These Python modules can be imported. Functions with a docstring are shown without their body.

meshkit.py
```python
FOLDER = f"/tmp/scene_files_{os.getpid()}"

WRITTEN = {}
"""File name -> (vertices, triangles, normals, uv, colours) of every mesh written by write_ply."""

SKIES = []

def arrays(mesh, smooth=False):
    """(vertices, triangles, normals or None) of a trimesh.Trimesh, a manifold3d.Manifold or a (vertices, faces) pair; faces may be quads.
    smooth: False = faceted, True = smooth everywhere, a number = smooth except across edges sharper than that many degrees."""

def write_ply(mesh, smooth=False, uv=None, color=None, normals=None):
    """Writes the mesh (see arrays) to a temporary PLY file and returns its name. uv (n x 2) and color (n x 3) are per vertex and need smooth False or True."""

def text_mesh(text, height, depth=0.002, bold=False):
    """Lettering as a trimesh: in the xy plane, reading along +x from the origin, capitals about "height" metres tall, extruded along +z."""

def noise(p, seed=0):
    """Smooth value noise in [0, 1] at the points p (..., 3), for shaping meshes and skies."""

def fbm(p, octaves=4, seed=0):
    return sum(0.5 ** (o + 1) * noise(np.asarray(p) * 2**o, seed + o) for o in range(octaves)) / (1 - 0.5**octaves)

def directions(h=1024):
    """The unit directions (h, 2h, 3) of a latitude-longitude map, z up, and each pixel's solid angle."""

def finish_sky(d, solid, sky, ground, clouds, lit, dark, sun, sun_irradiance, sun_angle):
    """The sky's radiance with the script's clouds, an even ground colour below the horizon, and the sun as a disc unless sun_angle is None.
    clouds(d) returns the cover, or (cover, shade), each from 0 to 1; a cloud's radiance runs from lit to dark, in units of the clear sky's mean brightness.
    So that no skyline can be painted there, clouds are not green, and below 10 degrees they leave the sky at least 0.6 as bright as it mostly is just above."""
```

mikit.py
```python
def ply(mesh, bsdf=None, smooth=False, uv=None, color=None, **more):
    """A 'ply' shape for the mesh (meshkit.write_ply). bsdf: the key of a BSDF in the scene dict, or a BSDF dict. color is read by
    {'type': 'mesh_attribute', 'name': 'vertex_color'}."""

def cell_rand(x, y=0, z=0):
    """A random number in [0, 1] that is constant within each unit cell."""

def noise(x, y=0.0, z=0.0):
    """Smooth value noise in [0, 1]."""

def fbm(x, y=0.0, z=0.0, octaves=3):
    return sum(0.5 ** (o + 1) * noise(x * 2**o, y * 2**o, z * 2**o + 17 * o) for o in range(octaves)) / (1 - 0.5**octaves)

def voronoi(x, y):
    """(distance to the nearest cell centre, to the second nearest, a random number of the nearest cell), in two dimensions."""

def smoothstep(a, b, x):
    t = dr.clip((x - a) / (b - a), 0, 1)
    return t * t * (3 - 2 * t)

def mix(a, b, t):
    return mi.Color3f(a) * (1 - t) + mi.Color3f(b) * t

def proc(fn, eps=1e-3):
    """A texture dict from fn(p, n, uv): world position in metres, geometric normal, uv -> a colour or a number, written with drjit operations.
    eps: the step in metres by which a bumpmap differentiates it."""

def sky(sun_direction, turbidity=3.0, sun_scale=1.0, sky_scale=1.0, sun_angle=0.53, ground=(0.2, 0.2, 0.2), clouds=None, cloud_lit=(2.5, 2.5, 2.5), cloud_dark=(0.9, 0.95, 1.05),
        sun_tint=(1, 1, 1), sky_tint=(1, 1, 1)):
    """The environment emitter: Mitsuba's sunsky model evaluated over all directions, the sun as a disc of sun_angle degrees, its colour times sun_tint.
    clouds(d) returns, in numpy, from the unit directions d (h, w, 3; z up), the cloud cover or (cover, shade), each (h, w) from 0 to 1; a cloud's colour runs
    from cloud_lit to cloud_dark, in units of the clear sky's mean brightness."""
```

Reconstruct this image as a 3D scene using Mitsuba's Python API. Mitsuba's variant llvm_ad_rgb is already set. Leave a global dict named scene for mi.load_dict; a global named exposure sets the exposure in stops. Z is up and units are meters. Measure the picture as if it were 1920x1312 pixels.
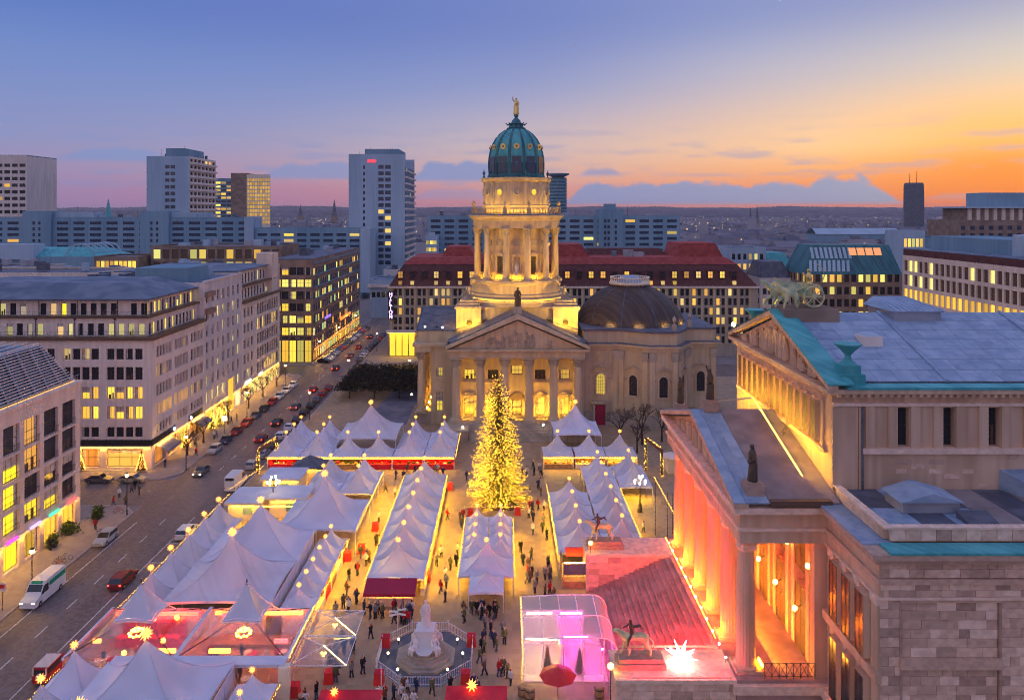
import math, random
import numpy as np, trimesh, mitsuba as mi, mikit, meshkit
import drjit as dr
from scipy.interpolate import PchipInterpolator
import manifold3d as m3
from mikit import noise, fbm, voronoi, cell_rand, smoothstep, mix, proc
T = mi.ScalarTransform4f
scene, labels = {}, {}
PI = math.pi

# ---------------------------------------------------------------- camera, sky, exposure
scene['camera'] = {'type': 'perspective', 'fov': 68.88, 'fov_axis': 'x', 'near_clip': 0.5, 'far_clip': 60000.0,
                   'principal_point_offset_x': 15 / 1920, 'principal_point_offset_y': 259 / 1312,
                   'to_world': T().look_at(origin=[0, 0, 49], target=[0, 100, 49], up=[0, 0, 1])}
exposure = 5.2
K = 1 / 32   # dusk light levels, brought up by the long exposure
SUN_AZ, SUN_EL = math.radians(46), math.radians(3)


# veil cover and blueness by angle from the sun's azimuth (rows) and elevation (columns): a clear winter dusk, pink belt opposite the sun and zenith brightened as fill for the facades
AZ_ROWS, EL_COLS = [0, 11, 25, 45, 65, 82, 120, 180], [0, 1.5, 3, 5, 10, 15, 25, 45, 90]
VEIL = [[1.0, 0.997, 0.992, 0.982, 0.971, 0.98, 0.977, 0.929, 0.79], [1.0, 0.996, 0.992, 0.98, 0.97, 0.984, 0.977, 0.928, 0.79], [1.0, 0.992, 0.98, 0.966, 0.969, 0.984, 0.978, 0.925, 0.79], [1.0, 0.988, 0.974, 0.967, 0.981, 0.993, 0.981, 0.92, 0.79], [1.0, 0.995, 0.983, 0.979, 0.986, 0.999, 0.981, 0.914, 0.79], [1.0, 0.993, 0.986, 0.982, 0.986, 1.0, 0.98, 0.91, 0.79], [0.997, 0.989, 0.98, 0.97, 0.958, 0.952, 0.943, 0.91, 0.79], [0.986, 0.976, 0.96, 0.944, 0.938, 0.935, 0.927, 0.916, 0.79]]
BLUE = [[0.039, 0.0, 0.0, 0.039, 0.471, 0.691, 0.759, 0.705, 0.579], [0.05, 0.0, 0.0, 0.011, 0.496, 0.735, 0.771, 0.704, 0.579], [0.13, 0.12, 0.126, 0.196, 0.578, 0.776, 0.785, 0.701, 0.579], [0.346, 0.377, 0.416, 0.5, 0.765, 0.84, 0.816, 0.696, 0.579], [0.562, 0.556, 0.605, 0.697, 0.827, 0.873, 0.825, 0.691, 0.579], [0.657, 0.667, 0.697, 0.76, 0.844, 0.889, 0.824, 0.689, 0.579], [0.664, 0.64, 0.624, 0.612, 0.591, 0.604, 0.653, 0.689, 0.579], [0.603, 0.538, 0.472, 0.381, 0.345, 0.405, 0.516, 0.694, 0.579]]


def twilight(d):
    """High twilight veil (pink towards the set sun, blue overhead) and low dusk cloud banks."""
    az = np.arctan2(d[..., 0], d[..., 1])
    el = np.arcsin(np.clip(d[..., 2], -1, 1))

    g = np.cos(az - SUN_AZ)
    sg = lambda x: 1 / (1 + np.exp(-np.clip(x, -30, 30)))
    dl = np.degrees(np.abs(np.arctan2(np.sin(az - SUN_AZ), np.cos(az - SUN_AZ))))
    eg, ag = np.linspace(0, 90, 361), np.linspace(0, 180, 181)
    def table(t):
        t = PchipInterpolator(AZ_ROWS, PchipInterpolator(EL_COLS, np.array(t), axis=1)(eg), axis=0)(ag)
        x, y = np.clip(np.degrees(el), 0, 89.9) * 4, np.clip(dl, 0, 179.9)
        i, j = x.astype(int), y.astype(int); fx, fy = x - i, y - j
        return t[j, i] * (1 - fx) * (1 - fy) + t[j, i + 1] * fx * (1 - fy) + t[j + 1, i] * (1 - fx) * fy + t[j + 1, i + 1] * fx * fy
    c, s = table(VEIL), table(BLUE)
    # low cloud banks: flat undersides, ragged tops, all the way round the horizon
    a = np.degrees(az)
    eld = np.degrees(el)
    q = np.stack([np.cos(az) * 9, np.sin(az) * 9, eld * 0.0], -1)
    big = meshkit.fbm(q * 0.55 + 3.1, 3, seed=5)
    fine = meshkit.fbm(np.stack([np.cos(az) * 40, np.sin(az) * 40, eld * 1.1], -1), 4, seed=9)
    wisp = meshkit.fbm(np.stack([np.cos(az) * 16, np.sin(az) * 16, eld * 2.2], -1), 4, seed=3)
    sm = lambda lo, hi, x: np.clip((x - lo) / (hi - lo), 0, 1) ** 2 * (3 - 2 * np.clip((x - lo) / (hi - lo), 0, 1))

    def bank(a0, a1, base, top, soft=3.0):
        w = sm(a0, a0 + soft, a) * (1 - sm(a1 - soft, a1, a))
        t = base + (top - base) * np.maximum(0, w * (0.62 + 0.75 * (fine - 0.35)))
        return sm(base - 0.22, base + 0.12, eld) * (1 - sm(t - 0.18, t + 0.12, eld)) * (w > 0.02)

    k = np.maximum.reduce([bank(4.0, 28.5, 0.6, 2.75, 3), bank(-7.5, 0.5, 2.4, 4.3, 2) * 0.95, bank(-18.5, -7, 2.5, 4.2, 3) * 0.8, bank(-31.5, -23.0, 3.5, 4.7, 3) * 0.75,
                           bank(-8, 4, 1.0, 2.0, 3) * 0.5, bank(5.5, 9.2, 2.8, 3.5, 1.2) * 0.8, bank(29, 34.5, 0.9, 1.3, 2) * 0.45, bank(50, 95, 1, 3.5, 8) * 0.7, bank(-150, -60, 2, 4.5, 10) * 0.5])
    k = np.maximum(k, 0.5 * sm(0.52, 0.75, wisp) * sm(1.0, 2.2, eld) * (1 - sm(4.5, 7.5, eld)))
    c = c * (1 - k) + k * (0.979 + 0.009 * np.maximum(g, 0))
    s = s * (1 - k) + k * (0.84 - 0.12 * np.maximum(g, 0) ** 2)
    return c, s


def sky_clear_mean():
    """Mean brightness of the tinted clear sky, the unit in which mikit counts cloud colours."""
    d, _ = meshkit.directions(64)
    sun = SUN_DIR
    m = mi.load_dict(dict(type='sunsky', sun_direction=list(map(float, sun)), turbidity=3.0, albedo={'type': 'rgb', 'value': [.2, .2, .2]}, sun_scale=0.0, sky_scale=1.0))
    si = dr.zeros(mi.SurfaceInteraction3f, d.reshape(-1, 3).shape[0])
    si.wi = -mi.Vector3f(np.ascontiguousarray(d.reshape(-1, 3).T))
    r = np.array(m.eval(si)).T.reshape(d.shape) * SKY_TINT
    return float(r[:32].mean())


SUN_DIR = (math.sin(SUN_AZ) * math.cos(SUN_EL), math.cos(SUN_AZ) * math.cos(SUN_EL), math.sin(SUN_EL))
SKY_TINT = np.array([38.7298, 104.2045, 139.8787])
_m = sky_clear_mean()
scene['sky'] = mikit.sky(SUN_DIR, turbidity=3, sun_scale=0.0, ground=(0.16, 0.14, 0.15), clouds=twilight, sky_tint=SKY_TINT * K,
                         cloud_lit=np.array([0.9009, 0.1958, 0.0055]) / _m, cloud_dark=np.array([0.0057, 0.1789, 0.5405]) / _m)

# ---------------------------------------------------------------- helpers
_count = {}


def num(name, parent=None):
    """A free key for this name: name, name_001, name_002 ... under the parent's key."""
    base = f'{parent}__{name}' if parent else name
    k = _count.get(base, 0)
    _count[base] = k + 1
    return base if k == 0 else f'{base}_{k:03d}'


def tag(key, label, cat=None, group=None, kind=None):
    d = {'label': label}
    if cat: d['category'] = cat
    if group: d['group'] = group
    if kind: d['kind'] = kind
    labels[key] = d


def thing(name, label, cat, group=None):
    k = num(name)
    tag(k, label, cat, group)
    return k


class MB:
    """Collects boxes, prisms, tubes and lathes into one mesh."""

    def __init__(self):
        self.v, self.f, self.n = [], [], 0

    def add(self, v, f):
        v = np.asarray(v, float); f = np.asarray(f, int)
        if f.shape[1] == 4:
            f = np.vstack([f[:, [0, 1, 2]], f[:, [0, 2, 3]]])
        self.v.append(v); self.f.append(f + self.n); self.n += len(v)
        return self

    def mesh(self, m):
        if hasattr(m, 'to_mesh'):
            q = m.to_mesh(); return self.add(q.vert_properties[:, :3], q.tri_verts)
        return self.add(m.vertices, m.faces)

    def quad(self, a, b, c, d):
        return self.add([a, b, c, d], [[0, 1, 2, 3]])

    def box(self, x0, x1, y0, y1, z0, z1):
        v = [(x, y, z) for x in (x0, x1) for y in (y0, y1) for z in (z0, z1)]
        return self.add(v, [[0, 1, 3, 2], [4, 6, 7, 5], [0, 4, 5, 1], [2, 3, 7, 6], [0, 2, 6, 4], [1, 5, 7, 3]])

    def obox(self, o, u, n, u0, u1, n0, n1, z0, z1):
        """Box along u (horizontal), n (horizontal), z from the origin o."""
        o, u, n = np.asarray(o, float), np.asarray([*u, 0][:3], float), np.asarray([*n, 0][:3], float)
        v = [o + u * a + n * b + np.array([0, 0, c]) for a in (u0, u1) for b in (n0, n1) for c in (z0, z1)]
        return self.add(v, [[0, 1, 3, 2], [4, 6, 7, 5], [0, 4, 5, 1], [2, 3, 7, 6], [0, 2, 6, 4], [1, 5, 7, 3]])

    def hexa(self, low, high):
        """Eight corners: four below, four above, same order."""
        return self.add([*low, *high], [[0, 3, 2, 1], [4, 5, 6, 7], [0, 1, 5, 4], [1, 2, 6, 5], [2, 3, 7, 6], [3, 0, 4, 7]])

    def prism(self, poly, z0, z1):
        from shapely.geometry import Polygon
        m = trimesh.creation.extrude_polygon(Polygon(poly), z1 - z0, engine='earcut')
        return self.add(np.array(m.vertices) + [0, 0, z0], m.faces)

    def wedge(self, poly, o, u, n, d):
        """A polygon in the (u, z) plane extruded by d along n."""
        o, u, n = np.asarray(o, float), np.asarray([*u, 0][:3], float), np.asarray([*n, 0][:3], float)
        from shapely.geometry import Polygon
        m = trimesh.creation.extrude_polygon(Polygon(poly), d, engine='earcut')
        q = np.array(m.vertices)
        return self.add(o + q[:, :1] * u + q[:, 1:2] * np.array([0, 0, 1.0]) + q[:, 2:3] * n, m.faces)

    def tube(self, p0, p1, r0, r1=None, s=6, cap=True):
        p0, p1 = np.asarray(p0, float), np.asarray(p1, float)
        r1 = r0 if r1 is None else r1
        t = p1 - p0; t = t / (np.linalg.norm(t) + 1e-12)
        a = np.cross(t, [0, 0, 1.0] if abs(t[2]) < .9 else [1.0, 0, 0]); a /= np.linalg.norm(a)
        b = np.cross(t, a)
        g = np.arange(s) * 2 * PI / s
        ring = np.cos(g)[:, None] * a + np.sin(g)[:, None] * b
        i = np.arange(s); j = (i + 1) % s
        f = np.stack([i, j, j + s, i + s], 1)
        self.add(np.vstack([p0 + ring * r0, p1 + ring * r1]), f)
        if cap:
            for p, r in ((p0, r0), (p1, r1)):
                if r > 1e-4: self.add(np.vstack([p + ring * r, [p]]), np.stack([i, j, i * 0 + s], 1))
        return self

    def path(self, pts, r, s=5):
        for a, b in zip(pts[:-1], pts[1:]): self.tube(a, b, r, None, s, False)
        return self

    def lathe(self, prof, c=(0, 0, 0), s=24, a0=0.0, a1=2 * PI, ph=0.0):
        """prof: (r, z) from below upwards."""
        full = abs(a1 - a0 - 2 * PI) < 1e-6
        g = a0 + ph + np.arange(s + (0 if full else 1)) / s * (a1 - a0)
        prof = np.asarray(prof, float); k, m = len(prof), len(g)
        v = np.stack([c[0] + prof[:, None, 0] * np.cos(g), c[1] + prof[:, None, 0] * np.sin(g), np.broadcast_to(c[2] + prof[:, None, 1], (k, m))], -1).reshape(-1, 3)
        i, j = np.meshgrid(np.arange(k - 1), np.arange(m if full else m - 1), indexing='ij')
        jn = (j + 1) % m
        return self.add(v, np.stack([i * m + j, i * m + jn, (i + 1) * m + jn, (i + 1) * m + j], -1).reshape(-1, 4))

    def balls(self, pts, r, sub=0):
        """Small octahedra (sub=0) or icosahedra at the points."""
        if sub:
            s = trimesh.creation.icosphere(0); bv, bf = np.array(s.vertices), np.array(s.faces)
        else:
            bv = np.array([[1, 0, 0], [-1, 0, 0], [0, 1, 0], [0, -1, 0], [0, 0, 1], [0, 0, -1.0]])
            bf = np.array([[0, 2, 4], [2, 1, 4], [1, 3, 4], [3, 0, 4], [2, 0, 5], [1, 2, 5], [3, 1, 5], [0, 3, 5]])
        p = np.asarray(pts, float)
        r = np.broadcast_to(np.asarray(r, float), (len(p),))
        v = (p[:, None] + bv[None] * r[:, None, None]).reshape(-1, 3)
        f = (bf[None] + (np.arange(len(p)) * len(bv))[:, None, None]).reshape(-1, 3)
        return self.add(v, f)

    def out(self):
        return np.vstack(self.v), np.vstack(self.f)

    def turned(self, m):
        v, f = self.out(); m = np.asarray(m, float)
        return MB().add(v @ m[:3, :3].T + m[:3, 3], f)


def place(x=0, y=0, z=0, rz=0, s=1.0):
    return T().translate([x, y, z]).rotate([0, 0, 1], rz).scale(s if np.ndim(s) else [s, s, s])


def put(key, mesh, bsdf, smooth=False, emit=None, w=0.0, to=None, color=None):
    """One entry of the scene: an MB, a mesh or a ready shape dict; emit = radiance of a lamp or lit pane, w its share of light samples."""
    if isinstance(mesh, dict):
        d = dict(mesh)
        if bsdf: d['bsdf'] = {'type': 'ref', 'id': 'mat_' + bsdf}
    else:
        if isinstance(mesh, MB): mesh = mesh.out()
        d = mikit.ply(mesh, 'mat_' + bsdf, smooth=smooth, color=color)
    if emit is not None:
        d['emitter'] = {'type': 'area', 'radiance': {'type': 'rgb', 'value': [float(x) * K for x in emit]}, 'sampling_weight': float(w)}
    if to is not None: d['to_world'] = to
    scene[key] = d
    return key


def part(name, parent, mesh, bsdf, smooth=False, **k):
    return put(num(name, parent), mesh, bsdf, smooth, **k)


def lamp_point(key, p, rgb, w=1.0):
    scene[key] = {'type': 'point', 'position': list(map(float, p)), 'intensity': {'type': 'rgb', 'value': [float(x) * K for x in rgb]}, 'sampling_weight': float(w)}


def lamp_spot(key, p, target, rgb, angle=50, w=1.0):
    scene[key] = {'type': 'spot', 'to_world': T().look_at(origin=list(map(float, p)), target=list(map(float, target)), up=[0.13, 0.31, 0.94]),
                  'intensity': {'type': 'rgb', 'value': [float(x) * K for x in rgb]}, 'cutoff_angle': float(angle), 'beam_width': float(angle * 0.45), 'sampling_weight': float(w)}


def structure(key, mesh, bsdf, label, smooth=False):
    put(key, mesh, bsdf, smooth)
    tag(key, label, kind='structure')


# ---------------------------------------------------------------- materials
def rgb(*c): return {'type': 'rgb', 'value': list(c)}


def mat(key, base, rough=0.6, metal=0.0, spec=0.4, **k):
    base = base if isinstance(base, dict) else rgb(*base)
    scene['mat_' + key] = {'type': 'twosided', 'bsdf': {'type': 'principled', 'base_color': base, 'roughness': rough, 'metallic': metal, 'specular': spec, **k}}


def matte(key, base):
    base = base if isinstance(base, dict) else rgb(*base)
    scene['mat_' + key] = {'type': 'twosided', 'bsdf': {'type': 'diffuse', 'reflectance': base}}


def mottle(a, b, s=0.6, o=3, streak=0.0):
    """Weathered surface between two tones: soft blotches, optional rain streaks."""
    def fn(p, n, uv):
        t = fbm(p.x * s + 7.3, p.y * s + 3.1, p.z * s * (1 - 0.75 * (streak > 0)), o)
        if streak:
            t = t * (1 - streak) + streak * noise(p.x * 2.3 + p.y * 1.9, p.z * 0.13, 4.0)
        return mix(a, b, smoothstep(0.25, 0.75, t))
    return proc(fn)


matte('limestone', mottle((.50, .39, .25), (.64, .52, .35), 0.5, 3, 0.35))
matte('limestone_grey', mottle((.38, .32, .25), (.50, .43, .34), 0.8, 3, 0.3))
matte('sandstone', mottle((.56, .37, .25), (.74, .52, .37), 0.45, 3, 0.3))
for i, c in enumerate([(.76, .53, .40), (.64, .44, .33), (.46, .31, .24), (.86, .63, .49), (.55, .38, .29)]):
    matte(f'stone_tone_{i}', mottle(tuple(x * .88 for x in c), tuple(min(1, x * 1.1) for x in c), 2.2, 2))
matte('render_white', mottle((.74, .62, .53), (.88, .76, .66), 0.25, 3, 0.4))
matte('render_grey', mottle((.60, .54, .52), (.72, .66, .63), 0.3, 3, 0.4))
matte('render_cream', mottle((.72, .58, .47), (.86, .70, .58), 0.3, 3, 0.4))
matte('panel_blue', mottle((.19, .32, .41), (.27, .41, .50), 0.1, 2, 0.3))
matte('panel_pale', mottle((.36, .48, .57), (.46, .58, .68), 0.1, 2, 0.3))
matte('brown_stone', mottle((.26, .18, .14), (.36, .26, .20), 0.4, 2))
matte('city_wall', mottle((.25, .25, .30), (.45, .43, .46), 0.012, 3))
matte('city_roof', mottle((.12, .13, .17), (.26, .25, .29), 0.02, 3))
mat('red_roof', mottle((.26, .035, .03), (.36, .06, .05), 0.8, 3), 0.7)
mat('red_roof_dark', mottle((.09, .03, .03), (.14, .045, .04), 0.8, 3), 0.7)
mat('slate', mottle((.07, .08, .11), (.13, .14, .18), 0.7, 3), 0.55)
mat('roof_grey', mottle((.09, .13, .18), (.17, .21, .27), 0.35, 3), 0.7)
mat('roof_felt', mottle((.20, .17, .17), (.30, .25, .25), 0.5, 4), 0.75)
mat('lead_panel', mottle((.22, .32, .44), (.33, .43, .55), 0.9, 4), 0.5, 0.0, 0.5)
mat('lead_panel_dark', mottle((.19, .28, .40), (.29, .38, .50), 1.1, 4), 0.5, 0.0, 0.5)
mat('zinc', mottle((.30, .31, .36), (.42, .43, .48), 0.5, 3), 0.45, 0.3)
mat('copper', mottle((.05, .30, .32), (.10, .44, .44), 0.6, 3, 0.3), 0.55)
mat('copper_dark', mottle((.03, .10, .12), (.05, .20, .22), 0.5, 3, 0.4), 0.5)
mat('dome_brown', mottle((.07, .052, .045), (.11, .085, .072), 0.4, 3, 0.5), 0.6, 0, .2)
mat('gold', (.85, .62, .22), 0.35, 0.9)
mat('gilt_green', mottle((.30, .42, .30), (.78, .70, .34), 1.4, 3), 0.55, 0.2)
mat('bronze', (.10, .075, .06), 0.45, 0.5)
mat('statue_white', (.72, .70, .70), 0.6)
mat('dark_metal', (.05, .05, .06), 0.45, 0.4)
mat('black', (.02, .02, .025), 0.5)
mat('white_metal', (.75, .75, .78), 0.4)
mat('steel', (.55, .56, .60), 0.3, 0.9)
mat('asphalt', proc(lambda p, n, uv: mix((.13, .098, .098), (.20, .155, .145), smoothstep(.3, .7, 0.5 * fbm(p.x * .35, p.y * .06, 0, 3) + 0.5 * fbm(p.x * 3, p.y * 3, 1, 2)))), 0.55, 0, 0.45)
mat('road_paint', (.62, .60, .60), 0.6)
matte('pavement', proc(lambda p, n, uv: mix((.24, .21, .21), (.36, .32, .31), 0.6 * fbm(p.x * .5, p.y * .5, 0, 3) + 0.4 * cell_rand(p.x * 1.4, p.y * 1.4, 2))))
matte('kerb_stone', (.40, .37, .37))
mat('plaza_stone', proc(lambda p, n, uv: mix((.27, .185, .115), (.44, .315, .20), 0.55 * fbm(p.x * .22, p.y * .22, 5, 3) + 0.45 * cell_rand(p.x * 1.1, p.y * 1.1, 1))), 0.6, 0, 0.4)
matte('lawn', mottle((.16, .17, .22), (.24, .24, .29), 0.4, 3))
matte('stair_stone', mottle((.36, .22, .20), (.50, .32, .29), 0.8, 3))
scene['mat_tent_canvas'] = {'type': 'twosided', 'bsdf': {'type': 'principled', 'base_color': mottle((.58, .59, .68), (.68, .69, .78), 0.35, 2), 'roughness': 0.5, 'specular': 0.3}}
for i, (a, b) in enumerate((((.56, .55, .61), (.66, .65, .71)), ((.60, .61, .72), (.70, .71, .82)))): mat(f'tent_canvas_{i}', mottle(a, b, .5, 3, .25), 0.55, 0, .3)
mat('curtain', mottle((.50, .44, .36), (.66, .60, .52), 1.3, 2), .8)
scene['mat_foil_milky'] = {'type': 'blendbsdf', 'weight': 0.42, 'a': {'type': 'thindielectric', 'int_ior': 1.45}, 'b': {'type': 'twosided', 'bsdf': {'type': 'diffuse', 'reflectance': rgb(.80, .74, .80)}}}
mat('tent_wall', (.55, .54, .60), 0.6)
mat('red_cloth', mottle((.55, .01, .03), (.70, .03, .05), 0.7, 2), 0.7)
mat('awning_blue', (.16, .16, .24), 0.7)
mat('red_paint', (.62, .03, .03), 0.45)
mat('crimson', (.35, .01, .05), 0.6)
mat('wood', mottle((.30, .17, .08), (.46, .28, .14), 2.0, 3), 0.6)
mat('wood_dark', (.13, .075, .05), 0.6)
mat('cream', (.80, .70, .52), 0.6)
mat('pane_dark', (.03, .03, .038), 0.16, 0.0, 0.3)
mat('pane_blue', (.03, .05, .09), 0.12, 0.0, 0.7)
mat('pane_lit', (.10, .08, .04), 0.25, 0.0, 0.4)
mat('frame_dark', (.07, .06, .065), 0.5)
mat('frame_white', (.62, .58, .55), 0.5)
mat('lamp_glass', (.8, .7, .5), 0.3)
matte('bark', mottle((.055, .04, .035), (.10, .075, .06), 4, 2))
matte('needles', mottle((.025, .04, .010), (.05, .065, .018), 1.5, 2))
matte('leaf_dark', mottle((.035, .04, .03), (.07, .06, .045), 1.0, 2))
matte('leaf_green', (.07, .11, .03))
matte('hedge_leaf', (.05, .055, .035))
matte('wood_hill', mottle((.07, .06, .09), (.11, .09, .12), 0.004, 3))
matte('city_ground', mottle((.13, .12, .14), (.22, .20, .22), 0.02, 3))
matte('skin', (.62, .42, .32)); matte('hair_brown', (.09, .055, .035)); matte('hair_dark', (.03, .025, .022))
matte('trousers', (.04, .04, .055)); matte('trousers_blue', (.07, .09, .16))
COATS = [('coat_black', (.025, .025, .03)), ('coat_navy', (.04, .05, .10)), ('coat_brown', (.16, .09, .055)), ('coat_red', (.40, .03, .035)), ('coat_grey', (.20, .20, .21)), ('coat_white', (.62, .60, .60)), ('coat_olive', (.12, .12, .06))]
for k, c in COATS: matte(k, c)
PAINT = {'white': (.70, .70, .70), 'silver': (.42, .43, .46), 'black': (.012, .012, .016), 'grey': (.10, .10, .115), 'red': (.40, .012, .015), 'dark red': (.22, .012, .02), 'dark blue': (.018, .028, .09), 'beige': (.40, .33, .22), 'green': (.0, .30, .16)}
for k, c in PAINT.items(): mat('paint_' + k.replace(' ', '_'), c, 0.3, 0.15 if k == 'silver' else 0.0, 0.5, clearcoat=0.8, clearcoat_gloss=0.9)
mat('car_glass', (.02, .024, .03), 0.05, 0, 0.8)
mat('tyre', (.015, .015, .016), 0.8)
scene['mat_foil'] = {'type': 'blendbsdf', 'weight': 0.09, 'a': {'type': 'thindielectric', 'int_ior': 1.45}, 'b': {'type': 'twosided', 'bsdf': {'type': 'diffuse', 'reflectance': rgb(.72, .66, .72)}}}
scene['mat_foil_clear'] = {'type': 'blendbsdf', 'weight': 0.06, 'a': {'type': 'thindielectric', 'int_ior': 1.45}, 'b': {'type': 'twosided', 'bsdf': {'type': 'diffuse', 'reflectance': rgb(.72, .70, .78)}}}
WARM, AMBER, YELLOW, RED = np.array([1.0, .62, .20]), np.array([1.0, .50, .08]), np.array([1.0, .68, .10]), np.array([1.0, .05, .07])

# ---------------------------------------------------------------- windows and facades
_win = {}
RNG = random.Random(7)
LIT = [(1.25, .78, .10), (1.1, .62, .08), (1.3, .95, .16), (.95, .48, .09), (.75, .55, .14), (.55, .36, .12), (.85, .80, .22)]


def window_mesh(w, h, style):
    """(frame, pane) of a window of this size; style = mullions across, transoms, bar width."""
    k = (round(w, 2), round(h, 2), style)
    if k not in _win:
        nu, nv, b = style
        m = MB()
        e = 0.07 if b > 0.05 else 0.05
        m.box(0, w, 0, e, 0, b * 1.3).box(0, w, 0, e, h - b * 1.3, h)
        m.box(0, b * 1.3, 0, e, b * 1.3, h - b * 1.3).box(w - b * 1.3, w, 0, e, b * 1.3, h - b * 1.3)
        for i in range(1, nu + 1): m.box(w * i / (nu + 1) - b / 2, w * i / (nu + 1) + b / 2, 0.002, e - .002, b * 1.3, h - b * 1.3)
        for i in range(1, nv + 1): m.box(b * 1.3, w - b * 1.3, 0.004, e - .004, h * i / (nv + 1) - b / 2, h * i / (nv + 1) + b / 2)
        _win[k] = mikit.ply(m.out()), mikit.ply(MB().box(0.01, w - 0.01, 0.02, 0.035, 0.01, h - 0.01).out())
    return _win[k]


def curtain_mesh(w, h, v):
    k = ('c', round(w, 2), round(h, 2), v)
    if k not in _win:
        m = MB(); q = random.Random(v * 7 + int(w * 100))
        if v == 0: m.box(.04, w * q.uniform(.2, .4), .010, .016, .05, h - .05)
        elif v == 1: m.box(.04, w * .2, .010, .016, .05, h - .05).box(w * .8, w - .04, .010, .016, .05, h - .05)
        elif v == 2: m.box(.04, w - .04, .010, .016, h * q.uniform(.5, .75), h - .04)
        else: m.box(w * .15, w * .45, .010, .016, .05, h * .35).box(w * .6, w * .8, .010, .016, .05, h * .5)
        _win[k] = mikit.ply(m.out())
    return _win[k]


def frame_of(o, u):
    """Matrix: local x along u, local y INTO the wall, z up, from o."""
    u = np.array([u[0], u[1], 0.0]); inward = np.array([-u[1], u[0], 0.0])
    m = np.eye(4); m[:3, 0], m[:3, 1], m[:3, 2], m[:3, 3] = u, inward, [0, 0, 1], o
    return T(m)


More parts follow.
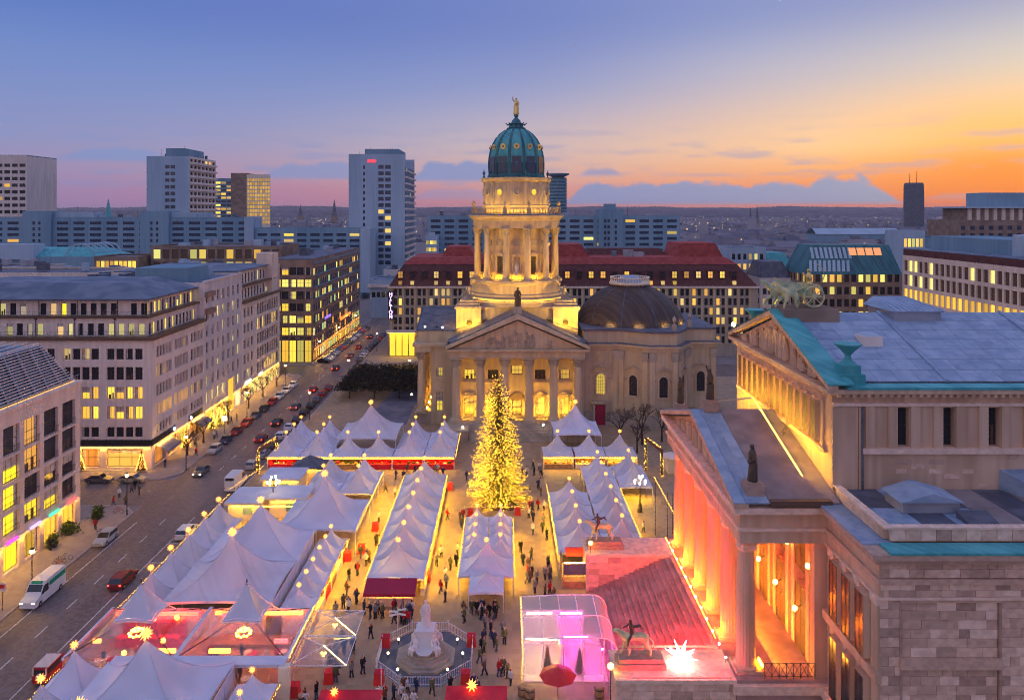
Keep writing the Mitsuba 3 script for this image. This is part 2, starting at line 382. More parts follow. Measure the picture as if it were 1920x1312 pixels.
def facade(holder, o, u, length, height, wins, bsdf, depth=0.35, frame='frame_dark', pane='pane_dark', name='wall', style=(1, 0, .06), simple=False, back=True, kname='window', reveal=None):
    """Wall from o along u with real openings; wins: (u0, u1, v0, v1, radiance or None[, style]). Outward is to the right hand of -u x z."""
    o = np.asarray(o, float); u = np.asarray(u, float); u = u / np.linalg.norm(u)
    n = np.array([u[1], -u[0]])
    us = sorted({0.0, float(length), *[round(x, 4) for w in wins for x in w[:2]]})
    vs = sorted({0.0, float(height), *[round(x, 4) for w in wins for x in w[2:4]]})
    ui = {x: i for i, x in enumerate(us)}; vi = {x: i for i, x in enumerate(vs)}
    solid = np.ones((len(us) - 1, len(vs) - 1), bool)
    for w in wins: solid[ui[round(w[0], 4)]:ui[round(w[1], 4)], vi[round(w[2], 4)]:vi[round(w[3], 4)]] = False
    P = lambda a, b, d=0.0: (o[0] + u[0] * a - n[0] * d, o[1] + u[1] * a - n[1] * d, o[2] + b)
    m = MB()
    for j in range(len(vs) - 1):
        i = 0
        while i < len(us) - 1:
            if not solid[i, j]: i += 1; continue
            k = i
            while k < len(us) - 1 and solid[k, j]: k += 1
            m.quad(P(us[i], vs[j]), P(us[k], vs[j]), P(us[k], vs[j + 1]), P(us[i], vs[j + 1]))
            i = k
    for w in wins:
        a, b, c, e = w[:4]
        d = depth
        m.quad(P(a, c), P(a, c, d), P(a, e, d), P(a, e)).quad(P(b, c, d), P(b, c), P(b, e), P(b, e, d))
        m.quad(P(a, c), P(b, c), P(b, c, d), P(a, c, d)).quad(P(a, e, d), P(b, e, d), P(b, e), P(a, e))
    key = part(name, holder, m, bsdf)
    for w in wins:
        st = w[5] if len(w) > 5 else style
        a, b, c, e, lit = w[:5]
        fr, pn = window_mesh(b - a, e - c, st)
        to = frame_of(P(a, c, depth - 0.08), u)
        wk = num(kname, holder)
        pk = wk if simple else wk + '__pane'
        if not simple: put(wk + '__frame', fr, frame, to=to)
        put(pk, pn, 'pane_lit' if lit is not None else pane, emit=lit, to=to)
        if not simple and RNG.random() < (.62 if lit is not None else .4):
            v = RNG.randrange(4)
            put(wk + '__curtain', curtain_mesh(b - a, e - c, v), 'wood_dark' if v == 3 else 'curtain', to=to)
    return key


def grid(cols, rows, lit=0.2, rng=RNG, power=1.0, style=None, palette=LIT):
    """Windows for every column (u0, u1) and row (v0, v1), some of them lit."""
    out = []
    for v0, v1 in rows:
        for u0, u1 in cols:
            c = None
            if rng.random() < lit:
                q = rng.choice(palette); s = power * rng.uniform(.45, 1.15); c = (q[0] * s, q[1] * s, q[2] * s)
            out.append((u0, u1, v0, v1, c) + ((style,) if style else ()))
    return out


def evenly(a, b, n, w):
    """n openings of width w spread over a..b."""
    g = (b - a) / n
    return [(a + g * (i + .5) - w / 2, a + g * (i + .5) + w / 2) for i in range(n)]


def box_house(name, label, cat, x0, x1, y0, y1, z1, wall, roof, front=None, side=None, which='right', lit=0.15, group=None, parapet=0.5, pane='pane_dark', z0=0.0, pw=1.0, top=True, depth=.25, simple=True):
    """A block building with windows on the face towards -y and on its left or right side. front/side: (number across, width, list of (v0, v1))."""
    k = thing(name, label, cat, group)
    L, W = x1 - x0, y1 - y0
    if front: facade(k, (x0, y0, z0), (1, 0), L, z1 - z0, grid(evenly(0.6, L - 0.6, front[0], front[1]), front[2], lit, power=pw), wall, depth, pane=pane, simple=simple)
    else: part('wall', k, MB().quad((x0, y0, z0), (x1, y0, z0), (x1, y0, z1), (x0, y0, z1)), wall)
    for s in ('left', 'right'):
        if side and s in which:
            if s == 'right': facade(k, (x1, y0, z0), (0, 1), W, z1 - z0, grid(evenly(.6, W - .6, side[0], side[1]), side[2], lit, power=pw), wall, depth, pane=pane, simple=simple)
            else: facade(k, (x0, y1, z0), (0, -1), W, z1 - z0, grid(evenly(.6, W - .6, side[0], side[1]), side[2], lit, power=pw), wall, depth, pane=pane, simple=simple)
        else:
            x = x1 if s == 'right' else x0
            part('wall', k, MB().quad((x, y0, z0), (x, y1, z0), (x, y1, z1), (x, y0, z1)), wall)
    part('wall', k, MB().quad((x0, y1, z0), (x1, y1, z0), (x1, y1, z1), (x0, y1, z1)), wall)
    if top:
        t = .35
        part('roof', k, MB().box(x0 + t, x1 - t, y0 + t, y1 - t, z1 - parapet, z1 - parapet + .2), roof)
        part('parapet', k, MB().box(x0 - .06, x1 + .06, y0 - .06, y0 + t, z1, z1 + .3).box(x0 - .06, x1 + .06, y1 - t, y1 + .06, z1, z1 + .3).box(x0 - .06, x0 + t, y0 + t, y1 - t, z1, z1 + .3).box(x1 - t, x1 + .06, y0 + t, y1 - t, z1, z1 + .3), wall)
    return k


def rows(z0, step, n, h): return [(z0 + i * step, z0 + i * step + h) for i in range(n)]


def roof_plant(holder, x0, x1, y0, y1, z, n, rng=RNG, h=(1.0, 2.4)):
    """Air handling boxes and ducts on a flat roof, each a part."""
    for _ in range(n):
        w, d, t = rng.uniform(1.2, 3.6), rng.uniform(1.2, 3), rng.uniform(*h)
        x, y = rng.uniform(x0, x1 - w), rng.uniform(y0, y1 - d)
        m = MB().box(x, x + w, y, y + d, z, z + t).box(x - .08, x + w + .08, y - .08, y + d + .08, z + t, z + t + .12)
        part('roof_unit', holder, m, rng.choice(['zinc', 'roof_grey', 'panel_pale', 'slate']))

# ---------------------------------------------------------------- setting: ground, road, pavements, hills
structure('ground', MB().quad((-9000, -300, -.02), (9000, -300, -.02), (9000, 14000, -.02), (-9000, 14000, -.02)), 'city_ground', 'dark city ground reaching to the horizon between the buildings')
road = MB()
road.quad((-60.3, 20, 0.004), (-46.5, 20, 0.004), (-46.5, 700, 0.004), (-60.3, 700, 0.004))
road.quad((-180, 124.6, 0.004), (-60.3, 124.6, 0.004), (-60.3, 136.6, 0.004), (-180, 136.6, 0.004))
road.quad((-180, 226, 0.004), (-60.3, 226, 0.004), (-60.3, 238, 0.004), (-180, 238, 0.004))
road.quad((-46.5, 222, 0.004), (140, 222, 0.004), (140, 240, 0.004), (-46.5, 240, 0.004))
structure('road', road, 'asphalt', 'wet looking grey asphalt street left of the market with a side street')


def kerbed(name, poly, label, z=0.13, mat_='pavement', k=0.22):
    m = MB().prism(poly, -0.02, z)
    structure(name, m, mat_, label)
    from shapely.geometry import Polygon
    ring = Polygon(poly).difference(Polygon(poly).buffer(-k, join_style=2))
    r = trimesh.creation.extrude_polygon(ring, 0.012, engine='earcut')
    put(name + '__kerb', MB().add(np.array(r.vertices) + [0, 0, z + .001], r.faces), 'kerb_stone')


kerbed('pavement', [(-67.6, 20), (-60.3, 20), (-60.3, 121.5), (-63.0, 124.6), (-180, 124.6), (-180, 117.6), (-67.6, 117.6)], 'pale stone pavement in front of the shops at the near left corner')
kerbed('pavement_001', [(-180, 136.6), (-63, 136.6), (-60.3, 139.6), (-60.3, 223), (-63, 226), (-180, 226), (-180, 141), (-67.6, 141)], 'pavement with parked cars along the white office blocks')
kerbed('pavement_002', [(-180, 238), (-63, 238), (-60.3, 241), (-60.3, 700), (-68, 700), (-180, 700)], 'far pavement beyond the second side street')
kerbed('plaza', [(-46.5, 20), (150, 20), (150, 222), (-46.5, 222)], 'wide paved square in warm stone slabs under the market', 0.10, 'plaza_stone')
kerbed('pavement_003', [(-46.5, 240), (140, 240), (140, 330), (-46.5, 330)], 'pavement in front of the red roofed hotel', 0.12)
for i in range(46):
    y = 55 + i * 6.2
    if 122 < y < 138 or 224 < y < 240: continue
    put(num('lane_mark'), MB().quad((-54.1, y, .010), (-53.96, y, .010), (-53.96, y + 2.4, .010), (-54.1, y + 2.4, .010)), 'road_paint')
for i, (x0, x1, y0, y1) in enumerate([(-49.75, -49.62, 60, 120), (-58.1, -57.98, 60, 118), (-49.62, -46.6, 104.3, 104.45), (-49.62, -46.6, 110.3, 110.45), (-62.5, -62.1, 131, 131.2)]):
    put(num('parking_line'), MB().quad((x0, y0, .010), (x1, y0, .010), (x1, y1, .010), (x0, y1, .010)), 'road_paint')
for k in [k for k in scene if k.startswith(('lane_mark', 'parking_line'))]:
    tag(k, 'white dash painted along the middle of the street' if k.startswith('lane') else 'thin white parking line painted on the asphalt', kind='structure')
structure('lawn', MB().quad((-33, 172, .108), (-22.5, 172, .108), (-22.5, 207, .108), (-30, 207, .108)), 'lawn', 'pale bluish lawn left of the cathedral')
h = MB()
for k, (yy, zz, sd) in enumerate([(7200, 62, 1), (9500, 110, 2)]):
    xs = np.linspace(-8800, 8800, 240)
    tp = 49 + (zz - 49) * (0.5 + 0.9 * meshkit.fbm(np.stack([xs / 900, xs * 0 + sd, xs * 0], -1), 5, sd)) + 7 * meshkit.noise(np.stack([xs / 45, xs * 0, xs * 0], -1), sd)
    v = np.vstack([np.stack([xs, xs * 0 + yy - 900, xs * 0 - 5], 1), np.stack([xs, xs * 0 + yy, tp], 1), np.stack([xs, xs * 0 + yy + 900, xs * 0 - 5], 1)])
    i = np.arange(239); h.add(v, np.vstack([np.stack([i, i + 1, i + 241, i + 240], 1), np.stack([i + 240, i + 241, i + 481, i + 480], 1)]))
structure('hills', h, 'wood_hill', 'low wooded ridge along the horizon')

# ---------------------------------------------------------------- left street front
# near building with the glass louvre roof
k = thing('corner_office', 'pale office block at the left edge with tall windows and louvred glass roof', 'building')
bays = [(86.2 + 4.45 * i, 89.6 + 4.45 * i) for i in range(7)]
rws = [(16.2, 20.0), (12.4, 15.9), (8.8, 12.0), (5.4, 8.3), (0.5, 4.0)]
wins = []
r_ = random.Random(3)
LITY = (1.5, 1.05, .02)
for bi, (a, b) in enumerate(bays):
    for ri, (c, e) in enumerate(rws):
        lit = None
        if bi == 3: lit = LITY if ri else None
        elif bi < 3: lit = LITY if r_.random() < .5 else None
        elif ri == 4: lit = (1.3, .62, .05) if bi != 4 else (.5, .28, .02)
        elif ri == 3 and bi < 6: lit = (1.1, .72, .03)
        elif (bi, ri) in ((4, 0), (4, 1)): lit = (.7, .32, .05)
        wins.append((a - 85, b - 85, c, e, lit, (2, 1 if ri < 4 else 0, .09)))
facade(k, (-66.8, 85, 0), (0, 1), 32.7, 22.1, wins, 'render_cream', 0.5)
part('wall', k, MB().quad((-66.8, 117.7, 0), (-100, 117.7, 0), (-100, 117.7, 22.1), (-66.8, 117.7, 22.1)), 'render_cream'); part('wall', k, MB().quad((-66.8, 85, 0), (-100, 85, 0), (-100, 85, 22.1), (-66.8, 85, 22.1)), 'render_cream')
part('cornice', k, MB().box(-100, -66.4, 85, 118.1, 22.1, 22.5), 'render_cream')
for c in (4.55, 8.45, 12.1, 16.0):
    part('ledge', k, MB().box(-66.8, -66.62, 85.2, 117.5, c - .12, c + .12), 'render_cream')
for a, b in bays:
    for c in (16.2, 12.4, 8.8, 5.4):
        m = MB().box(-66.72, -66.66, a, b, c + .95, c + 1.0)
        for q in np.linspace(a + .1, b - .1, 9): m.tube((-66.69, q, c), (-66.69, q, c + .97), .018, s=4, cap=False)
        part('railing', k, m, 'dark_metal')
part('roof', k, MB().add([(-67.6, 86, 22.5), (-67.6, 117.2, 22.5), (-70.6, 113.4, 28.6), (-70.6, 86, 28.6), (-100, 113.4, 29.6), (-100, 86, 29.6), (-100, 117.2, 22.5)], [[0, 1, 2, 3], [3, 2, 4, 5], [1, 6, 4, 2]]), 'pane_blue')
for i in range(17):
    t = i / 16
    x, z, y1 = -67.35 - 3.1 * t, 22.9 + 6.0 * t, 117.3 - 3.9 * t
    part('roof_louvre', k, MB().obox((x, 86, z), (0, 1), (1, 0), 0, y1 - 86, -.055, .055, -.05, .05), 'render_white')
for i in range(14):
    t = i / 13
    part('roof_louvre', k, MB().box(-71.0 - 22 * t, -70.7 - 22 * t, 86, 113.6, 29.0 + .8 * t, 29.1 + .8 * t), 'render_white')
for j in range(11):
    y = 87 + j * 2.95
    part('roof_rafter', k, MB().hexa([(-67.5, y, 22.5), (-67.3, y, 22.5), (-67.3, y + .14, 22.5), (-67.5, y + .14, 22.5)], [(-70.6, min(y, 113.2), 28.9), (-70.4, min(y, 113.2), 28.9), (-70.4, min(y + .14, 113.3), 28.9), (-70.6, min(y + .14, 113.3), 28.9)]), 'lead_panel_dark')
m = MB()
for j in range(16): m.tube((-66.75, 86 + j * 2.05, 22.5), (-66.75, 86 + j * 2.05, 23.5), .03, s=4)
m.tube((-66.75, 86, 23.5), (-66.75, 117.4, 23.5), .03, s=4)
part('roof_railing', k, m, 'steel')
part('gutter_light', k, MB().box(-67.5, -67.3, 86, 117, 22.52, 22.62), 'lamp_glass', emit=(.8, .42, .04), w=0.2)
for (y, col) in ((99.9, (1.6, .1, 1.2)), (104.9, (.8, .6, 1.6)), (109.3, (.1, 1.2, .6)), (113.9, (1.8, .15, .15))):
    part('shop_sign', k, MB().box(-66.62, -66.4, y, y + 2.3, 4.35, 4.75), 'pane_lit', emit=np.array(col) * 1.1, w=0.4)

# white corner office block
k = thing('white_office', 'white corner office block with two set back top floors above a corner cafe', 'building')
fl = [(20.9, 23.0), (17.05, 19.5), (13.4, 15.7), (9.6, 12.0), (6.2, 8.1)]
fw = []
for gx in (-108.8, -100.5, -92.3, -83.9, -75.6):
    for j in range(4):
        for ri, (a, b) in enumerate(fl):
            u0 = gx + 110 + j * 1.78
            lit = None
            if ri in (2, 3) and gx > -86: lit = tuple(np.array([(1.35, .80, .08), (1.2, .62, .07), (1.3, .9, .1), (1.05, .52, .07)][(j + ri) % 4]) * r_.uniform(.8, 1.1))
            elif r_.random() < .12: lit = (.5, .36, .14)
            fw.append((u0, u0 + 1.5, a, b, lit, (1, 0, .06)))
for gx, w, lit in ((-83.9, 3.0, (.55, .14, .02)), (-80.4, 3.6, (.75, .22, .03)), (-75.6, 7.0, (.95, .48, .07))):
    fw.append((gx + 110, gx + 110 + w, .45, 4.0, lit, (2, 1, .1)))
facade(k, (-110, 142, 0), (1, 0), 43, 24.6, fw, 'render_white', .45)
sw = []
for y0, y1, n in ((143.9, 150.7, 5), (151.8, 158.4, 5), (159.7, 166.3, 4)):
    for a, b in evenly(y0 - 142, y1 - 142, n, (y1 - y0) / n * .8):
        for ri, (c, e) in enumerate(fl):
            lit = None
            if ri == 3 and y0 < 155: lit = (1.25, .66, .06)
            elif r_.random() < .14: lit = tuple(np.array((.8, .5, .1)) * r_.uniform(.4, 1))
            sw.append((a, b, c, e, lit, (0, 0, .05)))
for a, b, lit in ((1.2, 6.0, (.7, .22, .03)), (6.8, 11.2, (1.0, .40, .04)), (12.2, 16.4, (1.1, .7, .08)), (17.4, 24, (.8, .26, .03))): sw.append((a, b, .4, 3.9, lit, (2, 1, .1)))
facade(k, (-67, 142, 0), (0, 1), 25, 24.6, sw, 'render_white', .45)
part('balcony_edge', k, MB().box(-110, -66.4, 141.4, 167, 24.6, 25.15), 'wood_dark')
part('sign_band', k, MB().box(-84.5, -66.9, 141.86, 141.99, 4.55, 5.7).box(-66.99, -66.86, 142, 152, 4.55, 5.7).box(-66.99, -66.86, 158.6, 165.6, 4.55, 5.7), 'black')
for c in ((-83.6, 141.8, 5.1), (-66.8, 151.2, 5.15), (-66.8, 159.3, 5.15)):
    part('sign_disc', k, MB().balls([c], .42, 1), 'pane_lit', emit=(1.4, 1.5, 2.6))
for sb, z0, z1, seed in ((1.6, 25.15, 28.6, 5), (2.6, 28.9, 32.2, 6)):
    q = random.Random(seed); ws = []
    for i in range(21):
        if q.random() < .16: continue
        a = .7 + i * 1.95
        lit = None
        if q.random() < .42: lit = tuple(np.array(q.choice([(1.5, 1.1, .03), (.8, .5, .2), (.7, .62, .25), (.5, .4, .3), (.55, .5, .2)])) * q.uniform(.5, 1.0))
        ws.append((a, a + 1.15, .1, 2.4, lit, (0, 0, .05)))
    facade(k, (-110, 142 + sb, z0), (1, 0), 43 - sb, z1 - z0, ws, 'render_white', .2)
    ws = []
    for i in range(13):
        lit = tuple(np.array((1.3, 1.0, .15)) * q.uniform(.4, 1.1)) if q.random() < .45 else None
        ws.append((.6 + i * 1.7, 1.55 + i * 1.7, .1, 2.35, lit, (0, 0, .05)))
    facade(k, (-67 - sb, 142 + sb, z0), (0, 1), 25 - sb, z1 - z0, ws, 'render_white', .2)
    m = MB()
    xs = np.arange(-109, -66, 1.5)
    for x in xs: m.tube((x, 141.6, z0), (x, 141.6, z0 + 1), .02, s=4, cap=False)
    for zz in (.5, 1.0): m.path([(-109, 141.6 + sb * .3, z0 + zz), (-66.6, 141.6 + sb * .3, z0 + zz), (-66.6, 167, z0 + zz)], .022, 4)
    part('railing', k, m, 'dark_metal')
    for x in (-97.5, -90, -82.5, -74.8): part('drain_pipe', k, MB().tube((x, 142 + sb - .12, z0), (x, 142 + sb - .12, z1 + .2), .07, s=6).tube((x, 142 + sb - .12, z1 - .3), (x, 142 + sb - .12, z1 + .1), .2, .3, s=6), 'dark_metal')
part('balcony_edge', k, MB().box(-110, -68.0, 143.0, 167, 28.6, 28.95), 'wood_dark')
part('roof', k, MB().add([(-110, 143.6, 32.2), (-68.6, 143.6, 32.2), (-68.6, 167, 32.2), (-77, 152, 34.6), (-77, 167, 34.6), (-110, 152, 34.6), (-110, 167, 34.6)], [[0, 1, 3, 5], [1, 2, 4, 3], [5, 3, 4, 6]]), 'roof_grey')
part('eaves', k, MB().box(-110, -68.3, 143.2, 143.7, 31.95, 32.25).box(-68.9, -68.3, 143.7, 167, 31.95, 32.25), 'slate')
for (y0, y1) in ((143.4, 149.5), (159.5, 165.5)):
    part('awning', k, MB().add([(-66.95, y0, 4.3), (-66.95, y1, 4.3), (-64.6, y1, 3.1), (-64.6, y0, 3.1), (-64.6, y1, 2.75), (-64.6, y0, 2.75)], [[0, 1, 2, 3], [3, 2, 4, 5]]), 'awning_blue')

# grey rendered block with small square windows
k = thing('grey_block', 'light grey rendered block with rows of small paired windows and a tall lit portal', 'building')
ws = []
for i in range(7):
    a = .9 + i * 3.25
    for ri in range(7):
        lit = None
        q = r_.random()
        if ri == 0: lit = (1.0, .85, .25)
        elif q < .22: lit = tuple(np.array((.75, .62, .2)) * r_.uniform(.5, 1.1))
        if i in (4, 5) and ri == 0: continue
        ws.append((a, a + 1.35, 5.9 + ri * 3.75, 8.3 + ri * 3.75, lit, (1, 1, .05)))
ws.append((14.2, 18.6, .3, 8.2, (1.1, .52, .03), (0, 0, .08)))
for a, b in ((.6, 5.4), (6.2, 11.6)): ws.append((a, b, .4, 3.9, (1.2, .5, .05), (2, 0, .08)))
ws.append((19.4, 22.9, .4, 4.3, (1.2, 1.1, .5), (2, 0, .08)))
facade(k, (-67, 167, 0), (0, 1), 24, 33.2, ws, 'render_grey', .35, 'frame_white')
part('wall', k, MB().quad((-100, 167, 24), (-67, 167, 24), (-67, 167, 33.2), (-100, 167, 33.2)), 'render_grey'); part('wall', k, MB().quad((-100, 191, 24), (-67, 191, 24), (-67, 191, 33.2), (-100, 191, 33.2)), 'render_grey')
part('roof', k, MB().box(-100, -67.3, 167.3, 190.8, 32.7, 32.9), 'roof_grey')
part('eaves', k, MB().box(-67.5, -66.7, 167, 191, 33.2, 33.5), 'render_grey')
part('loggia', k, MB().box(-67.0, -66.2, 167.1, 171.6, 26.0, 27.2).box(-67.0, -66.2, 167.1, 171.6, 29.9, 31.0), 'brown_stone')
part('penthouse', k, MB().box(-84, -72, 170, 182, 32.9, 36.2), 'panel_blue')
part('penthouse', k, MB().box(-82, -74, 183, 190, 32.9, 35.2), 'panel_pale')
roof_plant(k, -98, -86, 169, 189, 32.9, 6)
# strip window block
k = thing('strip_window_block', 'pinkish block with wide strips of narrow dark windows at the second corner', 'building')
ws = []
for ri in range(5):
    for a, b in evenly(11.5, 30.5, 9, 1.75):
        ws.append((a, b, 5.0 + ri * 4.0, 8.1 + ri * 4.0, (.8, .55, .1) if (ri in (0, 3) and r_.random() < .25) else None, (0, 0, .06)))
    for a in (1.2, 4.0, 6.8):
        ws.append((a, a + 1.6, 5.6 + ri * 4.0, 8.0 + ri * 4.0, (.8, .7, .3) if r_.random() < .2 else None, (1, 0, .05)))
for a, b in evenly(1, 31, 6, 4.2): ws.append((a, b, .4, 3.9, (.9, .8, .22), (2, 0, .08)))
facade(k, (-67, 191, 0), (0, 1), 32, 25.4, ws, 'render_white', .4)
part('balcony_edge', k, MB().box(-67.2, -66.3, 191, 223.3, 25.4, 25.9), 'wood_dark')
part('balcony_edge', k, MB().box(-68.6, -67.4, 191, 223.3, 29.4, 29.8), 'wood_dark')
for sb, z0 in ((1.6, 25.9), (2.4, 29.8)):
    facade(k, (-67 - sb, 191, z0), (0, 1), 31.4, 3.7, [(a, b, .2, 2.8, (.7, .6, .2) if r_.random() < .2 else None, (0, 0, .05)) for a, b in evenly(1, 30.6, 12, 1.1)], 'render_white', .2)
part('wall', k, MB().quad((-67, 223, 0), (-100, 223, 0), (-100, 223, 33.5), (-67, 223, 33.5)), 'render_white'); part('wall', k, MB().quad((-100, 191, 25), (-68.6, 191, 25), (-68.6, 191, 33.5), (-100, 191, 33.5)), 'render_white')
part('roof', k, MB().box(-100, -68.4, 191.3, 223, 33.5, 33.8), 'roof_grey')
part('stair_head', k, MB().box(-72, -67.4, 217, 223, 25.4, 37), 'render_cream')
part('shop_sign', k, MB().box(-66.98, -66.8, 193, 197.5, 4.3, 5.0), 'pane_lit', emit=(1.8, 1.8, 1.6), w=.3)
part('shop_sign', k, MB().box(-66.98, -66.8, 204, 206.5, 4.3, 4.9), 'pane_lit', emit=(1.8, 1.8, 1.6), w=.2)
# glass office
k = thing('glass_office', 'glazed office block with lit floors and dark bands beyond the second side street', 'building')
ws = []
for ri in range(8):
    for a, b in evenly(.3, 12.7, 5, 2.2):
        lit = None
        if ri in (0, 1, 2, 3, 6) or r_.random() < .3: lit = tuple(np.array(r_.choice([(1.3, .85, .08), (1.15, .62, .06), (1.2, 1.0, .2)])) * r_.uniform(.4, 1.05))
        ws.append((a, b, .3 if ri == 0 else 3.9 * ri + 1.2, 7.4 if ri == 0 else 3.9 * ri + 3.7, lit, (1, 1, .07)) if ri != 1 else (a, b, 7.9, 8.4, None, (0, 0, .05)))
facade(k, (-75, 242, 0), (1, 0), 13, 33.6, ws, 'brown_stone', .25)
ws = []
for ri in range(8):
    for a, b in evenly(.5, 78.5, 26, 2.3):
        lit = tuple(np.array(r_.choice([(1.2, .9, .15), (1.2, .55, .06), (1.0, .9, .4), (.5, .8, .3)])) * r_.uniform(.4, 1.1)) if r_.random() < (.9 if ri in (0,) else .3) else None
        ws.append((a, b, 3.9 * ri + .9, 3.9 * ri + 3.3, lit))
facade(k, (-62, 242, 0), (0, 1), 79, 33.6, ws, 'brown_stone', .25, simple=True, pane='pane_blue')
part('wall', k, MB().quad((-75, 242, 0), (-75, 321, 0), (-75, 321, 33.6), (-75, 242, 33.6)), 'brown_stone')
part('roof', k, MB().box(-75, -62, 242, 321, 33.4, 33.8), 'slate')
for z in (20.4, 24.3, 28.2, 32.1): part('glass_band', k, MB().box(-62.0, -61.7, 243, 320, z, z + .35), 'panel_blue')
roof_plant(k, -74, -64, 250, 315, 33.8, 7)
part('shop_sign', k, MB().box(-61.9, -61.6, 282, 300, 8.0, 9.0), 'pane_lit', emit=(1.8, .35, .05), w=.3)
part('shop_sign', k, MB().box(-61.9, -61.6, 258, 266, 12.0, 12.7), 'pane_lit', emit=(.4, .2, 1.6), w=.2)
k = box_house('canopy_building', 'low pale building with a flat overhanging roof closing the street', 'building', -62, -49.5, 345, 365, 17.5, 'panel_pale', 'roof_grey', (5, 1.6, [(9.5, 12)]), None, lit=.2)
part('overhang', k, MB().box(-63, -48.5, 343.5, 366, 14.2, 15.4), 'render_white')

# ---------------------------------------------------------------- cathedral with the domed tower
CX, CY = 3.05, 187.0


def column_mesh(h, r, s=14):
    m = MB()
    m.box(-r * 1.45, r * 1.45, -r * 1.45, r * 1.45, 0, .22 * r * 2)
    b = .44 * r
    m.lathe([(r * 1.38, b), (r * 1.42, b + .12 * r), (r * 1.3, b + .3 * r), (r * 1.12, b + .42 * r), (r, b + .6 * r), (r * .97, h * .35), (r * .82, h - 2.2 * r)], s=s)
    return m


def capital_mesh(h, r):
    m = MB()
    z = h - 2.2 * r
    m.lathe([(r * .86, z), (r * .92, z + .1 * r), (r * .84, z + .2 * r), (r * 1.05, z + .8 * r), (r * .95, z + .85 * r), (r * 1.2, z + 1.45 * r), (r * 1.08, z + 1.5 * r), (r * 1.42, z + 1.95 * r)], s=12)
    for a in range(8):
        c, s_ = math.cos(a * PI / 4 + PI / 8), math.sin(a * PI / 4 + PI / 8)
        for k0, k1, rr in ((.25, .95, 1.22), (.9, 1.6, 1.38)):
            m.tube((c * r * .9, s_ * r * .9, z + k0 * r), (c * r * rr, s_ * r * rr, z + k1 * r), .16 * r, .1 * r, s=4)
    m.box(-r * 1.42, r * 1.42, -r * 1.42, r * 1.42, h - .26 * r, h)
    return m


_col = {}


def column(holder, x, y, z, h, r, bsdf='limestone', cap='limestone_grey', name='column', rz=0):
    q = (round(h, 2), round(r, 2))
    if q not in _col: _col[q] = mikit.ply(column_mesh(*q).out(), smooth=40), mikit.ply(capital_mesh(*q).out())
    k = num(name, holder)
    put(k, _col[q][0], bsdf, to=place(x, y, z, rz))
    put(k + '__capital', _col[q][1], cap, to=place(x, y, z, rz))


def figure(h, arm=0, lean=0.0, base=True):
    """A draped standing statue of height h, one smooth body."""
    s = h / 1.9
    J = [((0, 0, .05), .26), ((.04, 0, .5), .22), ((-.02, .02, .95), .19), ((0, 0, 1.22), .21), ((0, 0, 1.42), .17), ((0, 0, 1.55), .075), ((0, -.02, 1.72), .115)]
    bones = [(0, 1), (1, 2), (2, 3), (3, 4), (4, 5), (5, 6)]
    P = [j for j in J]
    def limb(a, b, c, r):
        i = len(P); P.extend([(a, r), (b, r * .85), (c, r * .65)]); bones.extend([(i, i + 1), (i + 1, i + 2)])
    limb((.2, 0, 1.42), (.3, -.05, 1.12), (.18, -.22, .95) if arm < 2 else (.3, -.2, 1.35), .075)
    if arm == 0: limb((-.2, 0, 1.42), (-.3, 0, 1.12), (-.26, -.12, .85), .075)
    elif arm == 1: limb((-.2, 0, 1.42), (-.36, -.05, 1.6), (-.38, -.12, 1.9), .07)
    else: limb((-.2, 0, 1.42), (-.38, -.1, 1.25), (-.5, -.2, 1.5), .07)
    i = len(P); P.extend([((.22, .05, .1), .12), ((.2, .08, .9), .1), ((-.2, .1, .08), .12), ((-.18, .1, .9), .1)]); bones.extend([(i, i + 1), (i + 2, i + 3), (i, i + 2)])
    return bones_mesh([(tuple(x * s for x in p), r * s) for p, r in P], bones, .07 * s)


def bones_mesh(P, bones, step, smooth=8):
    """One continuous skin over bones: hulls of the spheres at the joints, joined, refined and smoothed."""
    parts = []
    for a, b in bones:
        s = [m3.Manifold.sphere(P[i][1], 14).translate(P[i][0]) for i in (a, b)]
        parts.append(m3.Manifold.batch_hull(s))
    m = m3.Manifold.batch_boolean(parts, m3.OpType.Add).refine_to_length(step)
    q = m.to_mesh()
    t = trimesh.Trimesh(q.vert_properties[:, :3], q.tri_verts, process=True)
    trimesh.smoothing.filter_taubin(t, iterations=smooth)
    return t


_fig = {}


def statue(key, x, y, z, h, bsdf, rz=0, arm=0, plinth=None, pb=None):
    q = (round(h, 1), arm)
    if q not in _fig: _fig[q] = mikit.ply(figure(*q), smooth=True)
    put(key if plinth is None else key + '__figure', _fig[q], bsdf, to=place(x, y, z, rz))
    if plinth:
        w, hh = plinth
        put(key + '__plinth', MB().box(x - w, x + w, y - w, y + w, z - hh, z - .25).box(x - w * .8, x + w * .8, y - w * .8, y + w * .8, z - .25, z), pb or bsdf)


D = thing('cathedral', 'floodlit baroque cathedral with columned porch and tall domed tower', 'cathedral')
zp, zc = 2.6, 18.6
# podium and steps
part('podium', D, MB().box(-12.5, 18.6, 163.6, 176, .1, zp).box(-20.5, -12.4, 173, 200, .1, zp), 'limestone_grey')
for i in range(12): part('step', D, MB().box(-7.5, 13.5, 158.4 + i * .43, 163.6, .1 + i * .208, .1 + (i + 1) * .208), 'limestone_grey')
for x0, x1 in ((-12.5, -7.6), (13.6, 18.6)): part('cheek_block', D, MB().box(x0, x1, 158.4, 163.6, .1, 2.2).box(x0 - .1, x1 + .1, 158.3, 163.6, 2.2, 2.5), 'limestone_grey')
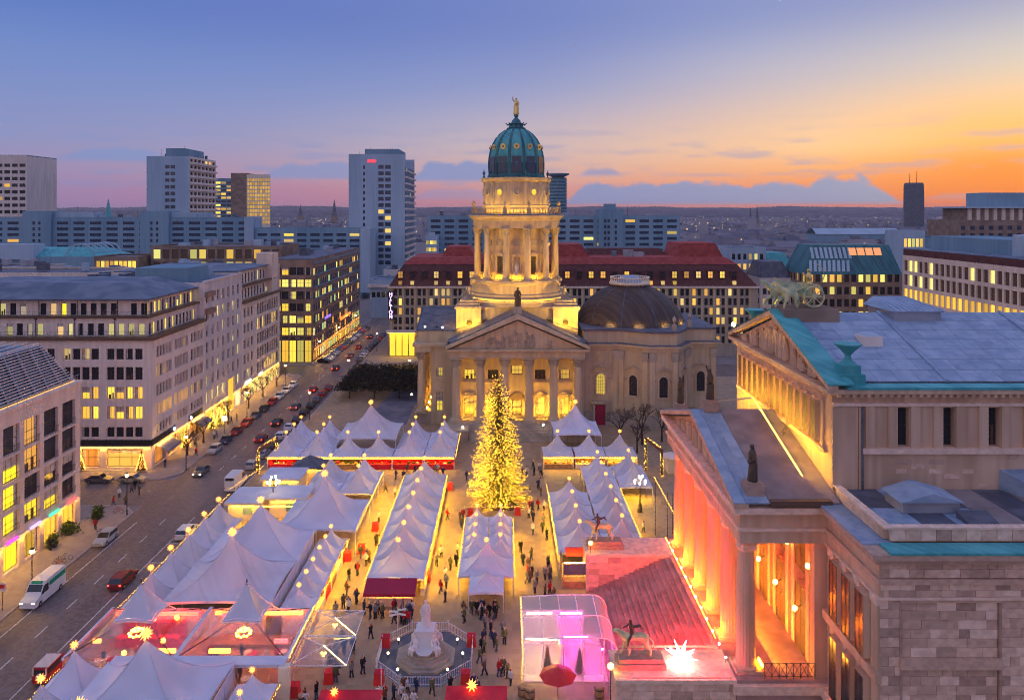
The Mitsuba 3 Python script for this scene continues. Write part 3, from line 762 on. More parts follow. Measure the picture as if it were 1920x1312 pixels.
# porch back wall with windows
pw = []
for cx in (-7.9, -2.45, 8.25, 13.75):
    lit = {-7.9: (1.0, .62, .06), -2.45: None, 8.25: None, 13.75: (.55, .32, .05)}[cx]
    pw.append((cx + 12 - 1.2, cx + 12 + 1.2, 10.9 - zp, 13.1 - zp, lit, (2, 1, .09)))
    pw.append((cx + 12 - 1.1, cx + 12 + 1.1, .15, 6.7 - zp, {-7.9: (.8, .42, .04), -2.45: (.8, .5, .05), 8.25: (1.2, .9, .1), 13.75: (.9, .55, .05)}[cx], (1, 2, .1)))
pw.append((2.95 + 12 - 1.25, 2.95 + 12 + 1.25, 12.0 - zp, 14.0 - zp, (.7, .42, .06), (2, 1, .09)))
pw.append((2.95 + 12 - 1.1, 2.95 + 12 + 1.1, .05, 6.2 - zp, (.28, .1, .03), (1, 1, .14)))
facade(D, (-12, 170, zp), (1, 0), 30.2, zc - zp, pw, 'limestone', .55, 'frame_dark')
for cx in (-7.9, -2.45, 8.25, 13.75):
    part('window_gable', D, MB().wedge([(-1.6, 0), (1.6, 0), (0, .75)], (cx, 169.6, 7.5), (1, 0), (0, 1), .45).box(cx - 1.7, cx + 1.7, 169.5, 170, 7.2, 7.5), 'limestone')
    part('window_surround', D, MB().box(cx - 1.5, cx - 1.14, 169.85, 170, zp, 7.2).box(cx + 1.14, cx + 1.5, 169.85, 170, zp, 7.2), 'limestone')
part('string_course', D, MB().box(-11.8, .6, 169.75, 170, 10.1, 10.4).box(5.2, 18, 169.75, 170, 10.1, 10.4), 'limestone')
part('door_arch', D, MB().wedge([(1.7 * math.cos(a), 1.7 * math.sin(a)) for a in np.linspace(0, PI, 13)], (2.95, 169.7, 6.3), (1, 0), (0, 1), .3), 'brown_stone')
for x in (-10.6, -5.2, .2, 5.6, 11.0, 16.45): column(D, x, 165.6, zp, 14.2, .95)
for x in (-10.6, 16.45): column(D, x, 169.3, zp, 14.2, .9, name='rear_column')
part('porch_side', D, MB().box(-12.0, -11.2, 170, 174, zp, zc).box(17.2, 18.0, 170, 174, zp, zc), 'limestone')
# entablature and gable of the porch
part('entablature', D, MB().box(-11.9, 17.9, 164.5, 170.6, 16.8, 18.1).box(-12.1, 18.1, 164.3, 170.6, 18.1, 18.35), 'limestone')
part('cornice', D, MB().box(-12.8, 18.8, 163.7, 170.6, 18.35, 18.75), 'limestone')
m = MB()
for x in np.arange(-12.3, 18.4, .62): m.box(x, x + .3, 164.0, 164.3, 18.05, 18.34)
k_ = part('dentils', D, m, 'limestone'); labels[k_] = {'label': 'row of small stone dentils under the porch cornice', 'kind': 'stuff'}
part('gable_wall', D, MB().wedge([(-14.6, 0), (14.6, 0), (0, 6.2)], (3, 165.1, 18.75), (1, 0), (0, 1), 8), 'limestone')
for s in (-1, 1):
    p = [(3 + s * 15.9, 18.75), (3 + s * 15.9, 19.3), (3, 26.5), (3, 25.4)]
    part('raking_cornice', D, MB().wedge([(a - 3, b) for a, b in (p if s > 0 else p[::-1])], (3, 163.8, 0), (1, 0), (0, 1), 1.6), 'limestone')
    part('porch_roof', D, MB().hexa([(3 + s * 15.9, 165.4, 19.32), (3, 165.4, 26.52), (3, 176, 26.52), (3 + s * 15.9, 176, 19.32)], [(3 + s * 15.9, 165.4, 19.5), (3, 165.4, 26.7), (3, 176, 26.7), (3 + s * 15.9, 176, 19.5)]), 'slate')
m = MB(); rr = random.Random(11)
for _ in range(46):
    x = rr.gauss(0, 4.2); hmax = 5.0 * (1 - abs(x) / 13) - .6
    if hmax < .5: continue
    b = rr.uniform(.1, max(.2, hmax * .5)); t = min(hmax, b + rr.uniform(.5, 1.6))
    m.tube((3 + x, 164.95, 18.9 + b), (3 + x + rr.uniform(-.5, .5), 164.95, 18.9 + t), rr.uniform(.16, .34), .14, s=6)
    m.balls([(3 + x, 164.85, 18.9 + t)], .24, 1)
k_ = part('gable_relief', D, m, 'limestone_grey'); labels[k_] = {'label': 'carved figure relief in the porch gable', 'kind': 'stuff'}
# main body, left arm with its own porch
bw = []
for a in (1.2,):
    bw += [(a, a + 1.5, 11.2, 13.2, (.5, .35, .06), (2, 1, .08)), (a, a + 1.5, zp + .6, 7.4, (.7, .5, .06), (1, 2, .09))]
facade(D, (-16.8, 172, 0), (1, 0), 4.8, zc, bw, 'limestone', .4)
part('window_gable', D, MB().wedge([(-1.3, 0), (1.3, 0), (0, .65)], (-14.85, 171.6, 8.1), (1, 0), (0, 1), .4).box(-16.2, -13.5, 171.55, 172, 7.8, 8.1), 'limestone')
part('string_course', D, MB().box(-16.8, -12.1, 171.75, 172, 10.1, 10.4), 'limestone')
part('wall', D, MB().quad((-16.8, 172, 0), (-16.8, 202, 0), (-16.8, 202, zc), (-16.8, 172, zc)), 'limestone'); part('wall', D, MB().quad((18, 172, 0), (18, 172, zc), (24, 172, zc), (24, 172, 0)), 'limestone')
for y in (173.2, 178.2, 183.4, 190.6, 195.8, 200.8): column(D, -19.2, y, zp, 14.2, .9, name='side_column')
part('side_entablature', D, MB().box(-20.4, -16.6, 171.6, 202.4, 16.8, 18.1).box(-21.0, -11.9, 171.2, 202.8, 18.1, 18.75), 'limestone')
part('side_attic', D, MB().box(-20.0, -11, 173.4, 201, 18.75, 21.4), 'limestone')
part('side_roof', D, MB().hexa([(-20.1, 173.2, 21.4), (-11, 173.2, 21.4), (-11, 187, 25.2), (-20.1, 187, 25.2)], [(-20.1, 173.2, 21.6), (-11, 173.2, 21.6), (-11, 187, 25.4), (-20.1, 187, 25.4)]).hexa([(-20.1, 187, 25.2), (-11, 187, 25.2), (-11, 201, 21.4), (-20.1, 201, 21.4)], [(-20.1, 187, 25.4), (-11, 187, 25.4), (-11, 201, 21.6), (-20.1, 201, 21.6)]).wedge([(-13.8, 0), (13.8, 0), (0, 3.8)], (-20.2, 187, 21.4), (0, 1), (-1, 0), .3), 'slate')
# square base of the tower
part('tower_base', D, MB().box(CX - 13.6, CX + 13.6, 175.2, 200, 18.6, 26.2), 'limestone')
for s in (-1, 1):
    for y in (174.0, 196.5):
        x0, x1 = sorted((CX + s * 14.2, CX + s * 8.4))
        part('corner_pier', D, MB().box(x0, x1, y, y + 5.4, 18.6, 26.4).box(x0 - .35, x1 + .35, y - .35, y + 5.75, 26.4, 26.9).box(x0 + .3, x1 - .3, y + .3, y + 5.1, 26.9, 27.6).box(x0 + .8, x1 - .8, y + .8, y + 4.6, 27.6, 28.3), 'limestone')
part('base_cornice', D, MB().box(CX - 13.9, CX + 13.9, 174.9, 200.3, 26.2, 26.7), 'limestone')
for x, y in ((-8.1, 173.95), (-4.4, 175.15), (10.5, 175.15), (14.3, 173.95)):
    m = MB()
    for i in range(16):
        a, b = i * PI / 8, (i + 1) * PI / 8
        m.quad((x + .95 * math.cos(a), y, 23.2 + .95 * math.sin(a)), (x + .7 * math.cos(a), y - .12, 23.2 + .7 * math.sin(a)), (x + .7 * math.cos(b), y - .12, 23.2 + .7 * math.sin(b)), (x + .95 * math.cos(b), y, 23.2 + .95 * math.sin(b)))
    kk = part('oculus', D, m, 'limestone')
    put(kk + '__pane', MB().wedge([(.72 * math.cos(a), .72 * math.sin(a)) for a in np.arange(16) * PI / 8], (x, y - .06, 23.2), (1, 0), (0, 1), .03), 'pane_lit', emit=(1.0, .7, .06))
# round tower
c0 = (CX, CY, 0)
part('tower_plinth', D, MB().lathe([(13.0, 26.7), (13.0, 27.6), (12.2, 27.6), (12.2, 28.4), (11.5, 28.4), (11.5, 29.2), (11.1, 29.4), (11.1, 31.6), (11.5, 31.9), (11.5, 32.5), (0, 32.5)], c0, 48), 'limestone', 30)
# drum behind the columns, with niches and windows
part('drum', D, MB().lathe([(7.7, 32.5), (7.7, 45.0)], c0, 48), 'limestone', 30)
for i in range(12):
    a = -PI / 2 + i * PI / 6
    if math.sin(a) > .3: continue
    ux, uy = -math.sin(a), math.cos(a); nx, ny = math.cos(a), math.sin(a)
    o = (CX + 7.45 * nx, CY + 7.45 * ny, 33.9)
    kk = part('tower_window', D, MB().obox(o, (ux, uy), (nx, ny), -1.15, -.8, 0, .65, 0, 4.4).obox(o, (ux, uy), (nx, ny), .8, 1.15, 0, .65, 0, 4.4).obox(o, (ux, uy), (nx, ny), -1.4, 1.4, 0, .8, 4.4, 4.75).wedge([(-1.4, 4.75), (1.4, 4.75), (0, 5.5)], o, (ux, uy), (nx, ny), .8), 'limestone')
    if i % 2:
        put(kk + '__pane', MB().obox(o, (ux, uy), (nx, ny), -.8, .8, 0, .36, 0, 4.4), 'pane_lit', emit=(.85, .5, .05))
        put(kk + '__bars', MB().obox(o, (ux, uy), (nx, ny), -.06, .06, .3, .42, 0, 4.4).obox(o, (ux, uy), (nx, ny), -.8, .8, .3, .42, 1.4, 1.5).obox(o, (ux, uy), (nx, ny), -.8, .8, .3, .42, 2.9, 3.0), 'frame_dark')
    else:
        put(kk + '__niche_statue', figure(3.0, 0).apply_transform(np.array(place(CX + 8.1 * nx, CY + 8.1 * ny, 34.0, math.degrees(a) + 90).matrix, float)), 'statue_white', True)
    part('swag', D, MB().obox(o, (ux, uy), (nx, ny), -1.2, 1.2, .2, .4, 7.0, 8.2), 'limestone_grey')
for i in range(12):
    a = -PI / 2 + PI / 12 + i * PI / 6
    column(D, CX + 10.0 * math.cos(a), CY + 10.0 * math.sin(a), 32.5, 12.6, .78, rz=math.degrees(a), name='tower_column')
m = MB()
for i in range(72):
    a = i * PI / 36; m.tube((CX + 8.7 * math.cos(a), CY + 8.7 * math.sin(a), 32.5), (CX + 8.7 * math.cos(a), CY + 8.7 * math.sin(a), 33.6), .09, s=4, cap=False)
m.lathe([(8.85, 33.6), (8.85, 33.85), (8.55, 33.85), (8.55, 33.6)], c0, 48)
part('gallery_railing', D, m, 'limestone')
part('tower_entablature', D, MB().lathe([(9.0, 45.1), (10.7, 45.1), (10.7, 45.9), (10.85, 45.9), (10.85, 46.9), (11.2, 47.1), (11.2, 47.4), (11.9, 47.8), (11.9, 48.2), (9, 48.2)], c0, 60), 'limestone', 30)
part('tower_cornice_line', D, MB().lathe([(11.7, 48.2), (11.9, 48.22), (11.6, 48.5), (10.6, 48.5)], c0, 60), 'slate', 30)
m = MB()
for i in range(84):
    a = i * 2 * PI / 84; x, y = CX + 11.0 * math.cos(a), CY + 11.0 * math.sin(a)
    m.tube((x, y, 48.5), (x, y, 49.0), .08, .14, 4, False).tube((x, y, 49.0), (x, y, 49.7), .14, .07, 4, False)
m.lathe([(11.2, 49.7), (11.2, 50.0), (10.8, 50.0), (10.8, 49.7)], c0, 60)
part('balustrade', D, m, 'limestone')
for i in range(12):
    a = -PI / 2 + PI / 12 + i * PI / 6; x, y = CX + 11 * math.cos(a), CY + 11 * math.sin(a)
    kk = part('baluster_pier', D, MB().obox((x, y, 48.4), (-math.sin(a), math.cos(a)), (math.cos(a), math.sin(a)), -.35, .35, -.3, .3, 0, 1.75), 'limestone')
    put(kk + '__urn', MB().lathe([(.1, 0), (.25, .1), (.1, .3), (.4, .8), (.42, 1.0), (.2, 1.15), (.12, 1.5), (0, 1.6)], (x, y, 50.15), 8), 'limestone_grey', True)
part('upper_drum', D, MB().lathe([(8.4, 48.4), (8.4, 50.6), (8.15, 50.8), (8.15, 56.3), (8.6, 56.5), (8.8, 57.0), (8.8, 57.3), (7, 57.3)], c0, 48), 'limestone', 30)
for i in range(12):
    a = -PI / 2 + i * PI / 6; nx, ny = math.cos(a), math.sin(a); ux, uy = -ny, nx
    o = np.array((CX + 8.1 * nx, CY + 8.1 * ny, 53.8))
    m = MB()
    for j in range(16):
        p = [o + np.array([ux * q * math.cos(t), uy * q * math.cos(t), q * math.sin(t)]) + np.array([nx, ny, 0]) * d for q, d, t in ((.9, .1, j * PI / 8), (.7, .28, j * PI / 8), (.7, .28, (j + 1) * PI / 8), (.9, .1, (j + 1) * PI / 8))]
        m.quad(*p)
    kk = part('round_window', D, m, 'limestone')
    put(kk + '__pane', MB().wedge([(.72 * math.cos(t), .72 * math.sin(t)) for t in np.arange(12) * PI / 6], o, (ux, uy), (nx, ny), .18), 'pane_lit' if i in (1, 11) else 'limestone_grey', emit=(1.0, .62, .05) if i in (1, 11) else None)
    b = a + PI / 12
    part('drum_pilaster', D, MB().obox((CX + 8.1 * math.cos(b), CY + 8.1 * math.sin(b), 50.7), (-math.sin(b), math.cos(b)), (math.cos(b), math.sin(b)), -.5, .5, 0, .2, 0, 5.5), 'limestone')
    kk = part('corner_urn', D, MB().lathe([(.3, 0), (.3, .4), (.12, .6), (.35, 1.1), (.3, 1.5), (.1, 1.7), (.05, 2.2), (0, 2.3)], (CX + 8.3 * math.cos(b), CY + 8.3 * math.sin(b), 57.3), 8), 'copper_dark', True) if i % 3 == 0 else None
# dome with ribs and gilded discs
prof = [(7.2, 57.3), (7.2, 57.9), (6.95, 58.1), (6.85, 58.4), (6.95, 59.5), (6.98, 61), (6.85, 62.5), (6.55, 64), (6.0, 65.6), (5.2, 67.1), (4.1, 68.4), (2.9, 69.3), (1.8, 69.8)]
part('dome', D, MB().lathe(prof[5:], c0, 48), 'copper', 40)
part('dome_skirt', D, MB().lathe(prof[:6], c0, 48), 'copper_dark', 30)
for i in range(12):
    a = -PI / 2 + PI / 12 + i * PI / 6
    m = MB()
    for (r0, z0), (r1, z1) in zip(prof[2:-1], prof[3:]):
        q = [(CX + (r + d) * math.cos(a) - s * w * math.sin(a), CY + (r + d) * math.sin(a) + s * w * math.cos(a), z) for r, z, w in ((r0, z0, .28 * (r0 / 7 + .25)), (r1, z1, .28 * (r1 / 7 + .25))) for s in (-1, 1) for d in (0, .22)]
        m.add(q, [[1, 3, 7, 5], [0, 1, 5, 4], [3, 2, 6, 7]])
    part('dome_rib', D, m, 'copper_dark')
    b = a + PI / 12
    if math.sin(b) > .55: continue
    nx, ny = math.cos(b), math.sin(b); o = np.array([CX + 6.25 * nx, CY + 6.25 * ny, 64.9])
    kk = part('gilt_disc', D, MB().wedge([(.72 * math.cos(t), .72 * math.sin(t)) for t in np.arange(14) * 2 * PI / 14], o, (-ny, nx), (nx, ny), .34), 'gold')
    put(kk + '__boss', MB().lathe([(.3, 0), (.3, .12), (.0, .2)], (0, 0, 0), 8).turned(np.array([[-ny, 0, nx, o[0] + nx * .34], [nx, 0, ny, o[1] + ny * .34], [0, 1, 0, o[2]], [0, 0, 0, 1]])), 'brown_stone')
    part('dome_panel', D, MB().obox((CX + 6.86 * nx, CY + 6.86 * ny, 58.6), (-ny, nx), (nx, ny), -1.15, 1.15, 0, .1, 0, 3.9), 'pane_blue')
part('lantern', D, MB().lathe([(2.3, 69.6), (2.4, 69.9), (1.9, 70.1), (1.7, 70.7), (1.9, 71), (1.3, 71.2), (1.0, 71.9), (.6, 72.3), (.35, 72.6), (.6, 73), (.55, 73.3), (0, 73.4)], c0, 16), 'copper_dark', 40)
for i in range(8):
    a = i * PI / 4; part('lantern_leaf', D, MB().tube((CX + 1.9 * math.cos(a), CY + 1.9 * math.sin(a), 70.6), (CX + 2.7 * math.cos(a), CY + 2.7 * math.sin(a), 71.2), .25, .08, 5), 'copper_dark')
sk = thing('gilded_statue', 'gilded standing figure on the very top of the cathedral dome', 'statue')
statue(sk, CX, CY, 73.4, 4.3, 'gold', arm=1)
sk = thing('gable_statue', 'dark stone figure standing on the peak of the cathedral porch gable', 'statue')
statue(sk, CX, 166, 28.0, 4.4, 'bronze', plinth=(.9, 1.6), pb='limestone_grey')
for i, (x, lab) in enumerate(((-8.2, 'crouching stone figure group on the left corner pier of the tower base'), (14.3, 'crouching stone figure group on the right corner pier of the tower base'))):
    sk = thing('pier_statue', lab, 'statue')
    statue(sk, x, 176.6, 29.2, 2.6, 'limestone_grey', arm=2, plinth=(.8, .95))
# domed church hall to the right
facets = [((18.1, 172), (26.4, 172)), ((26.4, 172), (32.6, 168.2)), ((32.6, 168.2), (39.2, 168.2)), ((39.2, 168.2), (42.2, 173)), ((42.2, 174.5), (49.6, 174.5)), ((49.6, 174.5), (49.6, 199))]
poly = [(18.1, 172), (26.4, 172), (32.6, 168.2), (39.2, 168.2), (42.2, 173), (42.2, 174.5), (49.6, 174.5), (49.6, 199.5), (42.2, 199.5), (18.1, 202)]
part('hall_wall', D, MB().prism(poly, 0, 17.3), 'limestone')
from shapely.geometry import Polygon as _P
def grow(d, z0, z1, mt, name):
    q = list(_P(poly).buffer(d, join_style=2).exterior.coords)[:-1]
    part(name, D, MB().prism(q, z0, z1), mt)
grow(.25, 17.3, 18.3, 'limestone', 'hall_frieze'); grow(.9, 18.3, 18.75, 'limestone', 'hall_cornice'); grow(.92, 18.75, 18.9, 'slate', 'hall_flashing'); grow(-.3, 18.9, 21.6, 'limestone', 'hall_attic'); grow(.1, 21.6, 22.0, 'slate', 'attic_cap'); grow(.35, 0, 3.2, 'limestone_grey', 'hall_base')
for fi, ((xa, ya), (xb, yb)) in enumerate(facets[:5]):
    L = math.hypot(xb - xa, yb - ya); u = ((xb - xa) / L, (yb - ya) / L); n = (u[1], -u[0])
    if L < 5: continue
    cxw, cyw = (xa + xb) / 2, (ya + yb) / 2
    o = (cxw, cyw, 7.2)
    arch = [(-.95, 0), (.95, 0), (.95, 3.7)] + [(.95 * math.cos(t), 3.7 + .95 * math.sin(t)) for t in np.linspace(0, PI, 9)[1:-1]] + [(-.95, 3.7)]
    big = [(-1.3, -.3), (1.3, -.3), (1.3, 3.7)] + [(1.3 * math.cos(t), 3.7 + 1.3 * math.sin(t)) for t in np.linspace(0, PI, 9)[1:-1]] + [(-1.3, 3.7)]
    ring = _P(big).difference(_P(arch))
    rm = trimesh.creation.extrude_polygon(ring, .3, engine='earcut'); q = np.array(rm.vertices)
    kk = num('arched_window', D)
    put(kk + '__surround', MB().add(np.array(o) + q[:, :1] * np.array([*u, 0]) + q[:, 1:2] * np.array([0, 0, 1]) + q[:, 2:3] * np.array([*n, 0]), rm.faces), 'limestone')
    put(kk + '__pane', MB().wedge(arch, o, u, n, .06), 'pane_lit' if fi == 0 else 'pane_dark', emit=(.55, .38, .06) if fi == 0 else None)
    bars = MB().obox(o, u, n, -.04, .04, .06, .12, 0, 4.6)
    for z in np.arange(.7, 4.2, .75): bars.obox(o, u, n, -.93, .93, .06, .11, z, z + .05)
    for x in (-.5, .5): bars.obox(o, u, n, x - .03, x + .03, .06, .115, 0, 4.4)
    put(kk + '__bars', bars, 'frame_dark')
    g = MB()
    for s in (-1, 1): g.wedge([(0, 6.9), (0, 6.55), (s * 2.0, 5.5), (s * 2.0, 5.85)] if s > 0 else [(s * 2.0, 5.85), (s * 2.0, 5.5), (0, 6.55), (0, 6.9)], o, u, n, .5)
    put(kk + '__gable', g, 'limestone_grey')
    part('string_course', D, MB().obox((cxw, cyw, 10.8), u, n, -L / 2 + .5, -1.6, 0, .2, 0, .25).obox((cxw, cyw, 10.8), u, n, 1.6, L / 2 - .5, 0, .2, 0, .25), 'limestone_grey')
    for s in (-1, 1):
        kk = part('pilaster', D, MB().obox((cxw, cyw, zp + .6), u, n, s * (L / 2 - .75) - .6, s * (L / 2 - .75) + .6, 0, .4, 0, 12.4), 'limestone')
        put(kk + '__capital', MB().obox((cxw, cyw, 15.2), u, n, s * (L / 2 - .75) - .75, s * (L / 2 - .75) + .75, 0, .6, .8, 2.0).obox((cxw, cyw, 15.2), u, n, s * (L / 2 - .75) - .65, s * (L / 2 - .75) + .65, 0, .5, .0, .8), 'limestone_grey')
part('red_door', D, MB().box(20.9, 23.3, 171.5, 171.7, .1, 4.6).box(22.05, 22.15, 171.46, 171.5, .1, 4.6), 'crimson')
part('door_frame', D, MB().box(20.4, 20.9, 171.3, 171.7, .1, 5).box(23.3, 23.8, 171.3, 171.7, .1, 5).box(20, 24.2, 171.1, 171.7, 5, 5.5), 'limestone_grey')
dc = (31.4, 186.5, 0)
dp = [(13.4, 21.9), (13.3, 22.3), (13.0, 23.1), (12.4, 24.4), (11.4, 25.9), (10.1, 27.3), (8.4, 28.7), (6.4, 29.9), (4.8, 30.5), (4.75, 31.1)]
part('hall_dome', D, MB().lathe(dp, dc, 64), 'dome_brown', 40)
for i in range(10):
    a = -PI / 2 + PI / 10 + i * PI / 5
    m = MB()
    for (r0, z0), (r1, z1) in zip(dp[:-1], dp[1:]):
        q = [(dc[0] + (r + d) * math.cos(a) - s * .14 * math.sin(a), dc[1] + (r + d) * math.sin(a) + s * .14 * math.cos(a), z) for r, z in ((r0, z0), (r1, z1)) for s in (-1, 1) for d in (-.05, .07)]
        m.add(q, [[1, 3, 7, 5], [0, 1, 5, 4], [3, 2, 6, 7]])
    part('hall_dome_rib', D, m, 'slate')
m = MB().lathe([(4.9, 31.0), (5.1, 31.2), (5.1, 31.5), (0, 31.5)], dc, 32)
for i in range(40):
    a = i * PI / 20; m.tube((dc[0] + 4.7 * math.cos(a), dc[1] + 4.7 * math.sin(a), 31.5), (dc[0] + 4.7 * math.cos(a), dc[1] + 4.7 * math.sin(a), 32.6), .1, s=4, cap=False)
m.lathe([(4.9, 32.6), (4.9, 32.85), (4.5, 32.85), (4.5, 32.6)], dc, 32)
part('dome_platform', D, m, 'cream')
part('dome_skylight', D, MB().lathe([(3.2, 31.5), (3.0, 32.2), (2.2, 32.9), (0, 33.3)], dc, 20), 'lead_panel', 40)
for i, (x, y) in enumerate(((38.7, 169.6), (43.6, 175.6))):
    sk = thing('roof_urn', ('small stone urn on the parapet in front of the low brown dome', 'small stone urn at the right parapet corner of the cathedral hall')[i], 'urn')
    put(sk, MB().box(x - .5, x + .5, y - .5, y + .5, 22, 23.4).lathe([(.3, 23.4), (.15, 23.7), (.5, 24.4), (.4, 24.9), (.15, 25.1), (0, 25.6)], (x, y, 0), 10), 'limestone_grey')


def strip(holder, name, p, rgb_, w, toward):
    """A luminous strip: one four-cornered lamp face, shining towards a direction."""
    q = np.array(p, float)
    if np.dot(np.cross(q[1] - q[0], q[3] - q[0]), toward) < 0: p = p[::-1]
    return part(name, holder, MB().quad(*p), 'lamp_glass', emit=rgb_, w=w)


def ring_strip(holder, name, c, r0, z0, r1, z1, a0, a1, rgb_, w, n=40):
    """Part of a ring, shining inwards and up."""
    m = MB()
    g = np.linspace(a0, a1, n)
    for b, a in zip(g[:-1], g[1:]):
        m.quad((c[0] + r0 * math.cos(b), c[1] + r0 * math.sin(b), z0), (c[0] + r1 * math.cos(b), c[1] + r1 * math.sin(b), z1), (c[0] + r1 * math.cos(a), c[1] + r1 * math.sin(a), z1), (c[0] + r0 * math.cos(a), c[1] + r0 * math.sin(a), z0))
    return part(name, holder, m, 'lamp_glass', emit=rgb_, w=w)


FY = np.array([1.0, .56, .03])
strip(D, 'flood_strip', [(-11.6, 166.7, 2.75), (17.6, 166.7, 2.75), (17.6, 166.5, 3.0), (-11.6, 166.5, 3.0)], FY * 150, 8, (0, 1, 1))
strip(D, 'flood_strip', [(-18.1, 198, 2.7), (-18.1, 173, 2.7), (-18.3, 173, 2.95), (-18.3, 198, 2.95)], FY * 80, 2, (1, 0, 1))
strip(D, 'flood_strip', [(-11.2, 173.2, 21.6), (-5.4, 173.2, 23.2), (-5.4, 173.05, 23.5), (-11.2, 173.05, 21.9)], FY * 26, 3, (0, 1, 1))
strip(D, 'flood_strip', [(11.4, 173.2, 23.2), (17.2, 173.2, 21.6), (17.2, 173.05, 21.9), (11.4, 173.05, 23.5)], FY * 26, 3, (0, 1, 1))
ring_strip(D, 'flood_strip', (CX, CY), 12.7, 27.8, 12.85, 28.1, -PI * .95, -PI * .05, FY * 13, 3)
ring_strip(D, 'flood_strip', (CX, CY), 9.2, 32.62, 9.4, 32.85, -PI * 1.05, PI * .05, FY * 70, 7)
ring_strip(D, 'flood_strip', (CX, CY), 10.2, 48.55, 10.4, 48.8, -PI * 1.05, PI * .05, FY * 32, 5)
for a in (-PI * .66, -PI * .5, -PI * .34, -PI * .18): ring_strip(D, 'dome_lamp', dc, 13.7, 22.2, 13.8, 22.5, a - .07, a + .07, np.array([1.0, .58, .12]) * 22, .5, 4)
for x, y, z in ((-18.2, 172.0, 22.6), (-14.2, 172.0, 22.4), (-30.5, 176, 1.2), (-23, 186, 3.6), (-8.8, 160, 2.9), (8.5, 161.5, 3.0)):
    k = thing('lamp_ball', {22.6: 'white glowing lamp on the left edge of the side porch roof', 22.4: 'white glowing lamp on the side porch roof near the main gable', 1.2: 'white glowing lamp low beside the lawn left of the cathedral', 3.6: 'white glowing lamp on a box beside the left porch columns', 2.9: 'small white lamp on the left block of the cathedral steps', 3.0: 'small white lamp lying on the cathedral steps'}[z], 'lamp')
    put(k + '__globe', MB().balls([(x, y, z)], .28, 1), 'lamp_glass', True, emit=(9, 7.5, 5), w=.15)
    put(k + '__stem', MB().tube((x, y, z - .9), (x, y, z - .25), .06), 'dark_metal')

for x, y, z, tx, tz, I, lb in ((-15.5, 173.6, 21.9, 0, 40, 1050, 'floodlight on the side porch roof aimed at the tower'), (21.5, 171.5, 22.6, 6, 41, 1050, 'floodlight on the hall parapet aimed at the tower'), (-12.2, 165.5, 19.6, 1, 47, 1000, 'floodlight on the left corner of the main porch aimed high'), (18.2, 165.5, 19.6, 5, 47, 1000, 'floodlight on the right corner of the main porch aimed high')):
    k = thing('floodlight', lb, 'floodlight')
    d = np.array([tx - x, CY - 9 - y, tz - z], float); d /= np.linalg.norm(d); q = np.array([x, y, z + .6])
    put(k + '__housing', MB().tube(q - d * .4, q, .2, .28, 8, True).tube((x, y, z), q - d * .2, .05, s=4), 'dark_metal')
    lamp_spot(k + '__light', q + d * .15, (tx, CY - 9, tz), np.array([1.0, .56, .07]) * I, 52, 5)

# ---------------------------------------------------------------- concert hall on the right
H = thing('concert_hall', 'large neoclassical concert hall with red lit columned portico and stone wing', 'theatre')
KY = 85.5
# lower wing (north): stone clad wall facing the camera
X0, Y0 = 30.4, 60.4
part('wing_core', H, MB().box(X0 + .25, 84, Y0 + .25, 71, 0, 21.0), 'stone_tone_1')
ew = []
for a in (1.2, 3.7, 6.2):
    for b, c in ((5.0, 10.6), (12.2, 17.4)): ew.append((a, a + 1.5, b, c, None, (1, 1, .07)))
facade(H, (X0, Y0, 0), (0, 1), 9.8, 17.9, ew, 'sandstone', .8, 'frame_dark', kname='side_window')
for a in (.0, 2.95, 5.45, 7.95):
    kk = part('side_pilaster', H, MB().box(X0 - .22, X0, Y0 + a, Y0 + a + (.95 if a else 1.05), 1.5, 17.2), 'sandstone')
    put(kk + '__capital', MB().box(X0 - .34, X0, Y0 + a - .1, Y0 + a + 1.1, 17.2, 17.9), 'stone_tone_3')
part('side_ledge', H, MB().box(X0 - .5, X0, Y0 - .3, 70.2, 11.0, 11.8), 'sandstone')
part('side_ledge', H, MB().box(X0 - .7, X0, Y0 - .5, 70.2, 3.6, 4.6), 'stone_tone_3')
rs = random.Random(5)
# individual stones of the wing's front: pilasters at both ends, recessed panels between
zones = [(30.4, 32.0, 3.0, 17.7, Y0 - .02, .78), (32.25, 40.0, 12.95, 17.45, Y0 + .13, .72), (32.25, 40.0, 3.2, 12.1, Y0 + .13, .72), (40.25, 46.5, 3.0, 17.7, Y0 - .02, .78), (30.4, 47.5, 17.95, 19.0, Y0 - .10, .5), (30.4, 47.5, 19.5, 20.9, Y0 - .16, .68)]
spl = {}
for zi, (xa, xb, za, zb, yy, ch) in enumerate(zones):
    nr = max(1, round((zb - za) / ch)); hh = (zb - za) / nr
    for r in range(nr):
        if za + r * hh < 7.6: continue
        x = xa
        while x < xb - .05:
            w = min(xb - x, rs.choice([.8, 1.2, 1.6, 2.1])) if x > xa or r % 2 else min(xb - x, .7)
            if xb - (x + w) < .3: w = xb - x
            d = rs.uniform(-.03, .03)
            t = rs.choices([0, 1, 2, 3, 4], [5, 5, 2, 3, 3])[0]
            g = .012
            m = MB().hexa([(x + g, yy + d, za + r * hh + g), (x + w - g, yy + d, za + r * hh + g), (x + w - g, yy + .28, za + r * hh + g), (x + g, yy + .28, za + r * hh + g)],
                          [(x + g, yy + d, za + (r + 1) * hh - g), (x + w - g, yy + d, za + (r + 1) * hh - g), (x + w - g, yy + .28, za + (r + 1) * hh - g), (x + g, yy + .28, za + (r + 1) * hh - g)])
            part('stone', H, m, f'stone_tone_{t}')
            x += w
for z0, z1 in ((12.1, 12.95), (17.45, 17.7)): part('panel_ledge', H, MB().box(32.0, 40.25, Y0 - .25 if z0 < 13 else Y0 - .12, Y0 + .3, z0 + .02, z1 - .02), 'stone_tone_1')
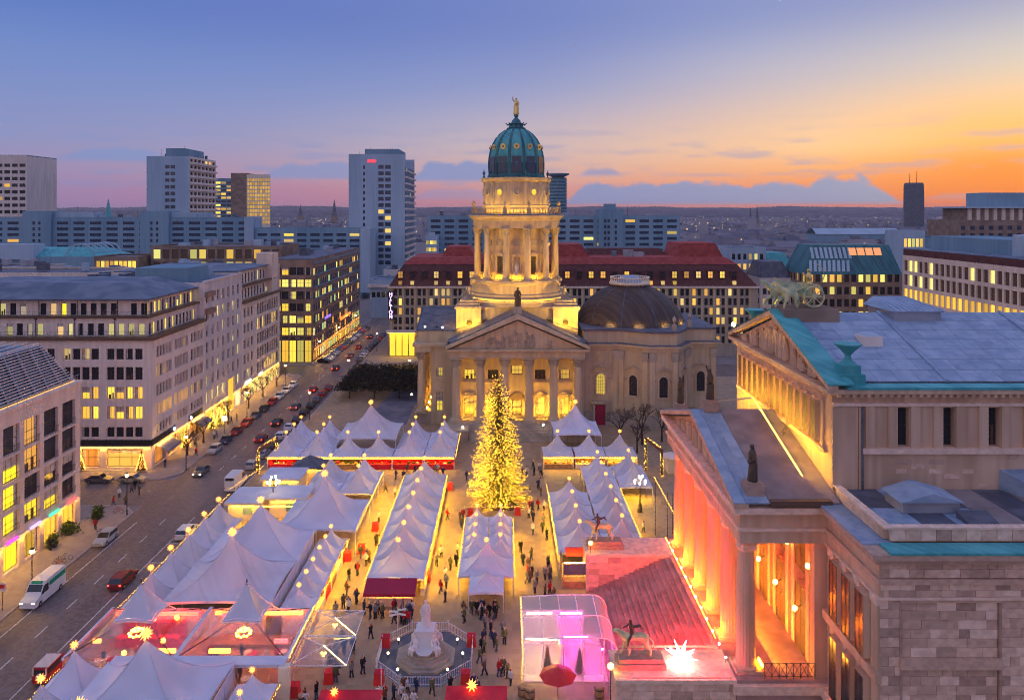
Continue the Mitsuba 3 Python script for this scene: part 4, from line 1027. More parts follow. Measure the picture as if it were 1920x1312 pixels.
for x in (32.0, 40.05): part('panel_frame', H, MB().box(x, x + .2, Y0 - .06, Y0 + .3, 3.0, 17.5), 'stone_tone_2')
part('wing_moulding', H, MB().box(X0 - .25, 84, Y0 - .25, 71, 17.72, 17.93), 'stone_tone_3')
part('wing_moulding', H, MB().box(X0 - .35, 84, Y0 - .38, 71, 19.02, 19.45), 'stone_tone_1')
part('wing_frieze', H, MB().box(X0 - .1, X0 + .3, Y0 - .1, 70.2, 17.95, 20.9), 'sandstone')
part('wing_cornice', H, MB().box(X0 - .75, 84, Y0 - .8, 71.2, 20.9, 21.3).box(X0 - 1.1, 84, Y0 - 1.15, 71.2, 21.3, 21.75), 'stone_tone_4')
part('gutter', H, MB().box(X0 + .3, 84, Y0 - 1.2, Y0 + .72, 21.75, 21.95), 'copper')
part('gutter_side', H, MB().box(X0 - 1.1, X0 + 1.4, Y0 + .72, 71, 21.75, 21.9), 'lead_panel_dark')
for i in range(19):
    x = X0 + 1.4 + i * 1.25
    part('parapet_stone', H, MB().box(x + .02, x + 1.23, Y0 + 1.0, Y0 + 1.4, 21.95, 22.95), rs.choice(['stone_tone_0', 'stone_tone_3', 'stone_tone_4']))
for i in range(7):
    y = Y0 + 1.42 + i * 1.27
    part('parapet_stone', H, MB().box(X0 + 1.0, X0 + 1.4, y + .02, y + 1.25, 21.95, 22.95), rs.choice(['stone_tone_0', 'stone_tone_3', 'sandstone']))
part('parapet_coping', H, MB().box(X0 + .85, 84, Y0 + .85, Y0 + 1.55, 22.95, 23.12).box(X0 + .85, X0 + 1.55, Y0 + 1.56, 71, 22.95, 23.12), 'stone_tone_3')
part('wing_roof', H, MB().box(X0 + 1.4, 50.5, Y0 + 1.4, 71, 22.3, 22.6), 'lead_panel_dark')
for i in range(6):
    for j in range(2): part('wing_roof_sheet', H, MB().box(32.3 + i * 3, 35.25 + i * 3, 62.1 + j * 4.4, 66.45 + j * 4.4, 22.6, 22.66 + rs.uniform(0, .03)), rs.choice(['roof_felt', 'lead_panel_dark', 'slate']))
part('wing_roof_slope', H, MB().hexa([(50.5, 61.8, 22.4), (84, 61.8, 22.4), (84, 71, 22.4), (47, 71, 22.4)], [(50.6, 61.8, 22.7), (84, 61.8, 22.7), (84, 71, 26), (47.1, 71, 24.5)]), 'lead_panel_dark')
kk = part('wing_skylight', H, MB().box(34.8, 39.8, 65.2, 68.2, 22.7, 23.7), 'zinc')
put(kk + '__lid', MB().add([(34.5, 64.9, 23.7), (40.1, 64.9, 23.7), (40.1, 68.5, 23.7), (34.5, 68.5, 23.7), (37.3, 64.9, 24.5), (37.3, 68.5, 24.5)], [[0, 4, 5, 3], [4, 1, 2, 5]]).add([(34.5, 64.9, 23.7), (40.1, 64.9, 23.7), (37.3, 64.9, 24.5), (34.5, 68.5, 23.7), (40.1, 68.5, 23.7), (37.3, 68.5, 24.5)], [[0, 1, 2], [4, 3, 5]]), 'lead_panel')
part('roof_hatch', H, MB().hexa([(39, 62.6, 22.7), (41.6, 62.6, 22.7), (41.6, 64.4, 22.7), (39, 64.4, 22.7)], [(39, 62.6, 22.85), (41.6, 62.6, 22.85), (41.6, 64.4, 23.3), (39, 64.4, 23.3)]), 'slate')
# upper block
UX, UY0, UY1 = 31.2, 71.0, 100.0
nw = []
for i, a in enumerate((37.4, 41.7, 46.0, 50.3, 54.6)): nw.append((a - UX, a - UX + 1.15, 4.7, 8.4, None, (0, 1, .06)))
facade(H, (UX, UY0, 22.0), (1, 0), 50, 9.6, nw, 'sandstone', .7, 'frame_dark', kname='upper_window')
for i in range(12):
    a = 34.3 + i * 2.15
    part('upper_pilaster', H, MB().box(a, a + .9, UY0 - .22, UY0, 26.6, 30.6), 'sandstone')
part('upper_sill', H, MB().box(34.0, 81, UY0 - .4, UY0, 26.1, 26.6), 'stone_tone_3')
part('upper_band', H, MB().box(UX - .02, 81, UY0 - .3, UY0, 30.6, 30.9), 'stone_tone_3')
for a in (31.2, 33.7): part('corner_strip', H, MB().box(a, a + (2.4 if a < 32 else .3), UY0 - .12, UY0, 22, 30.6), 'sandstone')
for i in range(9):
    for j in range(8):
        x = 34.2 + i * 3.1 + (j % 2) * 1.4
        if rs.random() < .4: part('upper_stone', H, MB().box(x, x + rs.uniform(.8, 1.6), UY0 - .05 - rs.uniform(0, .02), UY0, 22.3 + j * .46, 22.72 + j * .46), rs.choice(['stone_tone_0', 'stone_tone_3', 'stone_tone_4']))
part('drain_pipe', H, MB().tube((34.0, UY0 - .2, 22.6), (34.0, UY0 - .2, 30.5), .1, s=6), 'slate')
ew = []
for i in range(13): ew.append((2.3 + i * 1.9, 3.5 + i * 1.9, 4.6, 8.5, None, (0, 0, .05)))
facade(H, (UX, UY0, 22.0), (0, 1), 29, 9.6, ew, 'sandstone', .7, 'brown_stone', 'wood_dark', kname='gallery_window')
for i in range(14):
    a = UY0 + 1.55 + i * 1.9
    part('gallery_pilaster', H, MB().box(UX - .25, UX, a, a + .6, 26.2, 30.7), 'sandstone')
part('gallery_sill', H, MB().box(UX - .4, UX, UY0 + 1, UY1 - 1, 25.8, 26.2), 'sandstone')
part('upper_wall', H, MB().quad((UX, UY1, 0), (81, UY1, 0), (81, UY1, 31.6), (UX, UY1, 31.6)), 'sandstone')
part('upper_frieze', H, MB().box(UX - .3, 81, UY0 - .35, UY1 + .3, 31.6, 31.9), 'stone_tone_3')
part('upper_cornice', H, MB().box(UX - .9, 81, UY0 - .95, UY1 + .9, 31.9, 32.3), 'sandstone')
m = MB()
for i in range(70): m.box(UX + .2 + i * .7, UX + .5 + i * .7, UY0 - .8, UY0 - .36, 31.55, 31.88)
for i in range(41): m.box(UX - .75, UX - .31, UY0 + .3 + i * .7, UY0 + .6 + i * .7, 31.55, 31.88)
k_ = part('dentils', H, m, 'sandstone'); labels[k_] = {'label': 'row of small blocks under the main cornice', 'kind': 'stuff'}
part('eaves_gutter', H, MB().box(UX + 1.0, 81, UY0 - 1.05, UY0 + .7, 32.3, 32.55), 'copper')
part('gable', H, MB().wedge([(-14.6, 0), (14.6, 0), (0, 4.7)], (UX + .1, KY, 32.3), (0, 1), (1, 0), .8), 'sandstone')
for s in (-1, 1):
    p = [(s * 15.6, 32.3), (s * 15.6, 32.75), (0, 37.75), (0, 37.2)]
    part('gable_cornice', H, MB().wedge(p if s > 0 else p[::-1], (UX - .85, KY, 0), (0, 1), (1, 0), .95), 'sandstone')
    part('gable_flashing', H, MB().hexa([(UX - .9, KY + s * 15.7, 32.76), (UX - .9, KY, 37.77), (UX + 1.6, KY, 37.77), (UX + 1.6, KY + s * 15.7, 32.76)], [(UX - .9, KY + s * 15.7, 32.9), (UX - .9, KY, 37.92), (UX + 1.6, KY, 37.92), (UX + 1.6, KY + s * 15.7, 32.9)]), 'copper_dark' if s > 0 else 'copper')
m = MB()
for i in range(60):
    y = rs.uniform(-12.2, 12.2); hm = 4.2 * (1 - abs(y) / 14.2) - .25
    if hm < .6: continue
    b = rs.uniform(0, .15) * hm; t = hm * rs.uniform(.75, 1.0)
    m.tube((UX - .05, KY + y, 32.4 + b), (UX - .15, KY + y + rs.uniform(-.35, .35), 32.4 + t - .2), .3, .2, 6).balls([(UX - .2, KY + y + rs.uniform(-.2, .2), 32.4 + t)], .2, 1)
    m.tube((UX - .2, KY + y, 32.4 + t * .7), (UX - .25, KY + y + rs.uniform(-.9, .9), 32.4 + t * rs.uniform(.4, .9)), .12, .08, 5)
k_ = part('gable_relief', H, m, 'sandstone'); labels[k_] = {'label': 'carved crowd of figures in the yellow lit gable', 'kind': 'stuff'}
# roof panels of the north slope
def slope(y): return 32.6 + (y - 72.0) * (37.5 - 32.6) / (KY - 72.0)
part('roof_deck', H, MB().hexa([(UX + .8, 72, 32.3), (81, 72, 32.3), (81, KY, 37.2), (UX + .8, KY, 37.2)], [(UX + .8, 72, 32.52), (81, 72, 32.52), (81, KY, 37.42), (UX + .8, KY, 37.42)]).hexa([(UX + .8, KY, 37.2), (81, KY, 37.2), (81, 99, 32.3), (UX + .8, 99, 32.3)], [(UX + .8, KY, 37.42), (81, KY, 37.42), (81, 99, 32.52), (UX + .8, 99, 32.52)]), 'slate')
for j in range(7):
    ya, yb = 72.05 + j * 1.915, 72.05 + (j + 1) * 1.915 - .035
    x = UX + 1.7 - rs.uniform(0, 1.2) * (j % 2)
    x = UX + 1.7
    first = True
    while x < 62:
        w = (1.1 + .9 * (j % 2)) if first else rs.choice([1.7, 2.1, 2.5]); first = False
        t = rs.uniform(.0, .03)
        part('roof_panel', H, MB().hexa([(x, ya, slope(ya)), (x + w - .035, ya, slope(ya)), (x + w - .035, yb, slope(yb)), (x, yb, slope(yb))], [(x, ya, slope(ya) + .05 + t), (x + w - .035, ya, slope(ya) + .05 + t), (x + w - .035, yb, slope(yb) + .045), (x, yb, slope(yb) + .045)]), rs.choice(['lead_panel', 'lead_panel', 'lead_panel', 'lead_panel_dark']))
        x += w
for x in (42.6, 56.5): part('roof_rib', H, MB().hexa([(x, 72, slope(72)), (x + .3, 72, slope(72)), (x + .3, KY, slope(KY)), (x, KY, slope(KY))], [(x, 72, slope(72) + .22), (x + .3, 72, slope(72) + .22), (x + .3, KY, slope(KY) + .22), (x, KY, slope(KY) + .22)]), 'lead_panel_dark')
kk = part('roof_lantern', H, MB().box(43.6, 48.8, 83.4, 89.5, 35.8, 37.9), 'zinc')
put(kk + '__lid', MB().hexa([(43.2, 83.0, 37.9), (49.2, 83.0, 37.9), (49.2, 90, 37.9), (43.2, 90, 37.9)], [(43.3, 83.1, 38.02), (49.1, 83.1, 38.02), (48.2, 89.6, 38.9), (44.2, 89.6, 38.9)]), 'lead_panel')
m = MB()
for i in range(9): m.hexa([(43.5 + i * .66, 83.15, 38.02), (43.58 + i * .66, 83.15, 38.02), (44.55 + i * .42, 89.5, 38.86), (44.48 + i * .42, 89.5, 38.86)], [(43.5 + i * .66, 83.15, 38.1), (43.58 + i * .66, 83.15, 38.1), (44.55 + i * .42, 89.5, 38.95), (44.48 + i * .42, 89.5, 38.95)])
put(kk + '__seams', m, 'lead_panel_dark'); labels[kk + '__seams'] = {'label': 'raised seams of the roof lantern lid', 'kind': 'stuff'}
kk = part('roof_window', H, MB().box(37.7, 39.7, 78.2, 80.2, slope(78.2) - .2, slope(80.2) + .35), 'render_white')
put(kk + '__glass', MB().hexa([(37.8, 78.25, slope(80.2) + .35), (39.6, 78.25, slope(80.2) + .35), (39.6, 80.15, slope(80.2) + .35), (37.8, 80.15, slope(80.2) + .35)], [(38.1, 78.5, slope(80.2) + .6), (39.3, 78.5, slope(80.2) + .6), (39.3, 79.9, slope(80.2) + .6), (38.1, 79.9, slope(80.2) + .6)]), 'panel_pale')
tr = thing('tripod_bowl', 'teal copper bowl on a stepped pedestal at the near roof corner of the hall', 'bowl')
put(tr + '__pedestal', MB().box(32.0, 34.4, 71.0, 73.2, 32.55, 33.5).box(32.3, 34.1, 71.3, 72.9, 33.5, 34.3).lathe([(.9, 34.3), (.35, 34.8), (.28, 35.2)], (33.2, 72.1, 0), 12), 'copper')
put(tr + '__bowl', MB().lathe([(.28, 35.2), (.7, 35.7), (1.15, 36.1), (1.25, 36.2), (1.25, 36.32), (1.0, 36.3), (0, 36.2)], (33.2, 72.1, 0), 18), 'copper', 40)
tr = thing('tripod_bowl', 'teal copper bowl at the far roof corner of the hall beside a glowing lamp', 'bowl')
put(tr + '__pedestal', MB().box(32.0, 34.4, 97.8, 100, 32.55, 33.5).lathe([(.9, 33.5), (.35, 34.3), (.28, 35.0)], (33.2, 98.9, 0), 12), 'copper')
put(tr + '__bowl', MB().lathe([(.28, 35.0), (.7, 35.5), (1.25, 36.0), (1.25, 36.12), (0, 36.0)], (33.2, 98.9, 0), 18), 'copper', 40)
k = thing('wall_lamp', 'bright yellow lamp at the far top corner of the concert hall', 'lamp')
put(k + '__globe', MB().balls([(30.6, 99.6, 34.0)], .35, 1), 'lamp_glass', True, emit=(14, 9, 2.4), w=.3)
put(k + '__stem', MB().tube((30.8, 99.6, 33.6), (31.0, 99.6, 32.6), .06), 'dark_metal')
lad = MB()
for s in (0, .5): lad.tube((29.9, 80.2 + s, 24.9), (31.15, 80.2 + s, 27.4), .05, s=4)
for i in range(7): lad.tube((29.9 + 1.25 * i / 6, 80.2, 24.9 + 2.5 * i / 6), (29.9 + 1.25 * i / 6, 80.7, 24.9 + 2.5 * i / 6), .04, s=4)
part('roof_ladder', H, lad, 'wood_dark')
# portico
FZ = 5.0
part('stylobate', H, MB().box(21.9, 30.6, 70.2, 101, 0, FZ), 'stair_stone')
part('stylobate_edge', H, MB().box(21.5, 30.4, 69.7, 70.2, 3.9, FZ - .3), 'stone_tone_3')
for y in [KY + d for d in (-13.2, -7.92, -2.64, 2.64, 7.92, 13.2)]:
    kk = num('portico_column', H)
    fl_ = []
    nn = 40
    m = MB()
    for z0, r0, z1, r1 in ((FZ + .55, .92, FZ + 5.5, .9), (FZ + 5.5, .9, 16.4, .78)):
        a = np.arange(nn) * 2 * PI / nn
        f0, f1 = [(r * (1 - .055 * (np.arange(nn) % 2))) for r in (r0, r1)]
        v = np.vstack([np.stack([23.4 + f0 * np.cos(a), y + f0 * np.sin(a), a * 0 + z0], 1), np.stack([23.4 + f1 * np.cos(a), y + f1 * np.sin(a), a * 0 + z1], 1)])
        i = np.arange(nn); m.add(v, np.stack([i, (i + 1) % nn, (i + 1) % nn + nn, i + nn], 1))
    put(kk, m, 'sandstone')
    put(kk + '__base', MB().box(22.15, 24.65, y - 1.25, y + 1.25, FZ, FZ + .25).lathe([(1.2, FZ + .25), (1.24, FZ + .35), (1.05, FZ + .45), (.95, FZ + .6)], (23.4, y, 0), 20), 'sandstone')
    put(kk + '__capital', MB().lathe([(.78, 16.4), (.95, 16.8), (.8, 16.9), (.8, 17.1)], (23.4, y, 0), 16).tube((22.75, y - 1.0, 17.1), (24.05, y - 1.0, 17.1), .38, s=10).tube((22.75, y + 1.0, 17.1), (24.05, y + 1.0, 17.1), .38, s=10).box(22.5, 24.3, y - 1.05, y + 1.05, 17.25, 17.95), 'stone_tone_3')
for i, y in enumerate((70.5, 99.4)): part('anta', H, MB().box(29.3, 30.7, y, y + 1.1, FZ, 17.95), 'sandstone')
# portico back wall with doors and piers
bw = []
for d in (-10.56, -5.28, 0, 5.28, 10.56): bw += [(KY + d - 70.2 - 1.3, KY + d - 70.2 + 1.3, .05, 6.6, None, (1, 1, .1)), (KY + d - 70.2 - 1.3, KY + d - 70.2 + 1.3, 8.2, 11.6, None, (1, 1, .1))]
facade(H, (30.6, 70.2, FZ), (0, 1), 30.8, 13, bw, 'sandstone', .9, 'wood_dark', 'wood_dark', kname='portico_door')
for d in (-13.2, -7.92, -2.64, 2.64, 7.92, 13.2):
    for e in (-1.1, .5): part('pier', H, MB().box(29.7, 30.6, KY + d + e, KY + d + e + .75, FZ, 17.9), 'sandstone')
part('portico_ceiling', H, MB().box(22.4, 30.6, 70.4, 100.6, 17.9, 18.05), 'sandstone')
part('architrave', H, MB().box(22.1, 24.5, 70.0, 101, 17.95, 19.1).box(24.5, 30.6, 70.0, 71.6, 17.95, 19.1).box(24.5, 30.6, 99.4, 101, 17.95, 19.1), 'sandstone')
part('architrave_line', H, MB().box(21.9, 30.5, 69.8, 101.2, 19.1, 19.4), 'stone_tone_3')
part('frieze', H, MB().box(22.1, 30.6, 70.0, 101, 19.4, 20.9), 'sandstone')
part('portico_cornice', H, MB().box(21.4, 30.5, 69.3, 101.7, 20.9, 21.5), 'stone_tone_3')
part('portico_gable', H, MB().wedge([(-15.2, 0), (15.2, 0), (0, 4.1)], (22.6, KY, 21.5), (0, 1), (1, 0), .6), 'sandstone')
m = MB()
for i in range(34):
    y = rs.uniform(-12, 12); hm = 3.6 * (1 - abs(y) / 14.5) - .3
    if hm < .5: continue
    m.tube((22.55, KY + y, 21.6), (22.5, KY + y + rs.uniform(-.4, .4), 21.6 + hm * .8), .28, .18, 6).balls([(22.45, KY + y, 21.6 + hm * .95)], .2, 1)
k_ = part('portico_relief', H, m, 'sandstone'); labels[k_] = {'label': 'carved figures in the portico gable', 'kind': 'stuff'}
for s in (-1, 1):
    p = [(s * 16.3, 21.5), (s * 16.3, 21.95), (0, 26.3), (0, 25.8)]
    part('portico_raking_cornice', H, MB().wedge(p if s > 0 else p[::-1], (21.3, KY, 0), (0, 1), (1, 0), 1.4), 'sandstone')
    for i, (xa, xb, mt) in enumerate(((21.3, 22.4, 'lead_panel'), (22.43, 23.5, 'lead_panel_dark'), (23.53, 24.6, 'lead_panel'), (24.63, 31.15, 'roof_felt'))):
        part('portico_roof_sheet', H, MB().hexa([(xa, KY + s * 16.35, 21.96), (xb, KY + s * 16.35, 21.96), (xb, KY, 26.31), (xa, KY, 26.31)], [(xa, KY + s * 16.35, 22.08 + .03 * (i % 2)), (xb, KY + s * 16.35, 22.08 + .03 * (i % 2)), (xb, KY, 26.43 + .03 * (i % 2)), (xa, KY, 26.43 + .03 * (i % 2))]), mt)
part('portico_gutter', H, MB().box(24.7, 30.4, 69.0, 69.9, 21.75, 22.25), 'wood_dark')
for y, z, lb in ((70.9, 23.5, 'dark bronze figure on the near corner of the portico roof'), (KY, 27.6, 'dark bronze figure on the peak of the portico gable'), (99.9, 23.5, 'dark bronze figure on the far corner of the portico roof')):
    sk = thing('roof_statue', lb, 'statue')
    statue(sk, 23.6, y, z, 3.6, 'bronze', -90, 1 if y == KY else 0, (.85, 1.3), 'stone_tone_2')
rail = MB()
for i in range(8): rail.tube((24.6 + i * .68, 70.45, FZ), (24.6 + i * .68, 70.45, FZ + 1.5), .035, s=4)
for z in (.2, 1.45): rail.tube((24.6, 70.45, FZ + z), (29.3, 70.45, FZ + z), .035, s=4)
for i in range(7): rail.tube((24.6 + i * .68, 70.45, FZ + .2), (25.28 + i * .68, 70.45, FZ + 1.45), .025, s=4).tube((24.6 + i * .68, 70.45, FZ + 1.45), (25.28 + i * .68, 70.45, FZ + .2), .025, s=4)
part('grille', H, rail, 'dark_metal')
# grand stairs between cheek walls
for i in range(17):
    x = 10.9 + i * .647
    part('step', H, MB().box(x, 21.95, 75.0, 96.0, .1 + i * .288, .1 + (i + 1) * .288 - .05).box(x - .06, 21.94, 75.0, 96.0, .1 + (i + 1) * .288 - .05, .1 + (i + 1) * .288), 'stair_stone')
for nm, (ya, yb) in (('near_cheek', (70.3, 75.0)), ('far_cheek', (96.0, 100.8))):
    part('cheek_core', H, MB().box(10.95, 21.9, ya + .12, yb - .12, 0, 4.65), 'stone_tone_1')
    part('cheek_top', H, MB().box(10.5, 21.9, ya - .15, yb + .15, 4.65, FZ), 'stone_tone_3')
    for face, yy in (('front', ya), ) if nm == 'far_cheek' else (('front', ya),):
        for r in range(6):
            x = 10.9 - (.0 if r % 2 else .0); q = rs.uniform(.8, 1.6)
            while x < 21.8:
                w = min(q, 21.85 - x); q = rs.choice([1.3, 1.6, 2.0])
                part('cheek_stone', H, MB().box(x + .015, x + w - .015, yy + rs.uniform(0, .03), yy + .2, .1 + r * .757, .1 + (r + 1) * .757 - .025), rs.choice(['stone_tone_0', 'stone_tone_3', 'stone_tone_0', 'stone_tone_4']))
                x += w
    part('cheek_end', H, MB().box(10.6, 10.94, ya, yb, 0, 4.65), 'stone_tone_0')
for y0, lb in ((97.2, 'gilded bronze rider on a striding beast on the far stair block'), (71.6, 'gilded bronze rider on a striding beast on the near stair block beside the white star')):
    sk = thing('rider_statue', lb, 'statue')
    P = [((0, 0, 1.75), .42), ((1.0, 0, 1.8), .36), ((1.75, 0, 1.72), .42), ((-.55, 0, 2.2), .26), ((-.95, 0, 2.45), .2), ((-1.3, 0, 2.35), .12),
         ((-.1, .22, 1.0), .17), ((-.3, .24, .45), .1), ((-.5, .24, .08), .11), ((.15, -.22, 1.0), .17), ((.3, -.24, .5), .1), ((.2, -.24, .08), .11),
         ((1.75, .24, 1.1), .2), ((2.0, .25, .6), .11), ((1.75, .25, .08), .11), ((1.95, -.24, 1.05), .2), ((2.35, -.25, .6), .11), ((2.3, -.25, .08), .11),
         ((2.2, 0, 1.75), .08), ((2.6, 0, 1.3), .06), ((2.7, 0, .7), .06), ((2.9, 0, .4), .05)]
    B = [(0, 1), (1, 2), (0, 3), (3, 4), (4, 5), (0, 6), (6, 7), (7, 8), (0, 9), (9, 10), (10, 11), (2, 12), (12, 13), (13, 14), (2, 15), (15, 16), (16, 17), (2, 18), (18, 19), (19, 20), (20, 21)]
    put(sk + '__beast', bones_mesh(P, B, .11), 'gilt_green', True, to=place(11.9, y0 + 1.1, 5.9))
    P = [((.55, 0, 2.1), .22), ((.5, 0, 2.6), .2), ((.45, 0, 2.9), .2), ((.43, 0, 3.08), .08), ((.4, 0, 3.3), .15), ((.2, .42, 1.75), .13), ((.1, .46, 1.2), .09), ((.2, -.42, 1.75), .13), ((.1, -.46, 1.2), .09),
         ((.4, .28, 2.95), .08), ((.1, .42, 2.6), .07), ((-.25, .3, 2.5), .06), ((.5, -.28, 2.95), .08), ((.95, -.4, 2.9), .07), ((1.35, -.4, 3.1), .06), ((.7, 0, 2.7), .14), ((1.3, 0, 2.9), .1), ((1.6, 0, 2.5), .06)]
    B = [(0, 1), (1, 2), (2, 3), (3, 4), (0, 5), (5, 6), (0, 7), (7, 8), (2, 9), (9, 10), (10, 11), (2, 12), (12, 13), (13, 14), (2, 15), (15, 16), (16, 17)]
    put(sk + '__rider', bones_mesh(P, B, .1), 'bronze', True, to=place(11.9, y0 + 1.1, 5.9))
    put(sk + '__plinth', MB().box(10.9, 15.6, y0 + .1, y0 + 2.1, FZ, 5.5).box(11.1, 15.4, y0 + .3, y0 + 1.9, 5.5, 5.92), 'stone_tone_2')
    sx = sk
# chariot drawn by winged beasts on the main gable
part('chariot_base', H, MB().box(31.4, 37.4, 83.2, 87.8, 35.4, 38.1), 'brown_stone')
ck = thing('chariot_statue', 'gilded chariot with driver and two winged beasts on the hall gable', 'statue')
for s in (-1, 1):
    P = [((1.1, 0, 1.5), .42), ((.2, 0, 1.7), .46), ((-.5, 0, 2.2), .3), ((-.9, 0, 2.7), .2), ((-1.35, 0, 2.6), .1), ((0, .3, 1.0), .2), ((-.6, .3, .7), .12), ((-.8, .3, .1), .12), ((.2, -.3, .9), .2), ((0, -.3, .5), .12), ((-.1, -.3, .1), .12),
         ((1.3, .3, 1.0), .24), ((1.7, .3, .6), .12), ((1.5, .3, .1), .12), ((1.3, -.3, 1.0), .24), ((1.1, -.3, .5), .12), ((1.3, -.3, .1), .12)]
    B = [(0, 1), (1, 2), (2, 3), (3, 4), (1, 5), (5, 6), (6, 7), (1, 8), (8, 9), (9, 10), (0, 11), (11, 12), (12, 13), (0, 14), (14, 15), (15, 16)]
    kk = num('beast', ck)
    put(kk, bones_mesh(P, B, .13), 'gilt_green', True, to=place(31.4 - .3 * s, KY + s * .95, 38.1, 0, 1.05))
    w = MB()
    for i in range(6): w.hexa([(0, 0, 1.8), (.5, 0, 1.75), (.5, .07, 1.75), (0, .07, 1.8)], [(.2 + .34 * i, .2, 3.3 - .16 * i), (.42 + .34 * i, .2, 3.2 - .17 * i), (.42 + .34 * i, .27, 3.2 - .17 * i), (.2 + .34 * i, .27, 3.3 - .16 * i)])
    put(kk + '__wing', w.turned(np.array(place(31.6 - .3 * s, KY + s * 1.3, 38.1).matrix, float)), 'gilt_green')
    wh = MB(); g = np.arange(24) * PI / 12
    for r0 in (1.15,):
        for a, b in zip(g, np.roll(g, -1)): wh.tube((35 + r0 * math.cos(a), KY + s * 1.2, 39.4 + r0 * math.sin(a)), (35 + r0 * math.cos(b), KY + s * 1.2, 39.4 + r0 * math.sin(b)), .11, s=5, cap=False)
    for i in range(8): wh.tube((35, KY + s * 1.2, 39.4), (35 + 1.1 * math.cos(i * PI / 4), KY + s * 1.2, 39.4 + 1.1 * math.sin(i * PI / 4)), .07, .05, 4)
    wh.tube((35, KY + s * 1.05, 39.4), (35, KY + s * 1.4, 39.4), .22, s=8)
    part('wheel', ck, wh, 'gilt_green')
car = MB(); pr = [(math.cos(t) * 1.1, math.sin(t) * .85) for t in np.linspace(PI * .5, PI * 1.5, 12)]
for (a, b), (c, d) in zip(pr[:-1], pr[1:]): car.hexa([(34.9 + a, KY + b, 39.5), (34.9 + c, KY + d, 39.5), (34.9 + c * .9, KY + d * .9, 39.5), (34.9 + a * .9, KY + b * .9, 39.5)], [(34.8 + a * 1.15, KY + b, 40.9), (34.8 + c * 1.15, KY + d, 40.9), (34.8 + c * 1.03, KY + d * .9, 40.9), (34.8 + a * 1.03, KY + b * .9, 40.9)])
car.box(34, 36, KY - .8, KY + .8, 39.3, 39.5).path([(34.6, KY - .85, 40.8), (35.6, KY - .85, 40.7), (36.1, KY - .85, 40.3), (36.0, KY - .85, 39.6)], .09)
part('car', ck, car, 'gilt_green')
put(ck + '__driver', figure(3.1, 2), 'gold', True, to=place(34.9, KY, 39.5, -90))
part('bow', ck, MB().path([(36.2, KY - .5, 41.0), (36.5, KY - .5, 41.8), (36.2, KY - .5, 42.6), (35.6, KY - .5, 43.1)], .06), 'gilt_green')
# lights of the hall: lanterns in the portico, red and amber floods on the stairs and columns
for y, z, x in ((74.5, 9.5, 29.0), (79.8, 9.5, 29.0), (85.1, 9.5, 29.0), (90.4, 9.5, 29), (72.0, 14.9, 29.3), (77.3, 14.9, 29.3), (82.6, 14.9, 29.3)):
    k = thing('portico_lantern', f'yellow portico lantern, {"hung high" if z > 12 else "fixed low"}, {("first", "second", "third", "fourth")[int((y - 66.7) // 5.25) - 1]} from the camera', 'lantern', 'lanterns along the portico wall')
    put(k + '__globe', MB().balls([(x, y, z)], .3, 1), 'lamp_glass', True, emit=(16, 9.5, 1.4), w=.3)
    put(k + '__bracket', MB().tube((x, y, z), (x + .7, y, z + .35), .05, s=4), 'dark_metal')
strip(H, 'flood_strip', [(21.6, 99.5, 5.55), (21.6, 76, 5.55), (21.45, 76, 5.8), (21.45, 99.5, 5.8)], np.array([1.0, .15, .001]) * 170, 7, (1, 0, .7))
for d in (-13.2, -7.92, -2.64, 2.64, 7.92, 13.2): strip(H, 'column_lamp', [(24.75, KY + d - .7, 5.3), (24.75, KY + d + .7, 5.3), (24.9, KY + d + .7, 5.55), (24.9, KY + d - .7, 5.55)], np.array([1.0, .36, .004]) * 190, 1.2, (-1, 0, .8))
strip(H, 'flood_strip', [(26.0, 99.5, 5.45), (26.0, 72, 5.45), (25.9, 72, 5.75), (25.9, 99.5, 5.75)], np.array([1.0, .40, .03]) * 60, 4, (1, 0, .3))
strip(H, 'flood_strip', [(28.6, 71.5, 23.7), (28.6, 85, 27.5), (28.45, 85, 27.7), (28.45, 71.5, 23.9)], FY * 85, 4, (1, 0, .7))
strip(H, 'flood_strip', [(28.6, 86, 27.5), (28.6, 99.5, 23.7), (28.45, 99.5, 23.9), (28.45, 86, 27.7)], FY * 85, 4, (1, 0, .7))
strip(H, 'flood_strip', [(11.5, 75.12, 5.2), (21.4, 75.12, 5.2), (21.4, 75.0, 5.5), (11.5, 75.0, 5.5)], np.array([1.0, .03, .02]) * 330, 6, (0, 1, .15))
strip(H, 'flood_strip', [(12, 70.2, 5.15), (21.4, 70.2, 5.15), (21.4, 70.1, 5.35), (12, 70.1, 5.35)], np.array([1.0, .03, .06]) * 60, 2, (0, .3, 1))

# ---------------------------------------------------------------- Christmas market
_tents = {}


